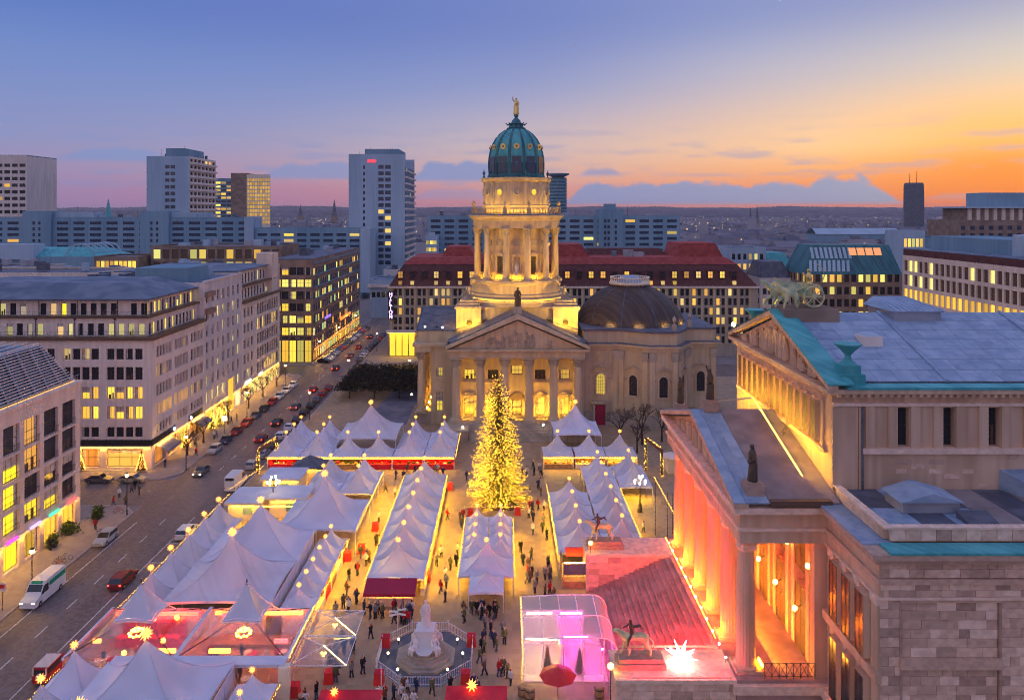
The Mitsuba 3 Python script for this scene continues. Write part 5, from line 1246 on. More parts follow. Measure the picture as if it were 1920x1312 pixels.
def canopy_mesh(w, d, eave, peak, power=1.9, n=9, lv=12):
    b = []
    for (xa, ya), (xb, yb) in (((-1, -1), (1, -1)), ((1, -1), (1, 1)), ((1, 1), (-1, 1)), ((-1, 1), (-1, -1))):
        for i in range(n):
            t = i / n; s = 1 - .035 * math.sin(PI * t)
            b.append(((xa + (xb - xa) * t) * w / 2 * (s if xa == xb else 1), (ya + (yb - ya) * t) * d / 2 * (s if ya == yb else 1), .10 * math.sin(PI * t)))
    b = np.array(b); k = len(b)
    v = []
    for j in range(lv + 1):
        t = 1 - j / lv * .985
        z = eave + (peak - eave) * (1 - t) ** power
        v.append(np.stack([b[:, 0] * t, b[:, 1] * t, z + b[:, 2] * t ** 3], 1))
    v = np.vstack(v)
    q_ = v * 1.3 + [w * 3.1, d * 1.7, 0]
    v[:, 2] += (meshkit.fbm(q_ * .9, 3, 4) - .5) * .16 * np.clip(np.hypot(v[:, 0] / w, v[:, 1] / d) * 2, 0, 1) - .05 * np.abs(np.sin(np.arctan2(v[:, 1], v[:, 0]) * 6)) * np.hypot(v[:, 0] / w, v[:, 1] / d)
    i, j = np.meshgrid(np.arange(lv), np.arange(k), indexing='ij')
    q = np.stack([i * k + j, i * k + (j + 1) % k, (i + 1) * k + (j + 1) % k, (i + 1) * k + j], -1).reshape(-1, 4)
    m = MB().add(v, q)
    r = np.arange(k); low = v[:k] - [0, 0, .28 + .0]
    m.add(np.vstack([low, v[:k]]), np.stack([r, (r + 1) % k, (r + 1) % k + k, r + k], 1))
    m.tube((0, 0, peak - .1), (0, 0, peak + .35), .04, s=5)
    return m


_legs, _star, _seams = {}, {}, {}


def star_mesh(r=.42):
    m = MB().balls([(0, 0, 0)], r * .52, 1)
    for i in range(26):
        z = 1 - 2 * (i + .5) / 26; a = i * 2.39996; q = math.sqrt(1 - z * z)
        d = np.array([q * math.cos(a), q * math.sin(a), z])
        m.tube(d * r * .4, d * r * 1.35, r * .2, .004, 4, False)
    return m


def star(x, y, z, label, s=1.0, col=(3.0, .95, .04), w=.0, group='glowing stars on the tent peaks'):
    if 0 not in _star: _star[0] = mikit.ply(star_mesh().out())
    k = thing('star_lamp', label, 'star lamp', group)
    put(k, _star[0], 'lamp_glass', emit=col, w=w, to=place(x, y, z, 20 * (x + y), s))
    return k


def tent(x, y, w, d, eave, peak, label, group, starry=1.0, power=1.9, bsdf='tent_canvas', name='market_tent', legs=True, seen='tent', stars=True):
    k = thing(name, label, 'tent', group)
    q = (w, d, eave, peak, power)
    if q not in _tents: _tents[q] = mikit.ply(canopy_mesh(*q).out(), smooth=28)
    if bsdf == 'tent_canvas': bsdf = ('tent_canvas', 'tent_canvas_0', 'tent_canvas_1')[int(abs(x * 7.3 + y * 3.1)) % 3]
    put(k + '__canopy', _tents[q], bsdf, to=place(x, y, 0))
    seam = MB()
    for sx in (-1, 1):
        for sy in (-1, 1): seam.path([(sx * w / 2 * t, sy * d / 2 * t, eave + (peak - eave) * (1 - t) ** power + .012) for t in np.linspace(1, .04, 9)], .028, 3)
    if w > 4: put(k + '__seams', mikit.ply(seam.out()) if q not in _seams else _seams[q], 'tent_wall', to=place(x, y, 0)); labels[k + '__seams'] = {'label': 'ridge seams of the canvas', 'kind': 'stuff'}
    if legs:
        l = (round(w, 2), round(d, 2), eave)
        if l not in _legs: _legs[l] = [mikit.ply(MB().box(sx * (w / 2 - .08) - .05, sx * (w / 2 - .08) + .05, sy * (d / 2 - .08) - .05, sy * (d / 2 - .08) + .05, .1, eave - .02).out()) for sx in (-1, 1) for sy in (-1, 1)]
        for p in _legs[l]: put(num('leg', k), p, 'white_metal', to=place(x, y, 0))
    if stars: star(x, y, peak + .5 * min(starry, 1.1), f'yellow star on the {seen}', .55 * starry + .2)
    return k


ORD = ['first', 'second', 'third', 'fourth', 'fifth', 'sixth', 'seventh', 'eighth', 'ninth', 'tenth', 'eleventh', 'twelfth', 'thirteenth', 'fourteenth', 'fifteenth', 'sixteenth', 'seventeenth', 'eighteenth', 'nineteenth', 'twentieth', 'twenty-first', 'twenty-second', 'twenty-third', 'twenty-fourth']


def row_of(xs, ys, w, d, eave, peak, where, group, starry=1.0):
    for i, y in enumerate(ys):
        for j, x in enumerate(xs if np.ndim(xs) else [xs]):
            at = f'{ORD[i]}' + ('' if np.ndim(xs) == 0 else f' on the {("left", "right")[j]}')
            tent(x, y, w, d, eave, peak, f'white peaked tent, {at}, in the {where}', group, starry, seen=f'tent {at} in the {where}')


def eaves(a, b, out, L=46, w=2.0, col=(1.0, .56, .008), z=2.2, holder=None, down=False):
    """Added light strip, hidden from above, from a to b, shining out and down; a thing of its own."""
    k = thing('eaves_lamp', f'added warm light strip {holder}', 'lamp')
    u = np.array([*out, 0.0]); a, b = np.array([*a, z]), np.array([*b, z])
    q = [a, b, b - u * .18 - [0, 0, .2], a - u * .18 - [0, 0, .2]] if not down else [a, b, b - u * .25, a - u * .25]
    q = np.array(q)
    if np.dot(np.cross(q[1] - q[0], q[3] - q[0]), u * .6 - [0, 0, 1]) < 0: q = q[::-1]
    put(k, MB().quad(*q), 'lamp_glass', emit=np.array(col) * L, w=w)


def bulbs(pts, label, step=.32, r=.065, L=(5.5, 2.6, .16), w=1.0, sag=0.0, jit=.05, group='strings of warm bulbs along the market eaves'):
    q = random.Random(int(abs(pts[0][0] * 31 + pts[0][1] * 17)) + 1)
    p, wire = [], MB()
    for a, b in zip(pts[:-1], pts[1:]):
        a, b = np.array(a, float), np.array(b, float); n = max(2, int(np.linalg.norm(b - a) / step))
        for i in range(n):
            t = i / n; c = a + (b - a) * t; c[2] -= sag * math.sin(PI * ((t * n / 12) % 1))
            p.append(c + [q.uniform(-jit, jit), q.uniform(-jit, jit), q.uniform(-jit, jit) * 1.5])
        wire.tube(a, b, .015, s=3, cap=False)
    k = thing('light_string', label, 'light string', group)
    m_ = MB().balls(p, r)
    put(k + '__bulbs', m_, 'lamp_glass', emit=L, w=0); labels[k + '__bulbs'] = {'label': 'row of tiny warm bulbs', 'kind': 'stuff'}
    put(k + '__wire', wire, 'dark_metal')


# rows of tents
row_of(-13.8, [97.4 + 5.4 * i for i in range(7)], 7.4, 5.3, 2.5, 5.8, 'row left of the tree', 'tents in the row left of the tree')
row_of([-4.05, -.5], [102.2, 105.6, 109.0, 112.4], 3.5, 3.35, 2.5, 4.5, 'double row before the tree', 'small tents in the double row before the tree', .8)
tent(-2.3, 98.0, 7.2, 5.0, 2.5, 5.6, 'large white peaked tent closing the near end of the double row before the tree', 'tents before the tree', .9, seen='large tent at the near end of the double row')
tent(-2.2, 93.2, 4.4, 4.4, 2.6, 4.2, 'small white awning tent at the front of the double row before the tree', 'tents before the tree', stars=False)
row_of(10.6, [104.6 + 5.6 * i for i in range(4)], 6.4, 5.5, 2.5, 5.3, 'row right of the main aisle', 'tents in the row right of the aisle', .85)
row_of(16.7, [105.6 + 5.6 * i for i in range(6)], 5.6, 5.5, 2.5, 5.7, 'row beside the hall stairs', 'tents in the row beside the hall stairs', .85)
for i, y in enumerate((128.9, 134.5)): tent(22.4, y, 5.6, 5.5, 2.5, 5.7, f'white peaked tent behind the many armed lamp post, {("nearer", "farther")[i]} one', 'tents behind the right lamp post', .85, seen=f'{("nearer", "farther")[i]} tent behind the right lamp post')
for i, x in enumerate((10.4, 16.5, 22.5)): tent(x, 145.0, 5.9, 5.9, 2.5, 6.0, f'white peaked tent, {ORD[i]} from the left in the back row on the right', 'tents in the right back row', .95, seen=f'{ORD[i]} tent from the left in the right back row')
tent(14.7, 153.8, 9.6, 9.6, 4.6, 9.4, 'big white marquee with tall peak right of the cathedral steps', 'big white marquees', 1.5, seen='marquee right of the cathedral steps')
for r, y in enumerate((144.4, 149.8, 155.0)):
    for i in range(6):
        if r and i in (2, 3): continue
        tent(-42.1 + 5.95 * i, y, 5.9, 5.25, 2.5, 6.0, f'white peaked tent, {ORD[i]} from the street in the {("front", "middle", "back")[r]} line of the left back block', 'tents in the left back block', .95, seen=f'tent {ORD[i]} from the street, {("front", "middle", "back")[r]} line, left back block')
tent(-27.2, 152.6, 11.9, 11.0, 4.4, 9.6, 'big white marquee rising from the left back block', 'big white marquees', 1.6, seen='marquee in the left back block')
tent(-33.2, 91.2, 12.8, 10.2, 4.0, 9.4, 'big white marquee with pink glow behind the red glowing glass hall', 'big white marquees', 1.7, seen='marquee behind the red glass hall', power=2.0)
tent(-33.0, 101.2, 12.8, 9.8, 4.0, 9.5, 'big white marquee, second behind the red glowing glass hall', 'big white marquees', 1.5, seen='second marquee behind the red glass hall', power=2.0)
tent(-26.8, 111.6, 11.6, 11.4, 3.9, 9.4, 'big white marquee before the two small tents, nearest the yellow chalets', 'big white marquees', 1.7, seen='marquee beside the yellow chalets', power=2.0)
tent(-33.3, 69.4, 12.8, 10.8, 4.0, 9.3, 'big white marquee at the bottom edge before the red glowing glass hall', 'big white marquees', 1.9, seen='marquee before the red glass hall', power=2.0)
tent(-33.3, 58.4, 12.8, 10.8, 4.0, 9.9, 'white marquee peak just reaching the bottom edge of the view', 'big white marquees', 1.9, seen='marquee at the very bottom edge', power=2.0)
row_of(-42.2, [68.0, 73.3, 89.2, 94.5, 99.8, 105.1, 110.4], 5.4, 5.25, 2.7, 6.0, 'row along the street', 'tents along the street', 1.15)
row_of(-24.3, [68.6, 72.0, 88.4, 91.7, 95.0, 98.3, 101.6, 104.9], 4.0, 3.3, 2.5, 4.5, 'lean-to row beside the big marquees', 'small tents beside the big marquees', .8)
for r, y in enumerate((125.6, 131.0)):
    for i, x in enumerate((-30.4, -24.5)): tent(x, y, 5.9, 5.3, 2.6, 5.9, f'white peaked tent behind the yellow chalets, {("left", "right")[i]} one of the {("nearer", "farther")[r]} pair', 'tents behind the chalets', .95, seen=f'{("left", "right")[i]} tent, {("nearer", "farther")[r]} pair behind the chalets')
# walls of the big marquees, and pillar and gutter of the passage
for (a, b, lb) in (((-26.75, 86.2), (-26.75, 106.1), 'long grey side wall of the big marquees'), ((-26.85, 64.0), (-26.85, 74.7), 'grey side wall of the nearest marquee')):
    k = thing('tent_wall', lb + ' facing the aisle', 'tent wall')
    n = int((b[1] - a[1]) / 1.25)
    for i in range(n):
        y = a[1] + i * 1.25; put(num('panel', k), MB().hexa([(a[0] - .05, y + .02, .1), (a[0] + (.05 if i % 2 else .12), y + .02, .1), (a[0] + .05, y + 1.23, .1), (a[0] - .05, y + 1.23, .1)], [(a[0] - .05, y + .02, 3.9), (a[0] + .05, y + .02, 3.9), (a[0] + .05, y + 1.23, 3.9), (a[0] - .05, y + 1.23, 3.9)]), 'tent_wall')
k = thing('passage_roof', 'flat white roof between the glass hall and the near tents', 'roof')
put(k + '__deck', MB().box(-39.5, -22.2, 74.9, 76.2, 3.3, 3.6).box(-39.7, -22.0, 74.8, 76.3, 3.6, 3.7), 'tent_canvas')
put(k + '__pillar', MB().box(-22.5, -21.5, 74.3, 75.3, .1, 3.6), 'cream')
# light strings along the eaves, and added hidden strips that light the aisles for them
S = bulbs
eaves((-17.4, 95), (-17.4, 132), (-1, 0), w=4, holder='on the left side of the row left of the tree')
eaves((-10.2, 95), (-10.2, 132), (1, 0), w=4, holder='on the right side of the row left of the tree')
eaves((-5.75, 96), (-5.75, 114), (-1, 0), w=2.5, holder='on the left side of the double row before the tree')
eaves((1.2, 96), (1.2, 114), (1, 0), w=2.5, holder='on the right side of the double row before the tree')
eaves((7.5, 102), (7.5, 125), (-1, 0), w=3, holder='on the left side of the row right of the main aisle')
eaves((19.4, 103), (19.4, 126), (1, 0), 40, w=2.5, holder='on the hall side of the row beside the stairs')
eaves((-22.4, 87), (-22.4, 106), (1, 0), w=3, holder='of the small tents beside the big marquees')
eaves((-21.2, 106.5), (-21.2, 133), (1, 0), 40, w=3, z=2.3, holder='from the marquee beside the chalets to the tents behind them')
eaves((-44.9, 141.9), (-9.5, 141.9), (0, -1), 34, w=3, holder='on the front of the left back block')
eaves((7.6, 142.2), (25.3, 142.2), (0, -1), 32, w=1.6, holder='on the front of the right back row')
eaves((-43, 117.9), (-33, 117.9), (0, -1), 40, w=1, z=2.6, holder='before the yellow chalets')
eaves((20, 128), (25, 128), (0, -1), 70, w=1, holder='of the tent behind the right lamp post', col=(1.0, .62, .03))
S([(-17.6, 94.6, 2.45), (-17.6, 132.6, 2.45)], 'bulb string along the left eaves of the row left of the tree', w=2)
S([(-10.0, 94.6, 2.45), (-10.0, 132.6, 2.45)], 'bulb string along the right eaves of the row left of the tree', w=2)
S([(-17.6, 94.6, 2.4), (-10.0, 94.6, 2.4)], 'bulb string over the dark red awning', w=.4)
S([(-5.95, 95.4, 2.4), (-5.95, 114.2, 2.4)], 'bulb string along the left eaves of the double row before the tree', w=1.4)
S([(1.4, 95.4, 2.4), (1.4, 114.2, 2.4)], 'bulb string along the right eaves of the double row before the tree', w=1.4)
S([(7.3, 101.6, 2.45), (7.3, 128.0, 2.45)], 'bulb string along the left eaves of the row right of the main aisle', w=1.8)
S([(7.4, 142.0, 2.4), (25.5, 142.0, 2.4)], 'bulb string along the front eaves of the right back row', w=1.4)
S([(19.6, 102.6, 2.5), (19.6, 126, 2.5)], 'bulb string along the right eaves of the row beside the hall stairs', w=1.2)
S([(25.4, 126.2, 4.2), (24.6, 98.5, 5.3)], 'long bulb string running to the hall stairs', w=.8)
S([(-45.2, 141.7, 2.45), (-9.3, 141.7, 2.45)], 'bulb string along the front eaves of the left back block', w=2.4, r=.075)
S([(-9.2, 142, 2.45), (-9.2, 157.6, 2.45)], 'bulb string on the tree side of the left back block', w=.8)
S([(-45.1, 86.4, 2.75), (-45.1, 123, 2.75)], 'bulb string along the street side of the market', w=1.6)
S([(-45.1, 65.2, 2.75), (-45.1, 76, 2.75)], 'bulb string along the street side of the nearest tents', w=.7)
S([(-22.1, 66.6, 2.45), (-22.1, 74, 2.45)], 'short bulb string beside the nearest small tents', w=.4)
S([(-21.9, 76.2, 3.6), (-21.9, 86.6, 3.5)], 'bulb string along the right edge of the red glass hall', w=.8, step=.2)
S([(-22.0, 86.7, 2.5), (-22.0, 106.4, 2.5)], 'bulb string along the lean-to row beside the big marquees', w=1.6)
S([(-20.95, 106, 3.8), (-20.95, 117.2, 3.8), (-21.5, 123, 2.6), (-21.5, 133.6, 2.6)], 'bulb string along the aisle side of the marquee beside the chalets', w=1.6)
S([(-27.4, 122.9, 2.5), (-21.6, 122.9, 2.5)], 'short bulb string on the front of the tents behind the chalets', w=.3)
S([(-45.4, 123.4, 3.2), (-43.5, 135.5, 3.0)], 'bulb string along the street side fence of the chalets', w=.5)


# stalls below the eaves: back panels, counters and a lamp
def stall(x0, x1, y, deep, label, cloth, glow, goods, face=-1, w=.35):
    k = thing('market_stall', label, 'stall', 'lit stalls below the tents')
    put(k + '__back_panel', MB().box(x0 + .1, x1 - .1, y - face * deep - .03, y - face * deep + .03, .1, 2.4), cloth)
    for i, s in enumerate((x0 + .1, x1 - .16)): put(num('side_panel', k), MB().box(s, s + .06, min(y, y - face * deep) + .1, max(y, y - face * deep) - .1, .1, 2.3), cloth)
    put(k + '__counter', MB().box(x0 + .2, x1 - .2, y + face * .05 - .3, y + face * .05 + .3, .1, 1.0).box(x0 + .15, x1 - .15, y + face * .05 - .36, y + face * .05 + .36, 1.0, 1.06), goods)
    q = random.Random(int(x0 * 13 + y * 7))
    for i in range(6):
        a = x0 + .4 + (x1 - x0 - .8) * i / 6
        put(num('goods', k), MB().box(a, a + q.uniform(.2, .6), y - .2, y + .2, 1.06, 1.06 + q.uniform(.1, .45)), q.choice(['red_cloth', 'wood', 'cream', 'gold', 'leaf_green', 'crimson']))
    put(k + '__lamp', MB().box(x0 + .5, x1 - .5, y - face * deep * .45 - .06, y - face * deep * .45 + .06, 2.3, 2.38), 'lamp_glass', emit=glow, w=w)


GW, GR = np.array([1.0, .56, .06]) * 34, np.array([1.0, .20, .04]) * 34
for i in range(6):
    x = -45.0 + 5.95 * i
    stall(x, x + 5.8, 142.2, 3.4, f'{("red", "yellow lit", "brown", "red", "bright red", "deep red")[i]} stall below the {ORD[i]} tent from the street, left back block', ('red_cloth', 'cream', 'wood_dark', 'red_cloth', 'red_cloth', 'red_cloth')[i], GW if i in (1, 2) else GR, ('red_cloth', 'wood', 'wood', 'red_cloth', 'red_cloth', 'red_cloth')[i])
for i in range(3):
    x = 7.5 + 6.05 * i
    stall(x, x + 5.8, 142.5, 3.0, f'yellow lit stall front below the {ORD[i]} tent from the left in the right back row', ('cream', 'wood', 'cream')[i], GW * 1.2, ('wood', 'cream', 'wood')[i])
for i in range(7):
    y = 94.9 + 5.4 * i
    for s, x in ((1, -17.2), (-1, -10.4)):
        k = thing('aisle_counter', f'sales counter on the {("left", "right")[s < 0]} side of the {ORD[i]} tent left of the tree', 'counter', 'sales counters along the aisles')
        put(k + '__front', MB().box(x - .25, x + .25, y + .25, y + 5.1, .1, 1.0), random.Random(i * 3 + s).choice(['wood', 'cream', 'red_cloth', 'wood_dark']))
        put(k + '__top', MB().box(x - .38, x + .38, y + .2, y + 5.15, 1.0, 1.06), 'wood')
    if i < 4:
        k = thing('aisle_counter', f'sales counter below the {ORD[i]} tent in the row right of the main aisle', 'counter', 'sales counters along the aisles')
        y2 = 102 + 5.6 * i
        put(k + '__front', MB().box(7.55, 8.05, y2 + .2, y2 + 5.2, .1, 1.0), ['cream', 'wood', 'wood_dark', 'cream'][i])
        put(k + '__top', MB().box(7.4, 8.2, y2 + .15, y2 + 5.25, 1.0, 1.06), 'wood')
for i in range(6):
    y = 86.9 + 3.3 * i
    k = thing('aisle_counter', f'lit counter below the {ORD[i]} small tent beside the big marquees', 'counter', 'sales counters along the aisles')
    put(k + '__front', MB().box(-22.9, -22.4, y + .15, y + 3.1, .1, 1.0), ['wood', 'cream', 'red_cloth'][i % 3])
    put(k + '__shelf', MB().box(-25.9, -25.75, y + .15, y + 3.1, .1, 2.3), 'cream')
# dark red awning stall, kiosk, chalets
k = thing('red_awning_stall', 'stall with sloping dark red awning at the front of the row left of the tree', 'stall')
put(k + '__awning', MB().hexa([(-17.3, 91.6, 2.1), (-10.9, 91.6, 2.1), (-10.9, 94.3, 2.75), (-17.3, 94.3, 2.75)], [(-17.3, 91.6, 2.16), (-10.9, 91.6, 2.16), (-10.9, 94.3, 2.82), (-17.3, 94.3, 2.82)]).box(-17.3, -10.9, 91.57, 91.62, 1.85, 2.12), 'crimson')
put(k + '__counter', MB().box(-16.8, -11.4, 92.6, 93.3, .1, 1.1), 'cream')
put(k + '__lamp', MB().box(-16.5, -11.6, 93.7, 93.8, 2.2, 2.3), 'lamp_glass', emit=GW, w=.5)
k = thing('kiosk', 'small lit kiosk with dark menu board beside the far stair block', 'kiosk')
put(k + '__body', MB().box(7.6, 11.4, 97.2, 101.4, .1, .9).box(7.6, 7.8, 97.2, 101.4, .9, 3.0).box(11.2, 11.4, 97.2, 101.4, .9, 3.0), 'wood')
put(k + '__menu_board', MB().box(7.75, 11.25, 96.95, 97.1, 1.9, 3.3), 'slate')
put(k + '__garland', MB().box(8.2, 11.0, 99.6, 99.9, 3.1, 4.2), 'red_paint')
put(k + '__lamp', MB().box(8, 11, 98.4, 98.5, 2.7, 2.8), 'lamp_glass', emit=GW * 1.3, w=.5)
bulbs([(7.6, 96.9, 3.4), (11.4, 96.9, 3.4), (11.4, 96.9, 1.8), (7.6, 96.9, 1.8), (7.6, 96.9, 3.4)], 'string of bulbs framing the dark menu board of the kiosk', .25, .06, w=.5)
for (x0, x1, y0, y1, h, lb) in ((-41.5, -35.2, 128, 133.5, 3.1, 'white roofed yellow chalet nearest the street behind the left lamp post'), (-37.6, -31.8, 119.2, 124.5, 3.2, 'white roofed yellow chalet beside the left lamp post'), (-43.8, -38.6, 118.0, 124.6, 2.9, 'white roofed low chalet along the street fence'), (-38.3, -32.6, 134.2, 138.8, 3.0, 'small chalet with dark tent roof behind the left lamp post')):
    k = thing('chalet', lb, 'chalet', 'yellow chalets by the left lamp post')
    put(k + '__wall', MB().quad((x0, y0 + .4, .1), (x1, y0 + .4, .1), (x1, y0 + .4, h), (x0, y0 + .4, h)).quad((x0, y1, .1), (x1, y1, .1), (x1, y1, h), (x0, y1, h)).quad((x0, y0 + .4, .1), (x0, y1, .1), (x0, y1, h), (x0, y0 + .4, h)).quad((x1, y0 + .4, .1), (x1, y1, .1), (x1, y1, h), (x1, y0 + .4, h)), 'cream')
    if 'dark tent' in lb: put(k + '__roof', canopy_mesh(x1 - x0 + .3, y1 - y0 + .3, h, h + 1.6, 1.2).turned(np.array(place((x0 + x1) / 2, (y0 + y1) / 2, 0).matrix, float)), 'slate')
    else:
        put(k + '__roof', MB().box(x0 - .3, x1 + .3, y0 - .3, y1 + .3, h, h + .18), 'tent_canvas')
        put(k + '__roof_edge', MB().box(x0 - .36, x1 + .36, y0 - .36, y0 - .3, h - .1, h + .24).box(x0 - .36, x0 - .3, y0 - .3, y1 + .3, h - .1, h + .24), 'cream')
        put(k + '__hatch', MB().box((x0 + x1) / 2 - .2, (x0 + x1) / 2 + 1.3, y0 + .34, y0 + .39, 1.1, 2.3), 'panel_blue')
    put(k + '__lamp', MB().box(x0 + .3, x1 - .3, y0 - .05, y0 + .05, h - .14, h - .06), 'lamp_glass', emit=GW * 1.0, w=.5)
k = thing('entrance_arch', 'entrance arch wrapped in golden fairy lights at the street corner of the market', 'arch')
put(k + '__frame', MB().box(-46.2, -45.8, 139.5, 139.9, .1, 4.2).box(-43.9, -43.5, 143.4, 143.8, .1, 5.0).hexa([(-46.2, 139.5, 4.0), (-45.8, 139.5, 4.0), (-43.5, 143.8, 5.0), (-43.9, 143.8, 5.0)], [(-46.2, 139.5, 4.8), (-45.8, 139.5, 4.8), (-43.5, 143.8, 5.8), (-43.9, 143.8, 5.8)]), 'wood_dark')
qr = random.Random(8); pp = []
for _ in range(260):
    t = qr.random(); u = qr.random()
    if u < .3: pp.append((-46 + qr.uniform(-.28, .28), 139.7 + qr.uniform(-.28, .28), .2 + 4 * t))
    elif u < .6: pp.append((-43.7 + qr.uniform(-.28, .28), 143.6 + qr.uniform(-.28, .28), .2 + 4.8 * t))
    else: pp.append((-46 + 2.3 * t, 139.6 + 4 * t + qr.uniform(-.2, .2), 4.1 + t + qr.uniform(-.1, .8)))
put(k + '__fairy_lights', MB().balls(pp, .08), 'lamp_glass', emit=(7, 3.6, .25), w=.6); labels[k + '__fairy_lights'] = {'label': 'golden fairy lights on the arch', 'kind': 'stuff'}
k = thing('entrance_arch', 'sloping arch wrapped in golden fairy lights beyond the right lamp post', 'arch')
put(k + '__frame', MB().box(26.6, 27.0, 141, 141.4, .1, 6.0).box(29.0, 29.4, 138, 138.4, .1, 4.6).hexa([(26.6, 141, 6.0), (27, 141, 6.0), (29.4, 138, 4.6), (29, 138, 4.6)], [(26.6, 141, 6.5), (27, 141, 6.5), (29.4, 138, 5.1), (29, 138, 5.1)]), 'wood_dark')
pp = []
for _ in range(200):
    t = qr.random(); u = qr.random()
    if u < .35: pp.append((26.8 + qr.uniform(-.28, .28), 141.2 + qr.uniform(-.28, .28), .2 + 6.0 * t))
    elif u < .65: pp.append((29.2 + qr.uniform(-.28, .28), 138.2 + qr.uniform(-.28, .28), .2 + 4.5 * t))
    else: pp.append((26.8 + 2.4 * t, 141.1 - 2.9 * t, 6.3 - 1.3 * t + qr.uniform(-.3, .4)))
put(k + '__fairy_lights', MB().balls(pp, .08), 'lamp_glass', emit=(7, 3.6, .25), w=.5); labels[k + '__fairy_lights'] = {'label': 'golden fairy lights on the sloping arch', 'kind': 'stuff'}
k = thing('round_booth', 'small cream ticket booth with rounded roof edge right of the sloping arch', 'booth')
put(k + '__body', MB().box(30.6, 32.8, 139.5, 142.5, .1, 2.7), 'cream')
put(k + '__roof', MB().lathe([(2.1, 2.7), (2.2, 2.8), (2.2, 3.0), (1.9, 3.15), (0, 3.25)], (32.0, 141, 0), 16), 'render_white')
put(k + '__post', MB().tube((33.8, 140, .1), (33.8, 140, 2.7), .07), 'white_metal')

# red glowing glass hall
k = thing('glass_hall', 'transparent twin peaked tent hall glowing red inside, with chandeliers and guests', 'tent')
for i, x in enumerate((-39.35, -27.9)):
    c = num('canopy', k)
    put(c, canopy_mesh(11.3, 9.8, 3.5, 8.9, 2.1, 10, 14), 'foil', 28, to=place(x, 81.0, 0))
    cap = MB()
    put(c + '__cap', canopy_mesh(11.5 * .36, 10 * .36, 3.5 + 5.4 * .64 ** 2.1 + .05, 8.95, 1.6, 10, 12), 'tent_canvas', 28, to=place(x, 81.0, 0))
    put(num('mast', k), MB().tube((x, 81, 3.6), (x, 81, 9.2), .07).tube((x - 5.6, 76.2, 3.5), (x, 81, 5.6), .05).tube((x + 5.6, 76.2, 3.5), (x, 81, 5.6), .05).tube((x - 5.6, 85.8, 3.5), (x, 81, 5.6), .05).tube((x + 5.6, 85.8, 3.5), (x, 81, 5.6), .05), 'dark_metal')
    ch = thing('chandelier', f'glowing crystal chandelier in the {("left", "right")[i]} half of the red glass hall', 'chandelier', 'chandeliers in the red glass hall')
    g = MB(); g.balls([(x + .75 * math.cos(a), 80 + .75 * math.sin(a), 3.9 + .12 * (j % 2)) for j, a in enumerate(np.arange(16) * PI / 8)], .14, 1).balls([(x + .35 * math.cos(a), 80 + .35 * math.sin(a), 4.3) for a in np.arange(8) * PI / 4], .14, 1)
    put(ch + '__bulbs', g, 'lamp_glass', emit=(14, 7, .5), w=.5); labels[ch + '__bulbs'] = {'label': 'ring of chandelier bulbs', 'kind': 'stuff'}
    put(ch + '__ring', MB().lathe([(.6, 3.75), (.8, 3.78), (.8, 3.86), (.6, 3.84)], (x, 80, 0), 20).tube((x, 80, 3.8), (x, 80, 6.5), .03), 'gold')
for i, (x, y, z) in enumerate(((-36.3, 79.5, 3.4), (-39.5, 77.6, 3.2), (-41.8, 83, 3.8), (-36.8, 84, 3.4))):
    ch = thing('hall_lamp', f'{ORD[i]} small round lamp hanging in the left half of the red glass hall', 'lamp', 'small lamps in the red glass hall')
    put(ch + '__globe', MB().balls([(x, y, z)], .3, 1), 'lamp_glass', True, emit=(9, 3.6, .2), w=.2)
    put(ch + '__cord', MB().tube((x, y, z + .25), (x, y, z + 1.2), .02, s=4), 'dark_metal')
for nm, m in (('gutter', MB().box(-33.85, -33.45, 76.0, 86.0, 3.35, 3.6)), ('edge_beam', MB().box(-45.1, -44.85, 76.0, 86.0, 3.35, 3.55)), ('edge_beam', MB().box(-22.3, -22.0, 76.0, 86.0, 3.35, 3.6)), ('back_wall', MB().box(-45, -22.2, 85.85, 86.0, .1, 3.4)), ('floor', MB().box(-45, -22.2, 76.1, 85.8, .1, .2)), ('bar', MB().box(-43.5, -36.5, 83.6, 84.4, .2, 1.3).box(-43.5, -36.5, 85.3, 85.8, .2, 2.2)), ('stage', MB().box(-32.5, -24, 83.6, 85.8, .2, .6)), ('dark_panel', MB().box(-27.3, -25.6, 85.6, 85.84, .2, 2.6))):
    put(num(nm, k), m, {'gutter': 'tent_canvas', 'edge_beam': 'tent_canvas', 'back_wall': 'tent_canvas', 'floor': 'wood', 'bar': 'red_cloth', 'stage': 'wood', 'dark_panel': 'wood_dark'}[nm])
for i in range(18):
    x = -45 + i * 1.32
    if x > -22.6: continue
    put(num('front_pane', k), MB().box(x + .03, x + 1.29, 76.02, 76.06, .15, 3.35), 'foil_clear')
for i in range(7):
    y = 76.3 + i * 1.36
    put(num('side_pane', k), MB().box(-45.02, -44.98, y, y + 1.3, .15, 3.3), 'foil_clear'); put(num('side_pane', k), MB().box(-22.12, -22.08, y, y + 1.3, .15, 3.3), 'foil_clear')
for (x0, x1, y, z, c) in ((-44.3, -35, 85.4, 2.9, (11, .3, .12)), (-33, -23, 85.4, 3.0, (10, 1.6, .1)), (-38.6, -37.8, 81.2, 4.6, (20, .1, .2)), (-44.0, -43.2, 80, 2.9, (12, 1.4, .1)), (-31.6, -29.6, 83.8, 3.6, (14, .3, .5)), (-24.6, -23.2, 80, 2.9, (14, .2, .2)), (-36.6, -34.4, 78.2, 2.9, (9, 2.4, .1)), (-30.8, -28.6, 78.0, 3.0, (9, 3.0, .1))):
    put(num('red_light', k), MB().box(x0, x1, y - .12, y + .12, z, z + .36), 'lamp_glass', emit=np.array(c) * 1.0, w=1.0)
qr = random.Random(4)
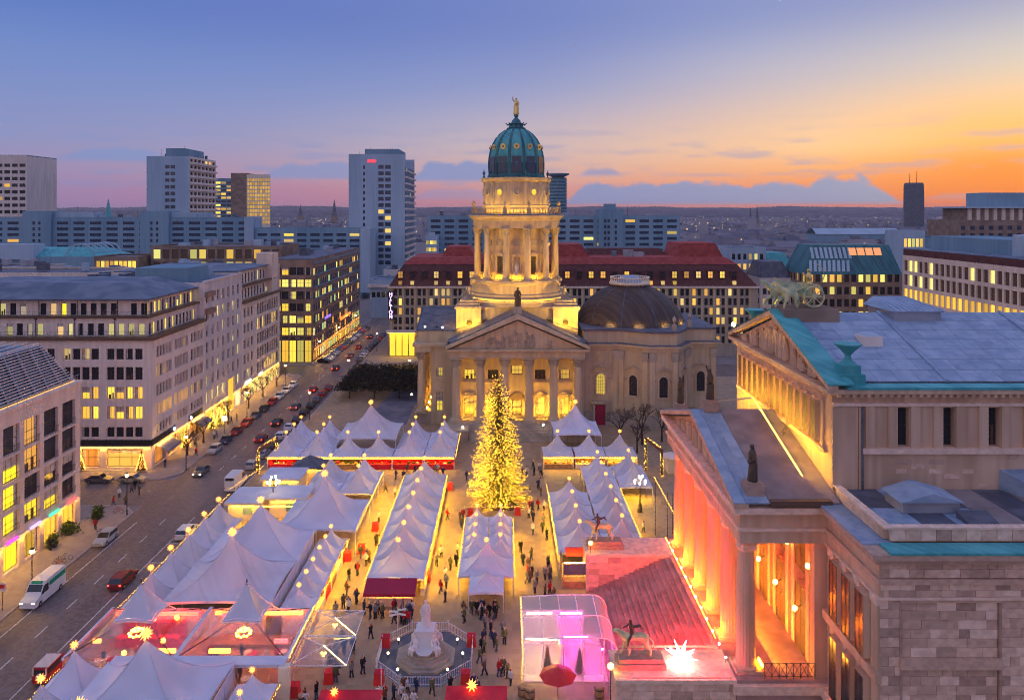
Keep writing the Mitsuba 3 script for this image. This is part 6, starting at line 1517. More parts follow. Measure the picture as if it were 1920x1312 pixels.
for i in range(22):
    x = qr.uniform(-44, -23.4); y = qr.uniform(77, 82.6)
    if abs(x + 33.6) < 1: continue
    tb = thing('hall_table', f'small round table with cloth inside the red glass hall, table {ORD[min(8, i // 3)]} group', 'table', 'tables inside the red glass hall')
    cl_ = qr.choice(['red_cloth', 'cream', 'crimson'])
    labels[tb]['label'] = f'small round table in {dict(red_cloth="red", cream="cream", crimson="dark red")[cl_]} cloth, {"left" if x < -33.6 else "right"} half of the red glass hall, {ORD[i]} table'
    put(tb, MB().lathe([(.5, .2), (.46, .9), (.5, .95), (0, .96)], (x, y, 0), 12), cl_, 30)

# glass umbrellas
for i, (x0, x1, y0, y1) in enumerate(((-21.75, -16.1, 81.1, 86.2), (-21.8, -16.0, 75.7, 80.9))):
    k = thing('glass_canopy', f'square transparent umbrella roof on spokes, {("farther", "nearer")[i]} of the pair beside the red glass hall', 'umbrella', 'transparent umbrella roofs')
    cx, cy = (x0 + x1) / 2, (y0 + y1) / 2
    cor = [(x0, y0), (x1, y0), (x1, y1), (x0, y1)]
    for j in range(4):
        a, b = cor[j], cor[(j + 1) % 4]
        put(num('sheet', k), MB().add([(*a, 3.0), (*b, 3.0), (cx, cy, 3.5)], [[0, 1, 2]]), 'foil_clear')
        put(num('spoke', k), MB().tube((*a, 3.02), (cx, cy, 3.52), .05, s=5), 'white_metal')
        put(num('rim', k), MB().tube((*a, 3.02), (*b, 3.02), .045, s=5), 'white_metal')
        put(num('strut', k), MB().tube((cx, cy, 2.0), ((a[0] * .55 + cx * .45), (a[1] * .55 + cy * .45), 3.2), .035, s=5), 'white_metal')
    put(k + '__post', MB().tube((cx, cy, .1), (cx, cy, 3.7), .07), 'white_metal')
    put(k + '__lamp', MB().balls([(cx, cy - .1, 2.6), (cx + .2, cy, 2.8), (cx - .2, cy, 2.8), (cx, cy + .15, 2.7)], .13, 1), 'lamp_glass', emit=(8, 4.4, .4), w=.2)
    put(k + '__lit_spoke', MB().tube((x1, y0, 3.09), (cx, cy, 3.6), .035, s=5), 'lamp_glass', emit=(9, 6, 1.2), w=.05)

# curved glass pavilion with purple light
k = thing('glass_pavilion', 'transparent pavilion with curved roof glowing white and purple beside the red stairs', 'pavilion')
arc = [(10.2 + 1.6 * math.sin(t), 3.2 + 1.5 * math.cos(t)) for t in np.linspace(0, PI / 2, 8)] + [(11.9, .1)]
prf = [(2.0, 4.5), (6.2, 4.7), (10.2, 4.7)] + arc[1:]
for (xa, za), (xb, zb) in zip(prf[:-1], prf[1:]):
    n = 2 if xb - xa > 2 else 1
    for j in range(n):
        a, c = xa + (xb - xa) * j / n, xa + (xb - xa) * (j + 1) / n
        za2, zb2 = za + (zb - za) * j / n, za + (zb - za) * (j + 1) / n
        put(num('roof_sheet', k), MB().quad((a, 77.6, za2), (c, 77.6, zb2), (c, 86.4, zb2), (a, 86.4, za2)), 'foil_milky')
for y in (77.6, 82.0, 86.4):
    put(num('arch_beam', k), MB().path([(x, y, z + .04) for x, z in prf], .06, 5), 'white_metal')
for x, z in ((2.0, 4.5), (4.1, 4.62), (6.2, 4.72), (8.2, 4.72), (10.2, 4.72)): put(num('purlin', k), MB().tube((x, 77.6, z + .03), (x, 86.4, z + .03), .05, s=5), 'white_metal')
for x in (2.0, 4.1, 6.2, 8.2, 10.4): put(num('post', k), MB().tube((x, 77.6, .1), (x, 77.6, 4.6), .06, s=5), 'white_metal')
put(k + '__back_wall', MB().box(2.0, 9.2, 86.3, 86.42, .1, 3.0), 'render_white')
put(k + '__floor', MB().box(2.0, 11.8, 77.7, 86.3, .1, .2), 'render_white')
put(k + '__partition', MB().box(5.9, 6.1, 79, 86, .2, 2.9), 'render_white')
for i, x in enumerate((2.1, 4.2, 6.3, 8.3)): put(num('front_pane', k), MB().box(x, x + 1.9, 77.58, 77.62, 1.0, 4.2), 'foil_clear' if i % 2 else 'foil')
for (x0, x1, y, z, c, w) in ((2.4, 5.6, 79.6, 3.4, (70, 50, 12), 1.0), (6.4, 9.0, 80.2, 3.3, (60, 6, 80), 1.4), (6.4, 8.8, 84.4, 3.6, (64, 8, 80), 1.2), (2.6, 5.4, 84.8, 3.4, (26, 14, 22), .5), (10.3, 10.6, 79.2, 2.6, (22, 2, 60), .6)):
    put(num('light_bar', k), MB().box(x0, x1, y - .07, y + .07, z, z + .14), 'lamp_glass', emit=np.array(c) * .75, w=w)
for i, (x, y, h, s) in enumerate(((6.9, 82.4, 3.0, .42), (8.5, 81.6, 2.9, .5), (7.6, 80.6, 1.2, .6))):
    put(num('ice_column', k), MB().lathe([(s, .2), (s * .8, h * .5), (s * .35, h), (0, h + .1)], (x, y, 0), 8), 'render_white')
for i, (x, y) in enumerate(((4.6, 79.3), (8.0, 78.9))):
    t_ = thing('small_fir', f'small dark fir tree inside the glass pavilion, {("left", "right")[i]} one', 'fir tree', 'small firs in the glass pavilion')
    f_ = MB()
    for a in range(5): f_.lathe([(.55 - .09 * a, .6 + .42 * a), (.08, 1.25 + .42 * a)], (x, y, 0), 9)
    put(t_ + '__crown', f_, 'leaf_dark'); put(t_ + '__trunk', MB().tube((x, y, .2), (x, y, .8), .07), 'bark')
bulbs([(1.9, 77.5, 4.5), (1.9, 86.4, 4.55)], 'string of bulbs down the left roof edge of the glass pavilion', .2, .065, w=.7)
bulbs([(1.9, 77.5, 4.4), (1.9, 77.5, .2)], 'string of bulbs down the left front post of the glass pavilion', .2, .06, w=.4)
k = thing('big_umbrella', 'large red market umbrella before the glass pavilion', 'umbrella')
um = MB()
for i in range(8):
    a, b = i * PI / 4, (i + 1) * PI / 4
    um.add([(5.4 + 1.9 * math.cos(a), 75.2 + 1.9 * math.sin(a), 2.35), (5.4 + 1.9 * math.cos(b), 75.2 + 1.9 * math.sin(b), 2.35), (5.4 + 1.0 * math.cos(b), 75.2 + 1.0 * math.sin(b), 2.95), (5.4 + 1.0 * math.cos(a), 75.2 + 1.0 * math.sin(a), 2.95)], [[0, 1, 2, 3]]).add([(5.4 + 1.0 * math.cos(a), 75.2 + 1.0 * math.sin(a), 2.95), (5.4 + 1.0 * math.cos(b), 75.2 + 1.0 * math.sin(b), 2.95), (5.4, 75.2, 3.25)], [[0, 1, 2]])
put(k + '__cover', um, 'red_paint'); put(k + '__pole', MB().tube((5.4, 75.2, .1), (5.4, 75.2, 3.3), .05), 'wood')
# red roofs at the bottom edge
for i, (x0, x1, lb) in enumerate(((-17.6, -11.7, 'red flat fabric roof at the bottom edge left of the fountain'), (-5.6, .3, 'red flat fabric roof with a star at the bottom edge right of the fountain'))):
    k = thing('red_roof_stall', lb, 'stall')
    put(k + '__roof', MB().hexa([(x0, 67.5, 2.6), (x1, 67.5, 2.6), (x1, 72.6 - .6 * (i == 0), 2.9), (x0, 72.6 - .6 * (i == 0), 2.9)], [(x0, 67.5, 2.68), (x1, 67.5, 2.68), (x1, 72.6 - .6 * (i == 0), 2.98), (x0, 72.6 - .6 * (i == 0), 2.98)]).box(x0, x1, 72.6 - .6 * (i == 0), 72.64 - .6 * (i == 0), 2.5, 2.96), 'red_cloth')
    for x in (x0 + .1, x1 - .1): put(num('post', k), MB().tube((x, 71.5, .1), (x, 71.5, 2.8), .05), 'white_metal')
    put(k + '__lamp', MB().box(x0 + 1, x1 - 1, 70, 70.1, 2.3, 2.4), 'lamp_glass', emit=GW * .6, w=.3)
star(-3.1, 71.9, 3.45, 'glowing orange star on the red fabric roof right of the fountain', 1.1, group=None)
star(-16.2, 71.2, 3.3, 'glowing orange star on the red fabric roof left of the fountain', .8, group=None)
star(17.2, 72.6, 5.75, 'huge white many pointed star lamp glaring on the near stair block of the hall', 2.9, (5, 3.4, 3.6), 1.0, None)
sx_ = labels['star_lamp'] if 'star_lamp' in labels else None
k = thing('stair_lamp', 'yellow glowing lamp before the near rider statue', 'lamp')
put(k + '__globe', MB().balls([(10.2, 71.4, 5.6)], .32, 1), 'lamp_glass', True, emit=(22, 11, .8), w=.5); put(k + '__post', MB().tube((10.2, 71.4, .1), (10.2, 71.4, 5.4), .05), 'dark_metal')
k = thing('stair_lamp', 'yellow glowing lamp before the far rider statue', 'lamp')
put(k + '__globe', MB().balls([(11.2, 96.6, 6.2)], .3, 1), 'lamp_glass', True, emit=(22, 11, .8), w=.5); put(k + '__post', MB().tube((11.2, 96.6, 5.0), (11.2, 96.6, 6.0), .05), 'dark_metal')
for i in range(12):
    y = 73.0 + i * 2.3
    k = thing('spot_lamp', f'white spot lamp below the portico columns, {ORD[i]} from the camera', 'lamp', 'spot lamps at the portico columns')
    put(k + '__globe', MB().balls([(21.7, y, 5.5)], .13, 1), 'lamp_glass', True, emit=(14, 11, 9), w=.0); put(k + '__stem', MB().tube((21.7, y, FZ), (21.7, y, 5.4), .04), 'dark_metal')

# Christmas tree
k = thing('christmas_tree', 'tall Christmas tree covered in golden fairy lights in the middle of the market', 'christmas tree')
TX, TY, TH = -1.0, 126.0, 22.4
put(k + '__trunk', MB().tube((TX, TY, .1), (TX, TY, TH - .3), .38, .04, 8), 'bark')
q = np.random.default_rng(12)
tri_v, bul = [], []
for i in range(430):
    h = 1.3 + (TH - 1.5) * (1 - (1 - (i + .5) / 430) ** .62) * 1.0
    R = 5.4 * (1 - h / (TH + .2)) ** .72 * q.uniform(.8, 1.12) + .18
    a = i * 2.39996 + q.normal(0, .15)
    d = np.array([math.cos(a), math.sin(a), 0]); s = np.array([-math.sin(a), math.cos(a), 0])
    n = max(4, int(R * 5))
    for j in range(n):
        t = (j + q.random()) / n
        p = np.array([TX, TY, h]) + d * R * t + [0, 0, -.34 * R * t + .16 * R * t ** 3]
        wd = .75 * (1 - .55 * t) * min(1, R / 2.2)
        for sg in (-1, 1):
            e = p + d * .34 * q.uniform(.6, 1.3) + s * sg * wd * q.uniform(.4, 1.0) + [0, 0, q.uniform(-.32, .02)]
            o_ = q.uniform(.05, .13)
            tri_v += [p + s * o_ * .6, e, p - s * o_ * .6 + [0, 0, -.1]]
            if t > .3 and q.random() < .42: bul.append(e + q.normal(0, .06, 3))
        if t > .72 and q.random() < .5: bul.append(p + q.normal(0, .1, 3))
tri_v = np.array(tri_v)
put(k + '__needles', MB().add(tri_v, np.arange(len(tri_v)).reshape(-1, 3)), 'needles'); labels[k + '__needles'] = {'label': 'dense green sprays of needles', 'kind': 'stuff'}
bul = np.array(bul)
put(k + '__fairy_lights', MB().balls(bul, q.uniform(.045, .085, len(bul))), 'lamp_glass', emit=(4.6, 2.25, .05), w=1.5); labels[k + '__fairy_lights'] = {'label': 'thousands of golden fairy lights', 'kind': 'stuff'}
put(k + '__stand', MB().box(TX - 2.6, TX + 2.6, TY - 3.6, TY + 2.6, .1, .55).box(TX - 2.7, TX + 2.7, TY - 3.7, TY - 3.5, .55, .95), 'wood_dark')
bulbs([(TX - 5.2, TY - 7.4, 2.2), (TX + 5.4, TY - 7.4, 2.2)], 'string of bulbs on the fence before the Christmas tree', .25, .06, w=.6)

# ---------------------------------------------------------------- buildings behind the square
k = thing('hotel', 'long hotel with red mansard roof and rows of lit dormers behind the cathedral', 'hotel')
r7 = random.Random(21)
HW = [(1.15, .72, .12), (1.1, .55, .08), (.9, .62, .22), (.8, .40, .08)]
cols = []
for i in range(31):
    a = 1.6 + i * 4.05
    cols += [(a, a + 1.15), (a + 1.75, a + 2.9)]
hw_ = grid([c for c in cols if c[1] < 124], [(4.6 + 3.2 * i, 6.9 + 3.2 * i) for i in range(6)], .25, r7, 1.0, (1, 1, .06), HW)
facade(k, (-39, 253, 0), (1, 0), 125, 23.7, hw_, 'limestone_grey', .3, simple=True)
for i in range(31): part('pilaster', k, MB().box(-39 + .35 + i * 4.05, -39 + 1.25 + i * 4.05, 252.7, 253, 4, 23.2), 'limestone')
part('cornice', k, MB().box(-39.4, 86.4, 252.3, 253, 23.2, 23.8), 'render_cream')
part('wall', k, MB().quad((86, 253, 0), (86, 290, 0), (86, 290, 23.7), (86, 253, 23.7)), 'render_white'); part('wall', k, MB().quad((-39, 253, 0), (-39, 290, 0), (-39, 290, 23.7), (-39, 253, 23.7)), 'render_white')
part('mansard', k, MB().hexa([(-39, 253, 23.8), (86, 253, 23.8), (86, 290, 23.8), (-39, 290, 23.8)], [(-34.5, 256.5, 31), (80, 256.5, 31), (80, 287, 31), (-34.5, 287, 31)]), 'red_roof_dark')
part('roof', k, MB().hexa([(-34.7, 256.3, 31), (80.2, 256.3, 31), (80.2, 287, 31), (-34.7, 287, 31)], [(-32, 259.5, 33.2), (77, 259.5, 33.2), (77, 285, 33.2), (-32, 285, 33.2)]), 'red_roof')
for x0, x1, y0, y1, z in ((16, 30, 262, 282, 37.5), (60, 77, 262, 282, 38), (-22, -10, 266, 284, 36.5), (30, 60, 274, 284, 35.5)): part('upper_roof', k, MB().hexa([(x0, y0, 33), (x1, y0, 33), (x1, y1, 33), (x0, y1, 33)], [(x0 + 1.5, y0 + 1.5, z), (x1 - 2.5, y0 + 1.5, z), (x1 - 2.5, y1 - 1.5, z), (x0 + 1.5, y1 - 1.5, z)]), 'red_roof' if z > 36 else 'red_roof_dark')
for i in range(29):
    x = -35.2 + i * 4.05
    lit = tuple(np.array(r7.choice(HW)) * r7.uniform(.5, 1.1)) if r7.random() < .62 else None
    kk = num('dormer', k)
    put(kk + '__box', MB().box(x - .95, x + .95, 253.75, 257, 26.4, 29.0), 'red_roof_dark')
    put(kk + '__pane', MB().box(x - .75, x + .75, 253.68, 253.74, 26.6, 28.7), 'pane_lit' if lit else 'pane_dark', emit=lit)
    put(kk + '__bars', MB().box(x - .04, x + .04, 253.6, 253.68, 26.6, 28.7).box(x - .75, x - .05, 253.6, 253.68, 27.6, 27.7).box(x + .05, x + .75, 253.6, 253.68, 27.6, 27.7), 'frame_dark')
    if r7.random() < .5: part('low_dormer', k, MB().box(x - .6, x + .6, 253.2, 254.4, 24.3, 25.5), 'pane_lit', emit=tuple(np.array(r7.choice(HW)) * r7.uniform(.3, .8)))
roof_plant(k, -30, 10, 262, 280, 33.2, 6); roof_plant(k, 34, 56, 262, 272, 33.2, 4)
part('entrance_canopy', k, MB().box(-39.5, -29.5, 249.5, 253, 8.6, 9.1), 'render_cream')
part('entrance_glass', k, MB().box(-38.8, -30.2, 252.6, 252.9, .4, 8.5), 'pane_lit', emit=(1.3, .75, .05), w=.4)
part('entrance_light', k, MB().box(-39, -30, 250.0, 252, 8.45, 8.56), 'lamp_glass', emit=(14, 8, .6), w=.5)
for i in range(5): part('entrance_post', k, MB().box(-38.9 + i * 2.15, -38.6 + i * 2.15, 252.3, 252.6, .1, 8.5), 'brown_stone')
sg = thing('hotel_sign', 'tall vertical sign reading HILTON in glowing lilac letters on the hotel corner', 'sign')
for i, ch in enumerate('HILTON'):
    t = meshkit.text_mesh(ch, 1.25, .12, True); v = np.array(t.vertices); c = (v[:, 0].min() + v[:, 0].max()) / 2
    q = np.stack([-38.2 + (v[:, 0] - c), 251.7 - v[:, 2], 20.6 - i * 1.5 + v[:, 1]], 1)
    part(f'letter', sg, MB().add(q, t.faces), 'lamp_glass', emit=(2.0, 1.1, 3.0), w=.0)
put(sg + '__board', MB().box(-39.1, -37.3, 251.75, 252.0, 12.6, 22.3), 'black')
# slabs and towers along the far avenue
def slab(name, label, x0, x1, y0, y1, z1, n, w, rws, wall='panel_blue', lit=.015, **kw): return box_house(name, label, kw.pop('cat', 'apartment block'), x0, x1, y0, y1, z1, wall, 'roof_grey', (n, w, rws), kw.pop('side', None), lit=lit, pane='pane_blue', **kw)
k = slab('slab_block', 'long blue grey slab block across the left horizon', -300, -141, 420, 434, 45.7, 17, 6.4, rows(15.5, 3.3, 9, 1.6))
for x in (-262, -196): part('stair_tower', k, MB().box(x - 8, x + 8, 418.5, 432, 10, 49.5), 'panel_blue')
for x in (-262, -196):
    for j in range(9):
        for d in (-2.2, 1): part('stair_window', k, MB().box(x + d, x + d + 1.2, 418.3, 418.5, 15.5 + 3.3 * j, 17.2 + 3.3 * j), 'pane_blue')
part('penthouse', k, MB().box(-254, -232, 422, 432, 45.7, 49), 'panel_pale'); part('penthouse', k, MB().box(-188, -168, 422, 432, 45.7, 48.7), 'panel_pale'); part('end_wall', k, MB().box(-146, -140.8, 419.5, 434.2, 10, 46.2), 'panel_pale')
k = slab('slab_block', 'lower blue slab block with white end wall left of the grey tower', -140.6, -80, 421, 433, 39.7, 8, 5.4, rows(12.2, 3.3, 8, 1.6))
part('end_wall', k, MB().box(-80, -74.5, 416, 434, 4, 39.9), 'panel_pale')
k = slab('slab_block', 'long blue slab block passing behind the cathedral tower on the right', -43, 99, 420, 434, 46.6, 18, 5.4, rows(20, 3.3, 8, 1.6), lit=.06)
part('stair_tower', k, MB().box(53, 67, 418.5, 432, 10, 50.5).box(57, 63, 421, 428, 50.5, 53.5), 'panel_blue')
for j in range(8):
    for d in (56, 58, 62): part('stair_window', k, MB().box(d, d + 1.3, 418.3, 418.5, 20 + 3.3 * j, 21.8 + 3.3 * j), 'pane_blue')
k = thing('tower_block', 'tall blue grey tower block with a central column of windows left of the cathedral', 'tower block')
tw = [(a, b, c, d, (1.0, .6, .12) if r7.random() < .1 else None) for c, d in rows(18, 3.75, 16, 2.3) for a, b in ((17.4, 20.6), (21.4, 24.8))] + [(8.4, 9.6, c, d, None) for c, d in rows(18, 3.75, 16, 2.0)]
facade(k, (-91.5, 440, 0), (1, 0), 33, 83, tw, 'panel_pale', .4, simple=True, pane='pane_blue')
facade(k, (-58.5, 440, 0), (0, 1), 48, 80, grid(evenly(.5, 47.5, 8, 4.6), rows(10, 3.75, 18, 1.9), .04, r7), 'panel_pale', .9, simple=True, pane='pane_blue')
for c, d in rows(9, 3.75, 18, 1): part('balcony', k, MB().box(-58.5, -57.3, 440.5, 487.5, c, d), 'render_white')
part('wall', k, MB().quad((-91.5, 440, 0), (-91.5, 488, 0), (-91.5, 488, 83), (-91.5, 440, 83)), 'panel_pale'); part('wall', k, MB().quad((-58.5, 488, 0), (-91.5, 488, 0), (-91.5, 488, 83), (-58.5, 488, 83)), 'panel_pale')
part('roof', k, MB().box(-91, -59, 440.5, 487.5, 79.8, 80.2), 'roof_grey'); part('roof_house', k, MB().box(-82, -62, 440.2, 470, 80, 86), 'panel_blue')
part('sign', k, MB().box(-80.5, -75.5, 439.7, 440, 78, 79.8), 'pane_lit', emit=(.9, .06, .12))
k = thing('tower_block', 'tall blue tower block with white balconies on its right side, on the left horizon', 'tower block')
tw = [(a, b, c, d, (.8, .5, .2) if r7.random() < .05 else None) for c, d in rows(30, 4.2, 12, 2.2) for a, b in ((11.6, 14.4), (15, 18))]
facade(k, (-225, 470, 0), (1, 0), 27, 84, tw, 'panel_pale', .4, simple=True, pane='pane_blue')
facade(k, (-198, 470, 0), (0, 1), 43, 84, grid(evenly(.4, 42.6, 7, 4.8), rows(26, 4.2, 14, 2.0), .05, r7), 'render_white', .9, simple=True, pane='pane_dark')
for c, d in rows(24.6, 4.2, 14, 1.3): part('balcony', k, MB().box(-198, -196.6, 470.5, 512.5, c, d), 'render_white')
part('wall', k, MB().quad((-225, 470, 0), (-225, 513, 0), (-225, 513, 84), (-225, 470, 84)), 'panel_pale'); part('roof', k, MB().box(-224.5, -198.5, 470.5, 512.5, 83.4, 83.9), 'roof_grey'); part('roof_house', k, MB().box(-213, -201, 470.4, 500, 84, 89), 'panel_blue')
k = thing('tower_block', 'white tower block with rows of balconies cut off by the left edge', 'tower block')
facade(k, (-330, 450, 0), (1, 0), 42.5, 83, grid(evenly(.5, 42, 9, 3.6), rows(24, 4.0, 14, 2.0), .04, r7), 'render_white', .5, simple=True)
part('wall', k, MB().quad((-287.5, 450, 0), (-287.5, 480, 0), (-287.5, 480, 83), (-287.5, 450, 83)), 'render_white'); part('roof', k, MB().box(-330, -287.5, 450.2, 480, 82.6, 83.2), 'roof_grey')
k = box_house('office_tower', 'brown office tower with a golden glowing gridded side', 'office tower', -256, -241, 700, 740, 85, 'brown_stone', 'roof_grey', None, None)
facade(k, (-241, 699.5, 0), (1, 0), 22, 84, [(a, b, c, d, tuple(np.array((.62, .34, .05)) * r7.uniform(.5, 1.1))) for a, b in evenly(.3, 21.7, 9, 1.9) for c, d in rows(38, 3.6, 12, 2.6)], 'cream', .3, simple=True, name='gold_wall')
k = box_house('office_tower', 'glass office tower with lit floors behind the brown tower', 'office tower', -279, -262, 720, 745, 81, 'panel_blue', 'roof_grey', (3, 4.6, rows(40, 3.6, 11, 2)), None, lit=.55, pane='pane_blue')
k = thing('round_tower', 'slim round glass tower with a flat disc roof right behind the cathedral tower', 'tower')
put(k + '__shaft', MB().lathe([(10.5, 0), (10.5, 90)], (65, 900, 0), 24), 'copper_dark', 30)
for i in range(12): part('floor_band', k, MB().lathe([(10.6, 42 + i * 4), (10.9, 42.2 + i * 4), (10.9, 43.4 + i * 4), (10.6, 43.6 + i * 4)], (65, 900, 0), 24), 'panel_blue', 30)
put(k + '__disc', MB().lathe([(6, 90), (12, 93), (14, 94), (14, 95), (0, 95)], (65, 900, 0), 24), 'panel_blue')
k = thing('dark_tower', 'dark tower with two roof masts standing alone on the sunset horizon', 'tower')
put(k + '__shaft', MB().lathe([(19, 0), (19.4, 60), (18.6, 103), (17, 107), (0, 107)], (823, 1500, 0), 8), 'slate')
for x, t in ((815, 126), (829, 130)): part('mast', k, MB().tube((x, 1500, 106), (x, 1500, t), .7, .3, 5), 'dark_metal')
k = slab('ministry_block', 'large stone block with columned top floor at the right edge on the horizon', 255, 330, 420, 450, 44, 14, 2.6, rows(22, 4.2, 5, 2.4), 'brown_stone', .12, cat='building')
part('upper_floor', k, MB().box(262, 330, 424, 446, 44, 51), 'brown_stone'); part('roof_slab', k, MB().box(258, 330, 421, 448, 51, 52), 'panel_pale'); part('top_block', k, MB().box(276, 330, 428, 446, 52, 60), 'panel_blue')
for i in range(14): part('column', k, MB().box(263 + i * 4.8, 265 + i * 4.8, 423, 424, 44, 51), 'render_cream')
# right side offices
k = thing('frame_office', 'office block with a white grid frame of large windows on the right', 'office building')
fw = []
for ri in range(7):
    for bi, (a, b) in enumerate(evenly(.4, 69.6, 25, 2.05)):
        lit = None
        if ri == 4: lit = tuple(np.array((1.25, .72, .06)) * r7.uniform(.25, 1.0)) if bi < 20 else None
        elif r7.random() < .1: lit = (1.0, .9, .25)
        fw.append((a, b, 2.2 + ri * 4.45 + 1.6, 5.6 + ri * 4.45 + 1.6, lit))
facade(k, (126, 236, 0), (0, -1), 70, 35.4, fw, 'render_cream', .5, simple=True, pane='wood_dark')
part('wall', k, MB().quad((126, 236, 0), (150, 242, 0), (150, 242, 35.4), (126, 236, 35.4)), 'render_cream')
part('roof_edge', k, MB().box(126.2, 150, 166, 236, 35.4, 37.3), 'red_roof_dark')
part('roof', k, MB().box(126.4, 150, 166, 236, 37.3, 37.5), 'roof_grey')
part('terrace', k, MB().box(122.5, 126, 172, 224, 18.6, 19.6), 'render_cream')
part('plant_wall', k, MB().box(134, 150, 190, 234, 37.5, 41.5), 'panel_blue')
for i, y in enumerate((186, 194)): part('tank', k, MB().lathe([(3.4, 37.5), (3.4, 42.5), (3, 43), (0, 43.2)], (136, y, 0), 16), 'panel_pale', 40)
k = thing('glass_roof_house', 'stone house with tall teal glass mansard and lit attic, right of the gilded chariot', 'building')
facade(k, (103, 255, 0), (1, 0), 33, 27.5, [(a, b, c, d, tuple(np.array(r7.choice([(1.2, .75, .1), (1.0, .9, .2), (1.1, .5, .08)])) * r7.uniform(.5, 1)) if r7.random() < (.75 if c > 22 else .3) else None) for a, b in evenly(.5, 32.5, 13, 1.7) for c, d in rows(4, 4.2, 6, 2.6)], 'brown_stone', .4, simple=True)
facade(k, (103, 275, 0), (0, -1), 20, 27.5, grid(evenly(.5, 19.5, 7, 1.7), rows(4, 4.2, 6, 2.6), .35, r7), 'brown_stone', .4, simple=True)
part('glass_roof', k, MB().hexa([(103, 255, 27.6), (136, 255, 27.6), (136, 275, 27.6), (103, 275, 27.6)], [(107, 260, 37.5), (134, 260, 37.5), (134, 272, 37.5), (107, 272, 37.5)]), 'copper_dark')
for j in range(9):
    t0 = j / 9
    for z0, z1 in ((.1, .48), (.54, .92)):
        xa = 104 + 14.5 * t0
        m = MB().hexa([(xa + 4 * z0, 254.85 + 5 * z0, 27.6 + 9.9 * z0), (xa + 1.0 + 4 * z0, 254.85 + 5 * z0, 27.6 + 9.9 * z0), (xa + 1.0 + 4 * z0, 255.0 + 5 * z0, 27.6 + 9.9 * z0), (xa + 4 * z0, 255.0 + 5 * z0, 27.6 + 9.9 * z0)], [(xa + 2.4 * z1, 254.85 + 5 * z1, 27.6 + 9.9 * z1), (xa + .9 + 2.4 * z1, 254.85 + 5 * z1, 27.6 + 9.9 * z1), (xa + .9 + 2.4 * z1, 255.0 + 5 * z1, 27.6 + 9.9 * z1), (xa + 2.4 * z1, 255.0 + 5 * z1, 27.6 + 9.9 * z1)])
        part('roof_blade', k, m, 'panel_pale')
for i in range(4): part('attic_window', k, MB().hexa([(119.5 + 2.9 * i, 258.0, 34.0), (121.9 + 2.9 * i, 258.0, 34.0), (121.9 + 2.9 * i, 258.4, 34.0), (119.5 + 2.9 * i, 258.4, 34.0)], [(119.5 + 2.9 * i, 259.3, 36.5), (121.9 + 2.9 * i, 259.3, 36.5), (121.9 + 2.9 * i, 259.7, 36.5), (119.5 + 2.9 * i, 259.7, 36.5)]), 'pane_lit', emit=(.85, .32, .12))
H2 = lambda name, label, *a, **kw: box_house(name, label, 'building', *a, **kw)
H2('pale_house', 'pale house with a few lit windows left of the glass mansard house', 86, 100, 285, 300, 35, 'panel_pale', 'roof_grey', (6, 1.2, rows(8, 3.8, 7, 2.2)), None, lit=.3)
k = H2('mansard_house', 'grey house with dark mansard between the hotel and the glass mansard house', 92, 103, 268, 284, 25, 'render_grey', 'slate', (5, 1.4, rows(5, 3.6, 5, 2.1)), (5, 1.5, rows(5, 3.6, 5, 2.1)), which='left', lit=.3)
part('mansard', k, MB().hexa([(92, 268, 25), (103, 268, 25), (103, 284, 25), (92, 284, 25)], [(94, 270.5, 31), (101, 270.5, 31), (101, 282, 31), (94, 282, 31)]), 'slate')
k = H2('teal_roof_house', 'low house with teal copper roof behind the chariot', 101, 112, 290, 306, 28, 'panel_pale', 'copper', (4, 1.4, rows(6, 3.8, 5, 2)), None, lit=.2)
part('copper_roof', k, MB().hexa([(101, 290, 28), (112, 290, 28), (112, 306, 28), (101, 306, 28)], [(103, 293, 33), (110, 293, 33), (110, 303, 33), (103, 303, 33)]), 'copper')
H2('orange_lit_house', 'pale block with an orange glowing window strip above the frame office', 176, 186, 330, 345, 40.5, 'panel_pale', 'roof_grey', (5, 1.4, [(33.5, 37.2)]), None, lit=1.0, pw=1.2)
H2('plant_block', 'long blue grey rooftop block behind the frame office', 187, 230, 332, 350, 37.5, 'panel_blue', 'roof_grey', None, None)
# left: roofs behind the white office
k = H2('terrace_house', 'white terraced block with glowing yellow windows behind the white office', -180, -112, 205, 226, 32, 'render_white', 'slate', (22, 1.7, rows(10, 3.7, 6, 2.2)), None, lit=.3)
roof_plant(k, -170, -118, 208, 222, 32, 9)
k = H2('lit_strip_house', 'dark block with one bright strip of windows behind the terraced block', -140, -125, 255, 272, 33.5, 'brown_stone', 'roof_grey', (9, 1.3, [(29.4, 32.2)]), None, lit=1, pw=1.1)
k = H2('brown_glass_block', 'brown glazed block with orange lit windows behind the second white block', -124, -78, 262, 284, 36.8, 'brown_stone', 'roof_grey', (14, 2.4, rows(15, 4.4, 5, 3.2)), None, lit=.28, pane='wood_dark')
roof_plant(k, -120, -82, 264, 280, 36.8, 10)
k = thing('vaulted_hall', 'low hall with teal roof and a glazed barrel vault at the left edge', 'hall')
put(k + '__body', MB().box(-215, -160, 300, 322, 0, 31), 'panel_blue')
put(k + '__roof', MB().hexa([(-215, 300, 31), (-160, 300, 31), (-160, 322, 31), (-215, 322, 31)], [(-213, 306, 34), (-170, 306, 34), (-170, 320, 34), (-213, 320, 34)]), 'copper')
for j in range(6):
    y = 300 + j * 4
    put(num('vault_rib', k), MB().path([(-170 + 6 * math.cos(t), y, 31 + 5 * math.sin(t)) for t in np.linspace(0, PI, 12)], .25, 5), 'panel_pale')
put(k + '__box', MB().box(-206, -188, 298, 306, 30, 36), 'panel_pale')
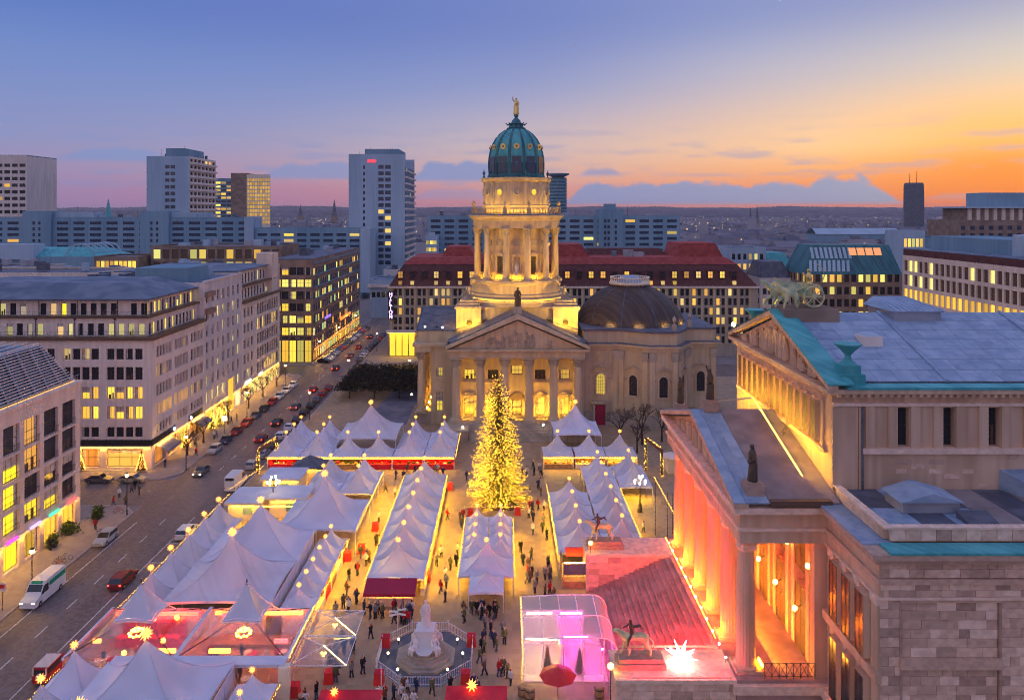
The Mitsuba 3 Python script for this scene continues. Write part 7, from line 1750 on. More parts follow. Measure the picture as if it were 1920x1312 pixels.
for i, (x0, x1, y0, y1, z, w) in enumerate(((-150, -118, 236, 250, 30, 'panel_blue'), (-112, -88, 232, 250, 31.5, 'panel_pale'), (-180, -150, 240, 256, 31, 'render_grey'), (-100, -70, 300, 320, 33, 'panel_blue'), (-150, -112, 330, 350, 33, 'panel_pale'), (-60, -30, 372, 390, 20, 'render_grey'), (-42, -36, 400, 415, 36, 'panel_pale'))):
    k = H2('roof_block', ('flat blue roof block behind the terraced block', 'pale flat block with roof plant behind the grey block', 'grey flat block left of the lit strip', 'blue flat block behind the brown glazed block', 'pale low block before the left slab', 'low grey block where the street bends', 'small lit block right of the grey tower')[i], x0, x1, y0, y1, z, w, 'roof_grey', (7, 1.5, rows(z - 12, 3.8, 3, 2)), None, lit=.15 if i < 6 else .9)
    roof_plant(k, x0 + 1, x1 - 1, y0 + 1, y1 - 1, z, 5)
k = thing('glass_hall_roof', 'long pale shining hall roof in the right distance', 'hall')
put(k + '__roof', MB().add([(376 + 103 * i / 10, 900 + 30 * j / 8, 22 + 7 * math.sin(PI * j / 8)) for i in range(11) for j in range(9)], [[i * 9 + j, i * 9 + j + 1, (i + 1) * 9 + j + 1, (i + 1) * 9 + j] for i in range(10) for j in range(8)]), 'panel_pale', 40)
put(k + '__wall', MB().box(376, 479, 901, 929, 0, 22), 'panel_blue')
for i, (x, y, z, c, lb) in enumerate(((-795, 1500, 75, 'copper', 'thin green copper spire on the left horizon'), (-600, 2200, 70, 'slate', 'dark church spire on the horizon between the towers'), (-500, 2200, 85, 'slate', 'tall dark church spire left of the grey tower'), (660, 2000, 62, 'slate', 'first of two thin spires on the right horizon'), (678, 2000, 66, 'slate', 'second of two thin spires on the right horizon'))):
    k = thing('church_spire', lb, 'spire')
    w = 7 if i < 3 else 4
    put(k + '__tower', MB().box(x - w, x + w, y - w, y + w, 0, 38 if i < 3 else 30), 'brown_stone'); put(k + '__spire', MB().lathe([(w * 1.1, 38 if i < 3 else 30), (w * .6, z * .75), (.3, z)], (x, y, 0), 8), c)
# the far city
rc = np.random.default_rng(33)
walls, roofs, lights = MB(), MB(), []
for i in range(2300):
    y = 470 + 4200 * rc.random() ** 1.7
    x = rc.uniform(-.78, .80) * y
    if y < 700 and (-330 < x < 105 or 240 < x < 340): continue
    if y < 760 and -300 < x < -200: continue
    if 350 < x < 485 and 870 < y < 935: continue
    w, d = rc.uniform(9, 30), rc.uniform(9, 24)
    h = rc.uniform(9, 21) + (rc.random() < .05) * rc.uniform(6, 18) * (y > 900)
    walls.box(x, x + w, y, y + d, 0, h)
    if rc.random() < .6:
        a = rc.uniform(2, 5)
        roofs.add([(x - .4, y - .4, h), (x + w + .4, y - .4, h), (x + w + .4, y + d + .4, h), (x - .4, y + d + .4, h), (x, y + d / 2, h + a), (x + w, y + d / 2, h + a)], [[0, 1, 5, 4], [2, 3, 4, 5]]).add([(x - .4, y - .4, h), (x - .4, y + d + .4, h), (x, y + d / 2, h + a)], [[0, 2, 1]])
    else: roofs.box(x + .3, x + w - .3, y + .3, y + d - .3, h, h + .4).box(x + w * .2, x + w * .5, y + d * .2, y + d * .6, h + .4, h + rc.uniform(1.4, 3.5))
    for _ in range(rc.integers(0, 3) if y < 2500 else rc.integers(0, 2)): lights.append((x + w * rc.random(), y - .4, h * rc.uniform(.3, .98)))
put('distant_city', walls, 'city_wall'); tag('distant_city', 'far city blocks fading towards the horizon', kind='stuff')
put('distant_city__roofs', roofs, 'city_roof'); labels['distant_city__roofs'] = {'label': 'roofs of the far city', 'kind': 'stuff'}
lights = np.array(lights)
put('distant_city__lights', MB().balls(lights, .35 + lights[:, 1] * .0004), 'lamp_glass', emit=(2.4, 1.5, .45)); labels['distant_city__lights'] = {'label': 'scattered lit windows and lamps of the far city', 'kind': 'stuff'}

for nm in ('tower_block', 'tower_block_001', 'slab_block', 'slab_block_002'):
    x0, x1, y0, y1, z = {'tower_block': (-90, -62, 442, 480, 80.2), 'tower_block_001': (-222, -200, 475, 508, 84), 'slab_block': (-298, -145, 421, 432, 45.3), 'slab_block_002': (-40, 96, 421, 432, 46.2)}[nm]
    roof_plant(nm, x0, x1, y0, y1, z, 7, h=(1.2, 3.2))
    for i in range(4): part('aerial', nm, MB().tube((x0 + (x1 - x0) * (.15 + .22 * i), y0 + 2, z), (x0 + (x1 - x0) * (.15 + .22 * i), y0 + 2, z + 5 + 2 * (i % 2)), .12, .06, 4), 'dark_metal')

# ---------------------------------------------------------------- fountain monument
k = thing('fountain_monument', 'white stone monument with standing poet and four seated figures on stepped base', 'monument')
FX, FY_ = -8.6, 82.0
for i, (r, z0, z1) in enumerate(((3.4, .1, .38), (2.95, .38, .66), (2.5, .66, .94), (2.1, .94, 1.2))): put(num('base_step', k), MB().lathe([(r, z0), (r, z1), (0, z1)], (FX, FY_, 0), 8, ph=PI / 8), 'limestone_grey')
put(k + '__pedestal', MB().box(FX - 1.0, FX + 1.0, FY_ - 1.0, FY_ + 1.0, 1.2, 1.7).box(FX - .8, FX + .8, FY_ - .8, FY_ + .8, 1.7, 3.3).box(FX - 1.0, FX + 1.0, FY_ - 1.0, FY_ + 1.0, 3.3, 3.5), 'statue_white')
put(k + '__standing_figure', figure(3.1, 0), 'statue_white', True, to=place(FX, FY_, 3.45))
for i in range(4):
    a = PI / 4 + i * PI / 2
    P = [((0, 0, .5), .3), ((0, .05, .9), .26), ((0, .05, 1.2), .22), ((0, 0, 1.42), .09), ((0, -.03, 1.6), .13), ((.15, -.5, .55), .17), ((.17, -.55, .1), .12), ((-.15, -.5, .55), .17), ((-.2, -.6, .1), .12), ((.3, .0, 1.15), .1), ((.4, -.2, .85), .08), ((.2, -.4, .75), .07), ((-.3, 0, 1.15), .1), ((-.42, -.2, .9), .08), ((-.2, -.45, .8), .07)]
    put(num('seated_figure', k), bones_mesh(P, [(0, 1), (1, 2), (2, 3), (3, 4), (0, 5), (5, 6), (0, 7), (7, 8), (2, 9), (9, 10), (10, 11), (2, 12), (12, 13), (13, 14), (5, 7)], .12), 'statue_white', True, to=place(FX + 1.45 * math.cos(a), FY_ + 1.45 * math.sin(a), 1.2, math.degrees(a) + 90, 1.15))
put(k + '__basin', MB().lathe([(.35, 1.2), (.8, 1.5), (.95, 1.75), (.85, 1.75), (.6, 1.55), (0, 1.5)], (FX, FY_ - 1.5, 0), 14), 'statue_white')
k = thing('iron_fence', 'pale iron fence ringing the fountain monument in an octagon', 'fence')
cor = [(FX + 5.5 * math.cos(PI / 8 + i * PI / 4), FY_ + 5.5 * math.sin(PI / 8 + i * PI / 4)) for i in range(8)]
for i in range(8):
    a, b = np.array(cor[i]), np.array(cor[(i + 1) % 8])
    m = MB().tube((*a, 1.15), (*b, 1.15), .035, s=4).tube((*a, .35), (*b, .35), .03, s=4)
    for t in np.linspace(0, 1, 17)[:-1]: p = a + (b - a) * t; m.tube((*p, .1), (*p, 1.25), .022, s=4, cap=False)
    put(num('fence_panel', k), m, 'white_metal'); put(num('post', k), MB().tube((*a, .1), (*a, 1.4), .06, s=6), 'white_metal')
put('fountain_floor', MB().prism(cor, .104, .112), 'slate'); tag('fountain_floor', 'dark blue stone floor inside the fountain fence', kind='structure')
for i, a in enumerate((PI * .2, PI * .8, PI * 1.02, -PI * .02, PI * 1.28, -PI * .28)):
    k = thing('ground_lamp', f'bright white lamp inside the fountain fence, {("back right", "back left", "left", "right", "front left", "front right")[i]} one', 'lamp', 'lamps around the fountain')
    x, y = FX + 4.1 * math.cos(a), FY_ + 4.1 * math.sin(a)
    put(k + '__globe', MB().balls([(x, y, .75)], .15, 1), 'lamp_glass', True, emit=(9, 7, 3.2), w=.2); put(k + '__stem', MB().tube((x, y, .1), (x, y, .6), .05), 'dark_metal')
k = thing('signpost', 'white signpost with four pointing boards behind the fountain fence', 'signpost')
put(k + '__post', MB().tube((-12.3, 86.4, .1), (-12.3, 86.4, 3.4), .06), 'white_metal')
for i, (z, s, a) in enumerate(((3.0, 1, .2), (2.8, -1, -.15), (2.55, -1, .4), (2.6, 1, -.3))): put(num('board', k), MB().obox((-12.3, 86.35, z), (math.cos(a) * s, math.sin(a) * s), (-math.sin(a), math.cos(a)), .05, 1.0, -.02, .02, -.12, .12), 'white_metal')
k = thing('signpost', 'thin white post with small snowflake head before the fountain fence', 'signpost')
put(k + '__post', MB().tube((-12.4, 75.4, .1), (-12.4, 75.4, 3.2), .05), 'white_metal'); put(k + '__arm', MB().tube((-13.0, 75.4, .9), (-11.8, 75.4, .9), .05).tube((-12.7, 75.4, .6), (-12.1, 75.4, 1.2), .05).tube((-12.7, 75.4, 1.2), (-12.1, 75.4, .6), .05), 'white_metal')

# red cloth boxes, barrels
BX = [(726, 1212), (884, 1210), (709, 1283), (873, 1282), (677, 1036), (650, 1048), (799, 1090), (551, 1304), (614, 1276), (845, 918), (882, 968), (971, 964), (702, 994), (701, 862), (1078, 862)]
for i, (x, y) in enumerate([(-13.35, 84.2), (-3.7, 84.4), (-13.0, 77.6), (-4.0, 77.7), (-20.5, 107.3), (-22.0, 105.0), (-10.3, 99.0), (-21.2, 75.6), (-18.2, 77.8), (-9.5, 131.5), (-5.4, 120.0), (2.2, 120.8), (-19.8, 114.8), (-23.6, 147.0), (14.0, 148.5)]):
    lb = ['behind the left of the fountain', 'behind the right of the fountain', 'left before the fountain', 'right before the fountain', 'in the left aisle, third along', 'in the left aisle beside the lean-to tents', 'right of the dark red awning', 'by the passage pillar', 'below the glass umbrellas', 'at the far end of the tree aisle', 'left of the Christmas tree', 'right of the Christmas tree', 'in the left aisle near the chalets marquee', 'before the left back block', 'below the right marquee'][i]
    k = thing('standing_table', f'red cloth covered standing table {lb}', 'standing table', 'red standing tables of the market')
    q = random.Random(i)
    put(k + '__cloth', MB().hexa([(x - .52, y - .52, .1), (x + .52, y - .52, .1), (x + .52, y + .52, .1), (x - .52, y + .52, .1)], [(x - .42, y - .42, 1.2), (x + .42, y - .42, 1.2), (x + .42, y + .42, 1.2), (x - .42, y + .42, 1.2)]), 'red_paint', to=None)
    put(k + '__top', MB().box(x - .48, x + .48, y - .48, y + .48, 1.2, 1.26).box(x - .06, x + .06, y - .06, y + .06, 1.26, 1.42), 'red_cloth')
for i, (x, y) in enumerate(((2.6, 75.0), (9.6, 75.2), (-20.0, 74.0), (1.9, 75.4))):
    k = thing('barrel', ('wooden barrel table left of the red umbrella', 'wooden barrel table right of the red umbrella', 'wooden barrel table beside the passage pillar', 'second wooden barrel behind the left of the red umbrella')[i], 'barrel')
    put(k + '__staves', MB().lathe([(.4, .1), (.5, .5), (.5, .9), (.4, 1.25), (0, 1.25)], (x, y, 0), 14), 'wood', 40)
    for z in (.32, 1.0): put(num('hoop', k), MB().lathe([(.47, z), (.51, z), (.51, z + .08), (.47, z + .08)], (x, y, 0), 14), 'dark_metal')
# lamp posts
def candelabra(x, y, label):
    k = thing('lamp_post', label, 'lamp post')
    put(k + '__post', MB().lathe([(.4, .1), (.42, .5), (.3, .6), (.28, 1.3), (.14, 1.5), (.1, 2.4), (.12, 2.5), (.085, 2.6), (.07, 5.2), (.12, 5.3), (0, 5.4)], (x, y, 0), 10), 'bronze', 40)
    for i in range(8):
        r, z = (.95, 5.0) if i < 6 else (.38, 5.9)
        a = i * PI / 3 + (.3 if i < 6 else 0)
        if i == 7: r = -.38
        p = (x + r * math.cos(a), y + r * math.sin(a), z)
        put(num('arm', k), MB().path([(x, y, z - .5), (x + r * .7 * math.cos(a), y + r * .7 * math.sin(a), z - .55), (p[0], p[1], z - .2)], .035), 'bronze')
        put(num('lantern', k), MB().lathe([(.08, -.22), (.2, .1), (.16, .2), (0, .3)], p, 8), 'lamp_glass', True, emit=(9, 6.6, 2.6), w=.06)
candelabra(-37.6, 121.6, 'ornate lamp post with eight glowing lanterns among the yellow chalets')
candelabra(22.2, 121.8, 'ornate lamp post with eight glowing lanterns near the hall stairs')
LP = [(-60.9, 120.6, 'street lamp glowing at the side street corner by the near office'), (-60.2, 141.4, 'street lamp glowing before the corner cafe'), (-60.6, 176, 'street lamp glowing before the grey block'), (-60.6, 207, 'street lamp glowing before the strip window block'), (-60.8, 246, 'street lamp glowing before the glass office'), (-60.8, 275, 'second street lamp beside the glass office'), (-60.8, 306, 'third street lamp beside the glass office'), (-44.5, 214, 'street lamp glowing by the dark trees'), (-44.6, 262, 'street lamp glowing left of the hotel entrance'), (-44.8, 300, 'farthest street lamp on the hotel side'), (-27, 214, 'street lamp glowing behind the dark clipped trees'), (-45.8, 176, 'street lamp glowing at the parked cars opposite the grey block'), (-61.0, 96.5, 'street lamp before the near office shops')]
for i, (x, y, lb) in enumerate(LP):
    k = thing('street_lamp', lb, 'street lamp')
    h = 6.5 if i != 12 else 5.2
    put(k + '__pole', MB().tube((x, y, .1), (x, y, h - .3), .08, .05, 6).tube((x, y, .1), (x, y, .9), .13, .11, 6), 'dark_metal')
    put(k + '__lamp', MB().balls([(x, y, h)], .34, 1), 'lamp_glass', True, emit=(110, 56, 7), w=1.3 if y < 215 else .4)
    put(k + '__cap', MB().lathe([(.34, h + .22), (.2, h + .42), (0, h + .48)], (x, y, 0), 8), 'dark_metal')
for i, (x, y) in enumerate(((22.9, 113.0), (24.4, 111.5), (25.6, 113.5))):
    k = thing('flag_pole', f'thin dark pole standing among red stalls near the hall stairs, {ORD[i]} from the left', 'pole'); put(k, MB().tube((x, y, .1), (x, y, 8.2 - i), .06, .04, 6), 'dark_metal')
k = thing('traffic_sign', 'small bus stop sign on a pole at the near pavement', 'sign')
put(k + '__pole', MB().tube((-61.5, 91.6, .1), (-61.5, 91.6, 3.4), .05), 'dark_metal'); put(k + '__plate', MB().box(-61.95, -61.05, 91.5, 91.56, 2.5, 3.5), 'render_white'); put(k + '__mark', MB().box(-61.8, -61.2, 91.46, 91.5, 2.9, 3.35), 'red_paint')
k = thing('advert_light', 'small lit white sign box on a pole before the grey block', 'sign')
put(k + '__pole', MB().tube((-61.2, 163.5, .1), (-61.2, 163.5, 3.3), .05), 'dark_metal'); put(k + '__box', MB().box(-61.7, -60.7, 163.4, 163.6, 3.3, 4.4), 'pane_lit', emit=(2.2, 2.0, 1.6))

for i, (a, b, out, L, hd) in enumerate((((-66.3, 88), (-66.3, 117), (1, 0), 50, 'along the shops of the near office'), ((-66.5, 143), (-66.5, 166), (1, 0), 60, 'along the cafe on the street side'), ((-84, 141.6), (-67.5, 141.6), (0, -1), 50, 'above the corner cafe window'), ((-66.5, 168), (-66.5, 190), (1, 0), 60, 'along the grey block shops'), ((-66.5, 192), (-66.5, 222), (1, 0), 60, 'along the strip window block shops'), ((-61.5, 244), (-61.5, 320), (1, 0), 50, 'along the glass office shops'))):
    eaves(a, b, out, L, 2.2, (1.0, .5, .06), 4.4, hd, down=True)  # added strips stand in for light spilling from the shop windows

# trees and plants
def bare_tree(x, y, h, label, seed, clipped=False, name='bare_tree', group=None):
    q = random.Random(seed); k = thing(name, label, 'tree', group)
    tr, tw = MB(), MB()
    tr.tube((x, y, .05), (x, y, h * .35), h * .022 + .06, h * .016 + .04, 7)
    def grow_(p, d, l, r, n):
        e = p + d * l
        (tr if n > 2 else tw).tube(p, e, r, r * .65, 5 if n > 2 else 3, False)
        if n == 0: return
        for _ in range(3 if n > 1 else 4):
            v = d + np.array([q.gauss(0, .5), q.gauss(0, .5), q.gauss(.12, .3)])
            if clipped: v[2] *= .45
            grow_(e, v / np.linalg.norm(v), l * q.uniform(.6, .85), r * .6, n - 1)
    for _ in range(4):
        v = np.array([q.gauss(0, .55), q.gauss(0, .55), .9]); grow_(np.array([x, y, h * .33]), v / np.linalg.norm(v), h * .2, h * .014 + .025, 4)
    put(k + '__trunk', tr, 'bark'); put(k + '__crown', tw, 'bark'); labels[k + '__crown'] = {'label': 'fine bare twigs', 'kind': 'stuff'}
    if clipped:
        g = np.random.default_rng(seed); n = 2600
        p = np.stack([g.normal(0, 1.9, n), g.normal(0, 1.9, n), np.abs(g.normal(0, .9, n)) + h * .42], 1)
        p = p[(np.abs(p[:, 0]) < 3.6) & (np.abs(p[:, 1]) < 3.6)] + [x, y, 0]
        p = p[meshkit.noise(p * .8, seed) > .33]
        a = g.normal(0, 1, (len(p), 3)); b = g.normal(0, 1, (len(p), 3)); a *= .22 / np.linalg.norm(a, axis=1, keepdims=True); b *= .2 / np.linalg.norm(b, axis=1, keepdims=True)
        v = np.stack([p - a, p + b, p + a, p - b], 1).reshape(-1, 3)
        put(k + '__leaves', MB().add(v, np.arange(len(v)).reshape(-1, 4)), 'leaf_dark'); labels[k + '__leaves'] = {'label': 'dark withered leaves', 'kind': 'stuff'}
i = 0
for y in (196, 203, 210, 217):
    for x in (-40.5, -34, -27.5, -21.5):
        bare_tree(x, y, 6.2, f'dark clipped tree, {ORD[int((x + 40.5) // 6)]} from the street, {("front", "second", "third", "back")[i // 4]} row left of the cathedral', 40 + i, True, 'clipped_tree', 'clipped trees left of the cathedral'); i += 1
for j, (x, y, h) in enumerate(((24.5, 158, 8.5), (29.0, 157, 9.5), (33.6, 159, 8.0), (38.5, 157.5, 9.0), (27, 151.5, 7.0), (36, 152, 7.5))): bare_tree(x, y, h, f'bare brown winter tree before the cathedral hall, {ORD[j]} {("from the left in the back row" if j < 4 else "in the front row")}', 70 + j, group='bare trees before the cathedral hall')
for j, y in enumerate((150, 158, 172, 186, 197, 209)): bare_tree(-63.6, y, 6.5, f'thin bare street tree, {ORD[j]} along the left pavement past the corner cafe', 90 + j, name='street_tree', group='street trees on the left pavement')
for j, (x, y, h, c) in enumerate(((-79.9, 140.6, 3.6, 'left of the cafe window'), (-68.2, 140.4, 3.8, 'at the cafe corner'), (-65.6, 154, 3.6, 'beside the first awning'), (-65.4, 167.5, 4.2, 'before the grey block, left one'), (-65.0, 170.5, 4.6, 'before the grey block, middle one'), (-65.2, 174, 4.0, 'before the grey block, right one'))):
    k = thing('lit_fir', f'small fir with orange fairy lights {c}', 'fir tree', 'lit firs along the left pavement')
    f_ = MB(); g = np.random.default_rng(j)
    for a in range(6): f_.lathe([(.85 - .13 * a, .5 + a * h / 7), (.1, .5 + (a + 1.5) * h / 7)], (x, y, .1), 9)
    put(k + '__crown', f_, 'leaf_dark')
    t = g.random(190); an = g.random(190) * 2 * PI; rr_ = (.9 * (1 - t)) + .08
    put(k + '__fairy_lights', MB().balls(np.stack([x + rr_ * np.cos(an), y + rr_ * np.sin(an), .6 + t * (h - .6)], 1), .06), 'lamp_glass', emit=(9, 3.2, .25) if j < 3 else (9, 5.2, .4), w=.12); labels[k + '__fairy_lights'] = {'label': 'orange fairy lights', 'kind': 'stuff'}
for j, (x, y, lb) in enumerate(((-66.0, 113.3, 'green planter with lights before the near office shop'), (-65.9, 109.0, 'round green bush before the near office shop'), (-64.8, 118.9, 'light green shrub at the near office corner'))):
    k = thing('planter', lb, 'plant'); g = np.random.default_rng(j + 5); n = 500
    p = g.normal(0, .42, (n, 3)) * [1.6 if j == 0 else .8, 1, 1] + [x, y, 1.1]
    a = g.normal(0, .11, (n, 3)); b = g.normal(0, .11, (n, 3)); v = np.stack([p - a, p + b, p + a, p - b], 1).reshape(-1, 3)
    put(k + '__leaves', MB().add(v, np.arange(len(v)).reshape(-1, 4)), 'leaf_green'); labels[k + '__leaves'] = {'label': 'green leaves', 'kind': 'stuff'}
    put(k + '__tub', MB().box(x - .5, x + .5, y - .4, y + .4, .13, .75), 'dark_metal')

# ---------------------------------------------------------------- cars
def car_meshes(L=4.4, W=1.78, H=1.45, kind='hatch'):
    """Body, glass and lights of a car standing at the origin, nose towards -y."""
    l = L / 2
    if kind == 'van': side = [(-l, .45), (-l, .95), (-l + .25, 1.12), (-l + 1.05, 1.3), (-l + 1.85, H - .3), (-l + 2.2, H), (l - .1, H), (l, H - .2), (l, .4)]; gl = [(-l + 1.15, 1.36), (-l + 1.83, H - .42), (-l + 2.75, H - .42), (-l + 2.75, 1.36)]
    elif kind == 'jeep': side = [(-l, .5), (-l, 1.0), (-l + .1, 1.12), (-l + 1.3, 1.16), (-l + 1.7, H), (l - .05, H), (l, 1.0), (l, .5)]; gl = [(-l + 1.4, 1.2), (-l + 1.75, H - .1), (l - .2, H - .1), (l - .15, 1.2)]
    elif kind == 'estate': side = [(-l, .42), (-l, .7), (-l + .3, .86), (-l + 1.15, .98), (-l + 1.85, H - .04), (-l + 2.5, H), (l - .55, H - .05), (l - .1, 1.0), (l, .9), (l, .42)]; gl = [(-l + 1.3, 1.02), (-l + 1.9, H - .12), (l - .65, H - .13), (l - .3, 1.02)]
    else: side = [(-l, .42), (-l, .66), (-l + .3, .82), (-l + 1.2, .93), (-l + 1.95, H - .03), (-l + 2.4, H), (l - 1.15, H - .05), (l - .5, 1.0), (l - .05, .95), (l, .42)]; gl = [(-l + 1.35, .97), (-l + 2.0, H - .1), (l - 1.2, H - .12), (l - .62, .98)]
    from shapely.geometry import Polygon, Point
    poly = Polygon([(-l, .28), *side, (l, .28)])
    ax = (-l + .82, l - .82) if kind != 'van' else (-l + 1.05, l - 1.3)
    for a in ax: poly = poly.difference(Point(a, .33).buffer(.40, 10))
    body = trimesh.creation.extrude_polygon(poly, W, engine='earcut')
    v = np.array(body.vertices); v = np.stack([v[:, 2] - W / 2, v[:, 0], v[:, 1]], 1)
    hi = np.clip((v[:, 2] - .95) / (H - .95), 0, 1); v[:, 0] *= 1 - (.16 if kind not in ('van', 'jeep') else .07) * hi
    fr = np.clip((np.abs(v[:, 1]) - l + .5) / .5, 0, 1); v[:, 0] *= 1 - .08 * fr
    glass = MB()
    for s in (-1, 1):
        q = [(s * (W / 2 * (1 - (.16 if kind not in ('van', 'jeep') else .07) * np.clip((z - .95) / (H - .95), 0, 1)) + .008), y, z) for y, z in gl]
        glass.add(q, [[0, 1, 2, 3]])
    wf = lambda z: W / 2 * (1 - (.16 if kind not in ('van', 'jeep') else .07) * np.clip((z - .95) / (H - .95), 0, 1)) * .9
    i0 = {'van': (4, 5), 'jeep': (4, 5)}.get(kind, (4, 5))
    (ya, za), (yb, zb) = side[3], side[4]
    e = np.array([0, -(zb - za), (yb - ya)]); e = e / np.linalg.norm(e) * .012
    glass.add([np.array(p) + [0, e[1], e[2]] for p in ((-wf(za), ya + .06, za + .04), (wf(za), ya + .06, za + .04), (wf(zb), yb - .03, zb - .02), (-wf(zb), yb - .03, zb - .02))], [[0, 1, 2, 3]])
    if kind in ('hatch', 'estate'):
        (ya, za), (yb, zb) = (side[6], side[7])
        glass.add([(-wf(za), ya + .05, za - .02), (wf(za), ya + .05, za - .02), (wf(zb), yb + .02, zb + .04), (-wf(zb), yb + .02, zb + .04)], [[0, 3, 2, 1]])
    else: glass.box(-W / 2 * .72, W / 2 * .72, l - .01, l + .012, H - .65, H - .2)
    heads = [MB().box(s * W * .36 - .17, s * W * .36 + .17, -l - .012, -l + .03, .62 if kind != 'van' else .8, .76 if kind != 'van' else .95) for s in (-1, 1)]
    tails = [MB().box(s * W * .41 - .1, s * W * .41 + .1, l - .03, l + .014, .72, .92) for s in (-1, 1)]
    wheels = []
    for a in ax:
        for s in (-1, 1):
            x = s * (W / 2 - .1); w = MB().lathe([(.1, -.1), (.3, -.1), (.33, -.06), (.33, .06), (.3, .1), (.1, .1)], (0, 0, 0), 14)
            wheels.append(w.turned(np.array([[0, 0, 1, x], [1, 0, 0, a], [0, 1, 0, .33], [0, 0, 0, 1]])))
    hubs = [MB().lathe([(.2, 0), (.06, .02), (0, .02)], (0, 0, 0), 10).turned(np.array([[0, 0, s, s * (W / 2 + .005)], [1, 0, 0, a], [0, 1, 0, .33], [0, 0, 0, 1]])) for a in ax for s in (-1, 1)]
    return (v, np.array(body.faces)), glass.out(), heads, tails, wheels, hubs


_cars = {}


def car(x, y, rz, paint, label, kind='hatch', dims=(4.4, 1.78, 1.45), lights=None, group=None, detail=True, name='parked_car', cat='car'):
    q = (kind, dims)
    if q not in _cars:
        b, g, h_, t_, w_, u_ = car_meshes(*dims, kind)
        _cars[q] = mikit.ply(b, smooth=30), mikit.ply(g), [mikit.ply(m.out()) for m in h_], [mikit.ply(m.out()) for m in t_], [mikit.ply(m.out()) for m in w_], [mikit.ply(m.out()) for m in u_]
    b, g, h_, t_, w_, u_ = _cars[q]
    k = thing(name, label, cat, group); to = place(x, y, .012, rz)
    put(k + '__body', b, 'paint_' + paint.replace(' ', '_'), to=to); put(k + '__windows', g, 'car_glass', to=to)
    for m in h_: put(num('headlight', k), m, 'lamp_glass', to=to, emit=(16, 11, 4) if lights in ('head', 'both') else None, w=.3 if lights in ('head', 'both') else 0)
    for m in t_: put(num('tail_light', k), m, 'red_paint', to=to, emit=(14, .35, .12) if lights in ('tail', 'both') else None)
    for m, u in zip(w_, u_):
        wk = num('wheel', k); put(wk + '__tyre', m, 'tyre', to=to)
        if detail: put(wk + '__hub', u, 'steel', to=to)
    return k


car(-58.6, 95.0, 0, 'white', 'white delivery van with green band driving towards the viewer', 'van', (6.6, 2.05, 2.65), 'head', name='delivery_van', cat='van')
bd = list(labels)[-1]
put('delivery_van__side_band', MB().box(-57.58, -57.56, 94.6, 98.0, 1.75, 2.3), 'paint_green'); put('delivery_van__front_band', MB().hexa([(-59.3, 93.56, 2.42), (-57.9, 93.56, 2.42), (-57.9, 93.62, 2.42), (-59.3, 93.62, 2.42)], [(-59.3, 93.84, 2.66), (-57.9, 93.84, 2.66), (-57.9, 93.9, 2.66), (-59.3, 93.9, 2.66)]), 'paint_green')
car(-59.2, 111.0, 0, 'silver', 'silver compact car at the kerb beside the near pavement', 'estate', (4.4, 1.8, 1.6), name='parked_car')
car(-48.2, 113.3, 180, 'white', 'white estate car parked beside the market fence', 'estate', (4.7, 1.8, 1.5), name='parked_car')
car(-50.3, 98.6, 180, 'dark red', 'dark red estate car driving away beside the glowing tents', 'estate', (4.7, 1.85, 1.55), 'tail', name='moving_car')
car(-48.0, 79.2, 180, 'red', 'red off-road car with white roof and spare wheel beside the nearest tents', 'jeep', (4.1, 1.75, 1.85), name='parked_car')
jk = [a for a in labels if a.startswith('parked_car')][-1]
put(jk + '__roof', MB().box(-48.78, -47.22, 77.35, 79.7, 1.86, 1.92), 'render_white'); put(jk + '__spare_wheel', MB().tube((-48.0, 77.0, 1.0), (-48.0, 77.16, 1.0), .34, s=14), 'render_white'); put(jk + '__rear_frame', MB().box(-48.75, -48.6, 77.1, 77.2, 1.1, 1.86).box(-47.4, -47.25, 77.1, 77.2, 1.1, 1.86), 'render_white')
car(-58.5, 83.0, 0, 'dark blue', 'dark blue car half cut off by the left edge', 'hatch', (4.5, 1.8, 1.45), name='moving_car')
car(-45.3 - 2.6, 133.4, 180, 'white', 'white box van standing beside the market entrance arch', 'van', (6.2, 2.1, 2.7), name='parked_van', cat='van')
car(-56.6, 139.6, 0, 'grey', 'car with bright headlights driving towards the viewer before the cafe', 'hatch', (4.4, 1.78, 1.45), 'head', name='moving_car')
for i, (x, p, lb) in enumerate(((-80.5, 'black', 'black car parked before the cafe door'), (-73.4, 'grey', 'grey car parked before the big cafe window'), (-67.3, 'beige', 'beige car parked at the cafe corner'))): car(x, 135.4, 90, p, lb, 'estate' if i != 1 else 'hatch', (4.5, 1.8, 1.5), group='cars before the cafe')
car(-77.6, 127.2, 90, 'black', 'black car in the side street behind the near office', 'hatch', (4.5, 1.8, 1.45))
PN = ['black', 'silver', 'black', 'grey', 'red', 'white', 'dark blue', 'black', 'silver', 'grey', 'white', 'dark red']
for i in range(10):
    y = 152.5 + i * 6.3; p = PN[(i * 5 + 1) % 12] if i not in (6, 7) else ('red', 'white')[i - 6]
    car(-59.1, y, 0, p, f'{p} car, {ORD[i]} in the line parked along the left kerb past the cafe', 'estate' if i % 3 == 0 else 'hatch', group='cars parked along the left kerb')
for i in range(11):
    y = 143.5 + i * 6.2; p = PN[(i * 7 + 1) % 12]
    car(-48.3, y, 180, p, f'{p} car, {ORD[i]} in the line parked along the right kerb past the market', 'hatch' if i % 3 else 'estate', (4.3, 1.75, 1.45), group='cars parked along the right kerb')
for i in range(24):
    y = 243 + i * 3.1; p = PN[(i * 5) % 12]
    car(-58.6, y, 70, p, f'{p} car parked slantwise beside the glass office, {ORD[i]} from the side street', 'hatch', (4.3, 1.75, 1.45), group='slanted cars beside the glass office', detail=False)
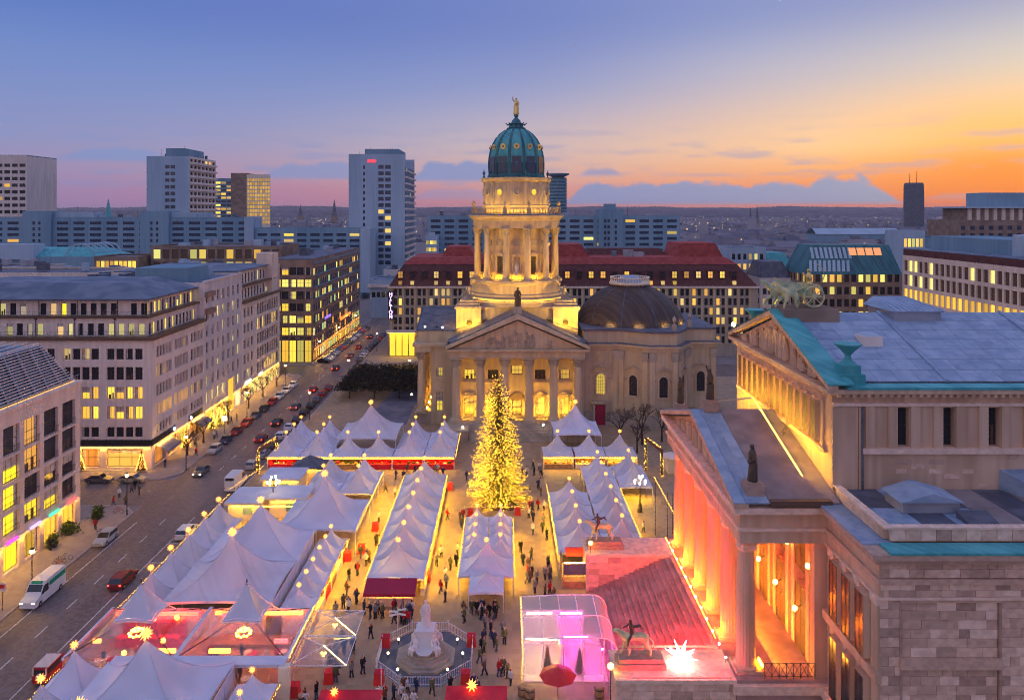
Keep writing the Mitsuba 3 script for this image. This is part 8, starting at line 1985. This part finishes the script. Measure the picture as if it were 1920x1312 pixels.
for i in range(10):
    y = 246 + i * 5.4; p = PN[(i * 7 + 3) % 12]
    car(-47.6, y, 180, p, f'{p} car parked opposite the glass office, {ORD[i]} along', 'hatch', (4.3, 1.75, 1.45), group='cars parked on the hotel side', detail=False)
for i, (x, y, p) in enumerate(((-52.0, 160, 'dark red'), (-52.2, 172, 'black'), (-51.9, 186, 'grey'), (-52.1, 204, 'red'), (-52.2, 232, 'black'), (-51.8, 252, 'grey'), (-52.2, 268, 'dark red'), (-52, 290, 'black'))):
    car(x, y, 180, p, f'{p} car driving away with red tail lights, {ORD[i]} down the street', 'hatch', (4.4, 1.78, 1.45), 'tail', group='cars driving away down the street', name='moving_car', detail=False)

# ---------------------------------------------------------------- people
def person_parts(pose, seed):
    q = random.Random(seed); s = q.uniform(.95, 1.05)
    st = {'stand': .05, 'walk': .24, 'talk': .09}[pose]
    hip, kn = .93, .5
    J = {'pel': (0, 0, hip), 'belly': (0, 0, 1.12), 'chest': (0, -.01, 1.33), 'neck': (0, -.01, 1.5), 'head': (0, -.03, 1.64), 'head2': (0, -.02, 1.7)}
    R = {'pel': .15, 'belly': .14, 'chest': .155, 'neck': .055, 'head': .092, 'head2': .09}
    B = [('pel', 'belly'), ('belly', 'chest'), ('chest', 'neck'), ('neck', 'head'), ('head', 'head2')]
    for sd, g in ((1, 'l'), (-1, 'r')):
        f = st * sd
        J |= {g + 'hip': (.09 * sd, 0, .9), g + 'knee': (.1 * sd, -f * .55 - .03, kn), g + 'ank': (.1 * sd, -f + (.02 if f > 0 else .08), .1), g + 'toe': (.11 * sd, -f - .14 + (.02 if f > 0 else .08), .05),
              g + 'sh': (.19 * sd, 0, 1.4), g + 'el': (.25 * sd, f * .5 + .03, 1.13), g + 'wr': (.22 * sd, f * .8 - .1 - (.14 if pose == 'talk' else 0), .92 + (.22 if pose == 'talk' else 0)), g + 'hd': (.21 * sd, f * .85 - .16 - (.2 if pose == 'talk' else 0), .85 + (.26 if pose == 'talk' else 0))}
        R |= {g + 'hip': .115, g + 'knee': .075, g + 'ank': .055, g + 'toe': .045, g + 'sh': .085, g + 'el': .06, g + 'wr': .045, g + 'hd': .045}
        B += [('pel', g + 'hip'), (g + 'hip', g + 'knee'), (g + 'knee', g + 'ank'), (g + 'ank', g + 'toe'), ('chest', g + 'sh'), (g + 'sh', g + 'el'), (g + 'el', g + 'wr'), (g + 'wr', g + 'hd')]
    def skin_of(names, grow=0, step=.055):
        ks = list(J); bb = [(ks.index(a), ks.index(b)) for a, b in B if a in names and b in names]
        return bones_mesh([(tuple(np.array(J[n]) * s), (R[n] + grow) * s) for n in ks], bb, step, 6)
    body = skin_of(set(J))
    coat = skin_of({'pel', 'belly', 'chest', 'lsh', 'rsh', 'lel', 'rel', 'lwr', 'rwr', 'lhip', 'rhip'}, .03)
    v = np.array(coat.vertices); low = v[:, 2] < .95; v[low, :2] *= 1 + .35 * (0.95 - v[low, 2])[:, None]; coat.vertices = v
    legs = skin_of({'lhip', 'lknee', 'lank', 'rhip', 'rknee', 'rank', 'ltoe', 'rtoe'}, .012)
    hair = bones_mesh([((0, .012 * s, 1.69 * s), .1 * s), ((0, .05 * s, 1.6 * s), .075 * s)], [(0, 1)], .05, 4)
    return [mikit.ply(m, smooth=True) for m in (body, coat, legs, hair)]


PEOPLE = [person_parts(p, i) for i, p in enumerate(('stand', 'walk', 'talk', 'walk', 'stand', 'talk'))]
rp = random.Random(77)
CN = [c[0] for c in COATS]


def person(x, y, rz, coat, label, v=None, group='visitors at the Christmas market', hair=None):
    k = thing('person', label, 'person', group); m = PEOPLE[rp.randrange(6) if v is None else v]; to = place(x, y, .102, rz, rp.uniform(.97, 1.08))
    put(k, m[0], 'skin', to=to); put(k + '__coat', m[1], coat, to=to); put(k + '__trousers', m[2], rp.choice(['trousers', 'trousers_blue', 'trousers']), to=to); put(k + '__hair', m[3], hair or rp.choice(['hair_brown', 'hair_dark', 'coat_red', 'coat_grey', 'hair_dark']), to=to)


ZONES = [  # x range, y range, number, where
    ((-17, -11), (88.4, 91.3), 22, 'before the dark red awning stall'), ((-19.3, -14.6), (76.5, 86), 13, 'left of the fountain'), ((-12.4, -5), (73.4, 76.0), 13, 'in front of the fountain fence'),
    ((-3.2, 1.0), (75.5, 90.5), 19, 'between the fountain and the glass pavilion'), ((-5, -.4), (89, 91.2), 12, 'before the small white awning tent'), ((2.2, 6.4), (92, 112), 23, 'in the aisle right of the double tent row'),
    ((2.4, 6.6), (113, 134), 12, 'in the aisle right of the Christmas tree'), ((-9.6, -6.4), (93, 124), 13, 'in the aisle left of the double tent row'), ((-20.8, -18.2), (90, 132), 20, 'in the left aisle between the tent rows'),
    ((-20, -6), (136, 141), 16, 'before the red stalls of the left back block'), ((3, 7), (137, 143), 7, 'left of the right back row'), ((12.5, 17.5), (90, 94.5), 3, 'below the far stair block'), ((20.5, 26), (101.5, 118), 10, 'among the stalls near the hall stairs'), ((-66, -61.5), (96, 135), 9, 'on the near left pavement'), ((-65, -61.5), (140, 176), 9, 'on the pavement past the cafe'), ((-21.2, -17.2), (71.8, 75), 7, 'beside the passage pillar')]
for (xa, xb), (ya, yb), n, where in ZONES:
    used_ = {}
    for i in range(n):
        x, y, c = rp.uniform(xa, xb), rp.uniform(ya, yb), rp.choice(CN)
        if math.hypot(x - 2.6, y - 75) < 1 or (abs(x - FX) < 5.9 and abs(y - FY_) < 5.7): y = 75.0 + rp.random() * .6
        cn = c.split('_')[1]; used_[cn] = used_.get(cn, 0) + 1
        rank = '' if used_[cn] == 1 else f', {ORD[used_[cn] - 1]} such'
        person(x, y, rp.uniform(0, 360), c, f'person in {cn} coat {where}{rank}')
for i in range(16):
    x = rp.uniform(-32.3, -23.5) if i % 2 else rp.uniform(-43.5, -35); c = ('coat_red', 'coat_white', 'coat_black', 'coat_grey')[(i // 2) % 4]; person(x, rp.uniform(77, 79.4) if i < 8 else rp.uniform(79.8, 82), rp.uniform(0, 360), c, f'guest in {c.split("_")[1]} at the {("front", "back")[i > 7]} of the {("left", "right")[i % 2]} half of the red glass hall', group='guests inside the red glass hall')
# red bicycles and stands on the near pavement
for i, (x, y) in enumerate(((-61.6, 103.2), (-61.9, 104.1), (-61.5, 105.0), (-60.9, 113.0), (-62.6, 121.2))):
    k = thing('bicycle', f'bicycle leaning on the near pavement rack, {ORD[i]} from the camera', 'bicycle', 'bicycles on the near pavement')
    for d in (-.52, .52): put(num('wheel', k), MB().path([(x + d + .33 * math.cos(a), y, .46 + .33 * math.sin(a)) for a in np.linspace(0, 2 * PI, 13)], .025, 4), 'tyre')
    put(k + '__frame', MB().path([(x - .52, y, .46), (x - .1, y, .45), (x - .2, y, .95), (x + .35, y, .9), (x - .1, y, .45)], .025, 4).tube((x + .35, y, .9), (x + .52, y, .46), .025, s=4).tube((x + .33, y - .25, 1.1), (x + .33, y + .25, 1.1), .02, s=4), ['red_paint', 'dark_metal', 'steel', 'dark_metal', 'red_paint'][i])
    put(k + '__saddle', MB().box(x - .32, x - .08, y - .07, y + .07, .96, 1.02), 'black')

# the sky keeps two fifths of the light samples
lampsum = sum(v.get('emitter', {}).get('sampling_weight', 0.0) if isinstance(v.get('emitter'), dict) else (v.get('sampling_weight', 0.0) if v.get('type') in ('spot', 'point') else 0.0) for v in scene.values())
scene['sky']['sampling_weight'] = max(1.0, 0.6 * lampsum)

# evening haze over the whole city
scene['air'] = {'type': 'homogeneous', 'albedo': {'type': 'rgb', 'value': [.95, .95, .95]}, 'sigma_t': 5.5e-5}
scene['haze'] = {'type': 'cube', 'to_world': T().translate([0, 6900, 65.5]).scale([9200, 7400, 66.5]), 'bsdf': {'type': 'null'}, 'interior': {'type': 'ref', 'id': 'air'}}
tag('haze', 'thin evening haze', kind='stuff')
scene['camera']['medium'] = {'type': 'ref', 'id': 'air'}
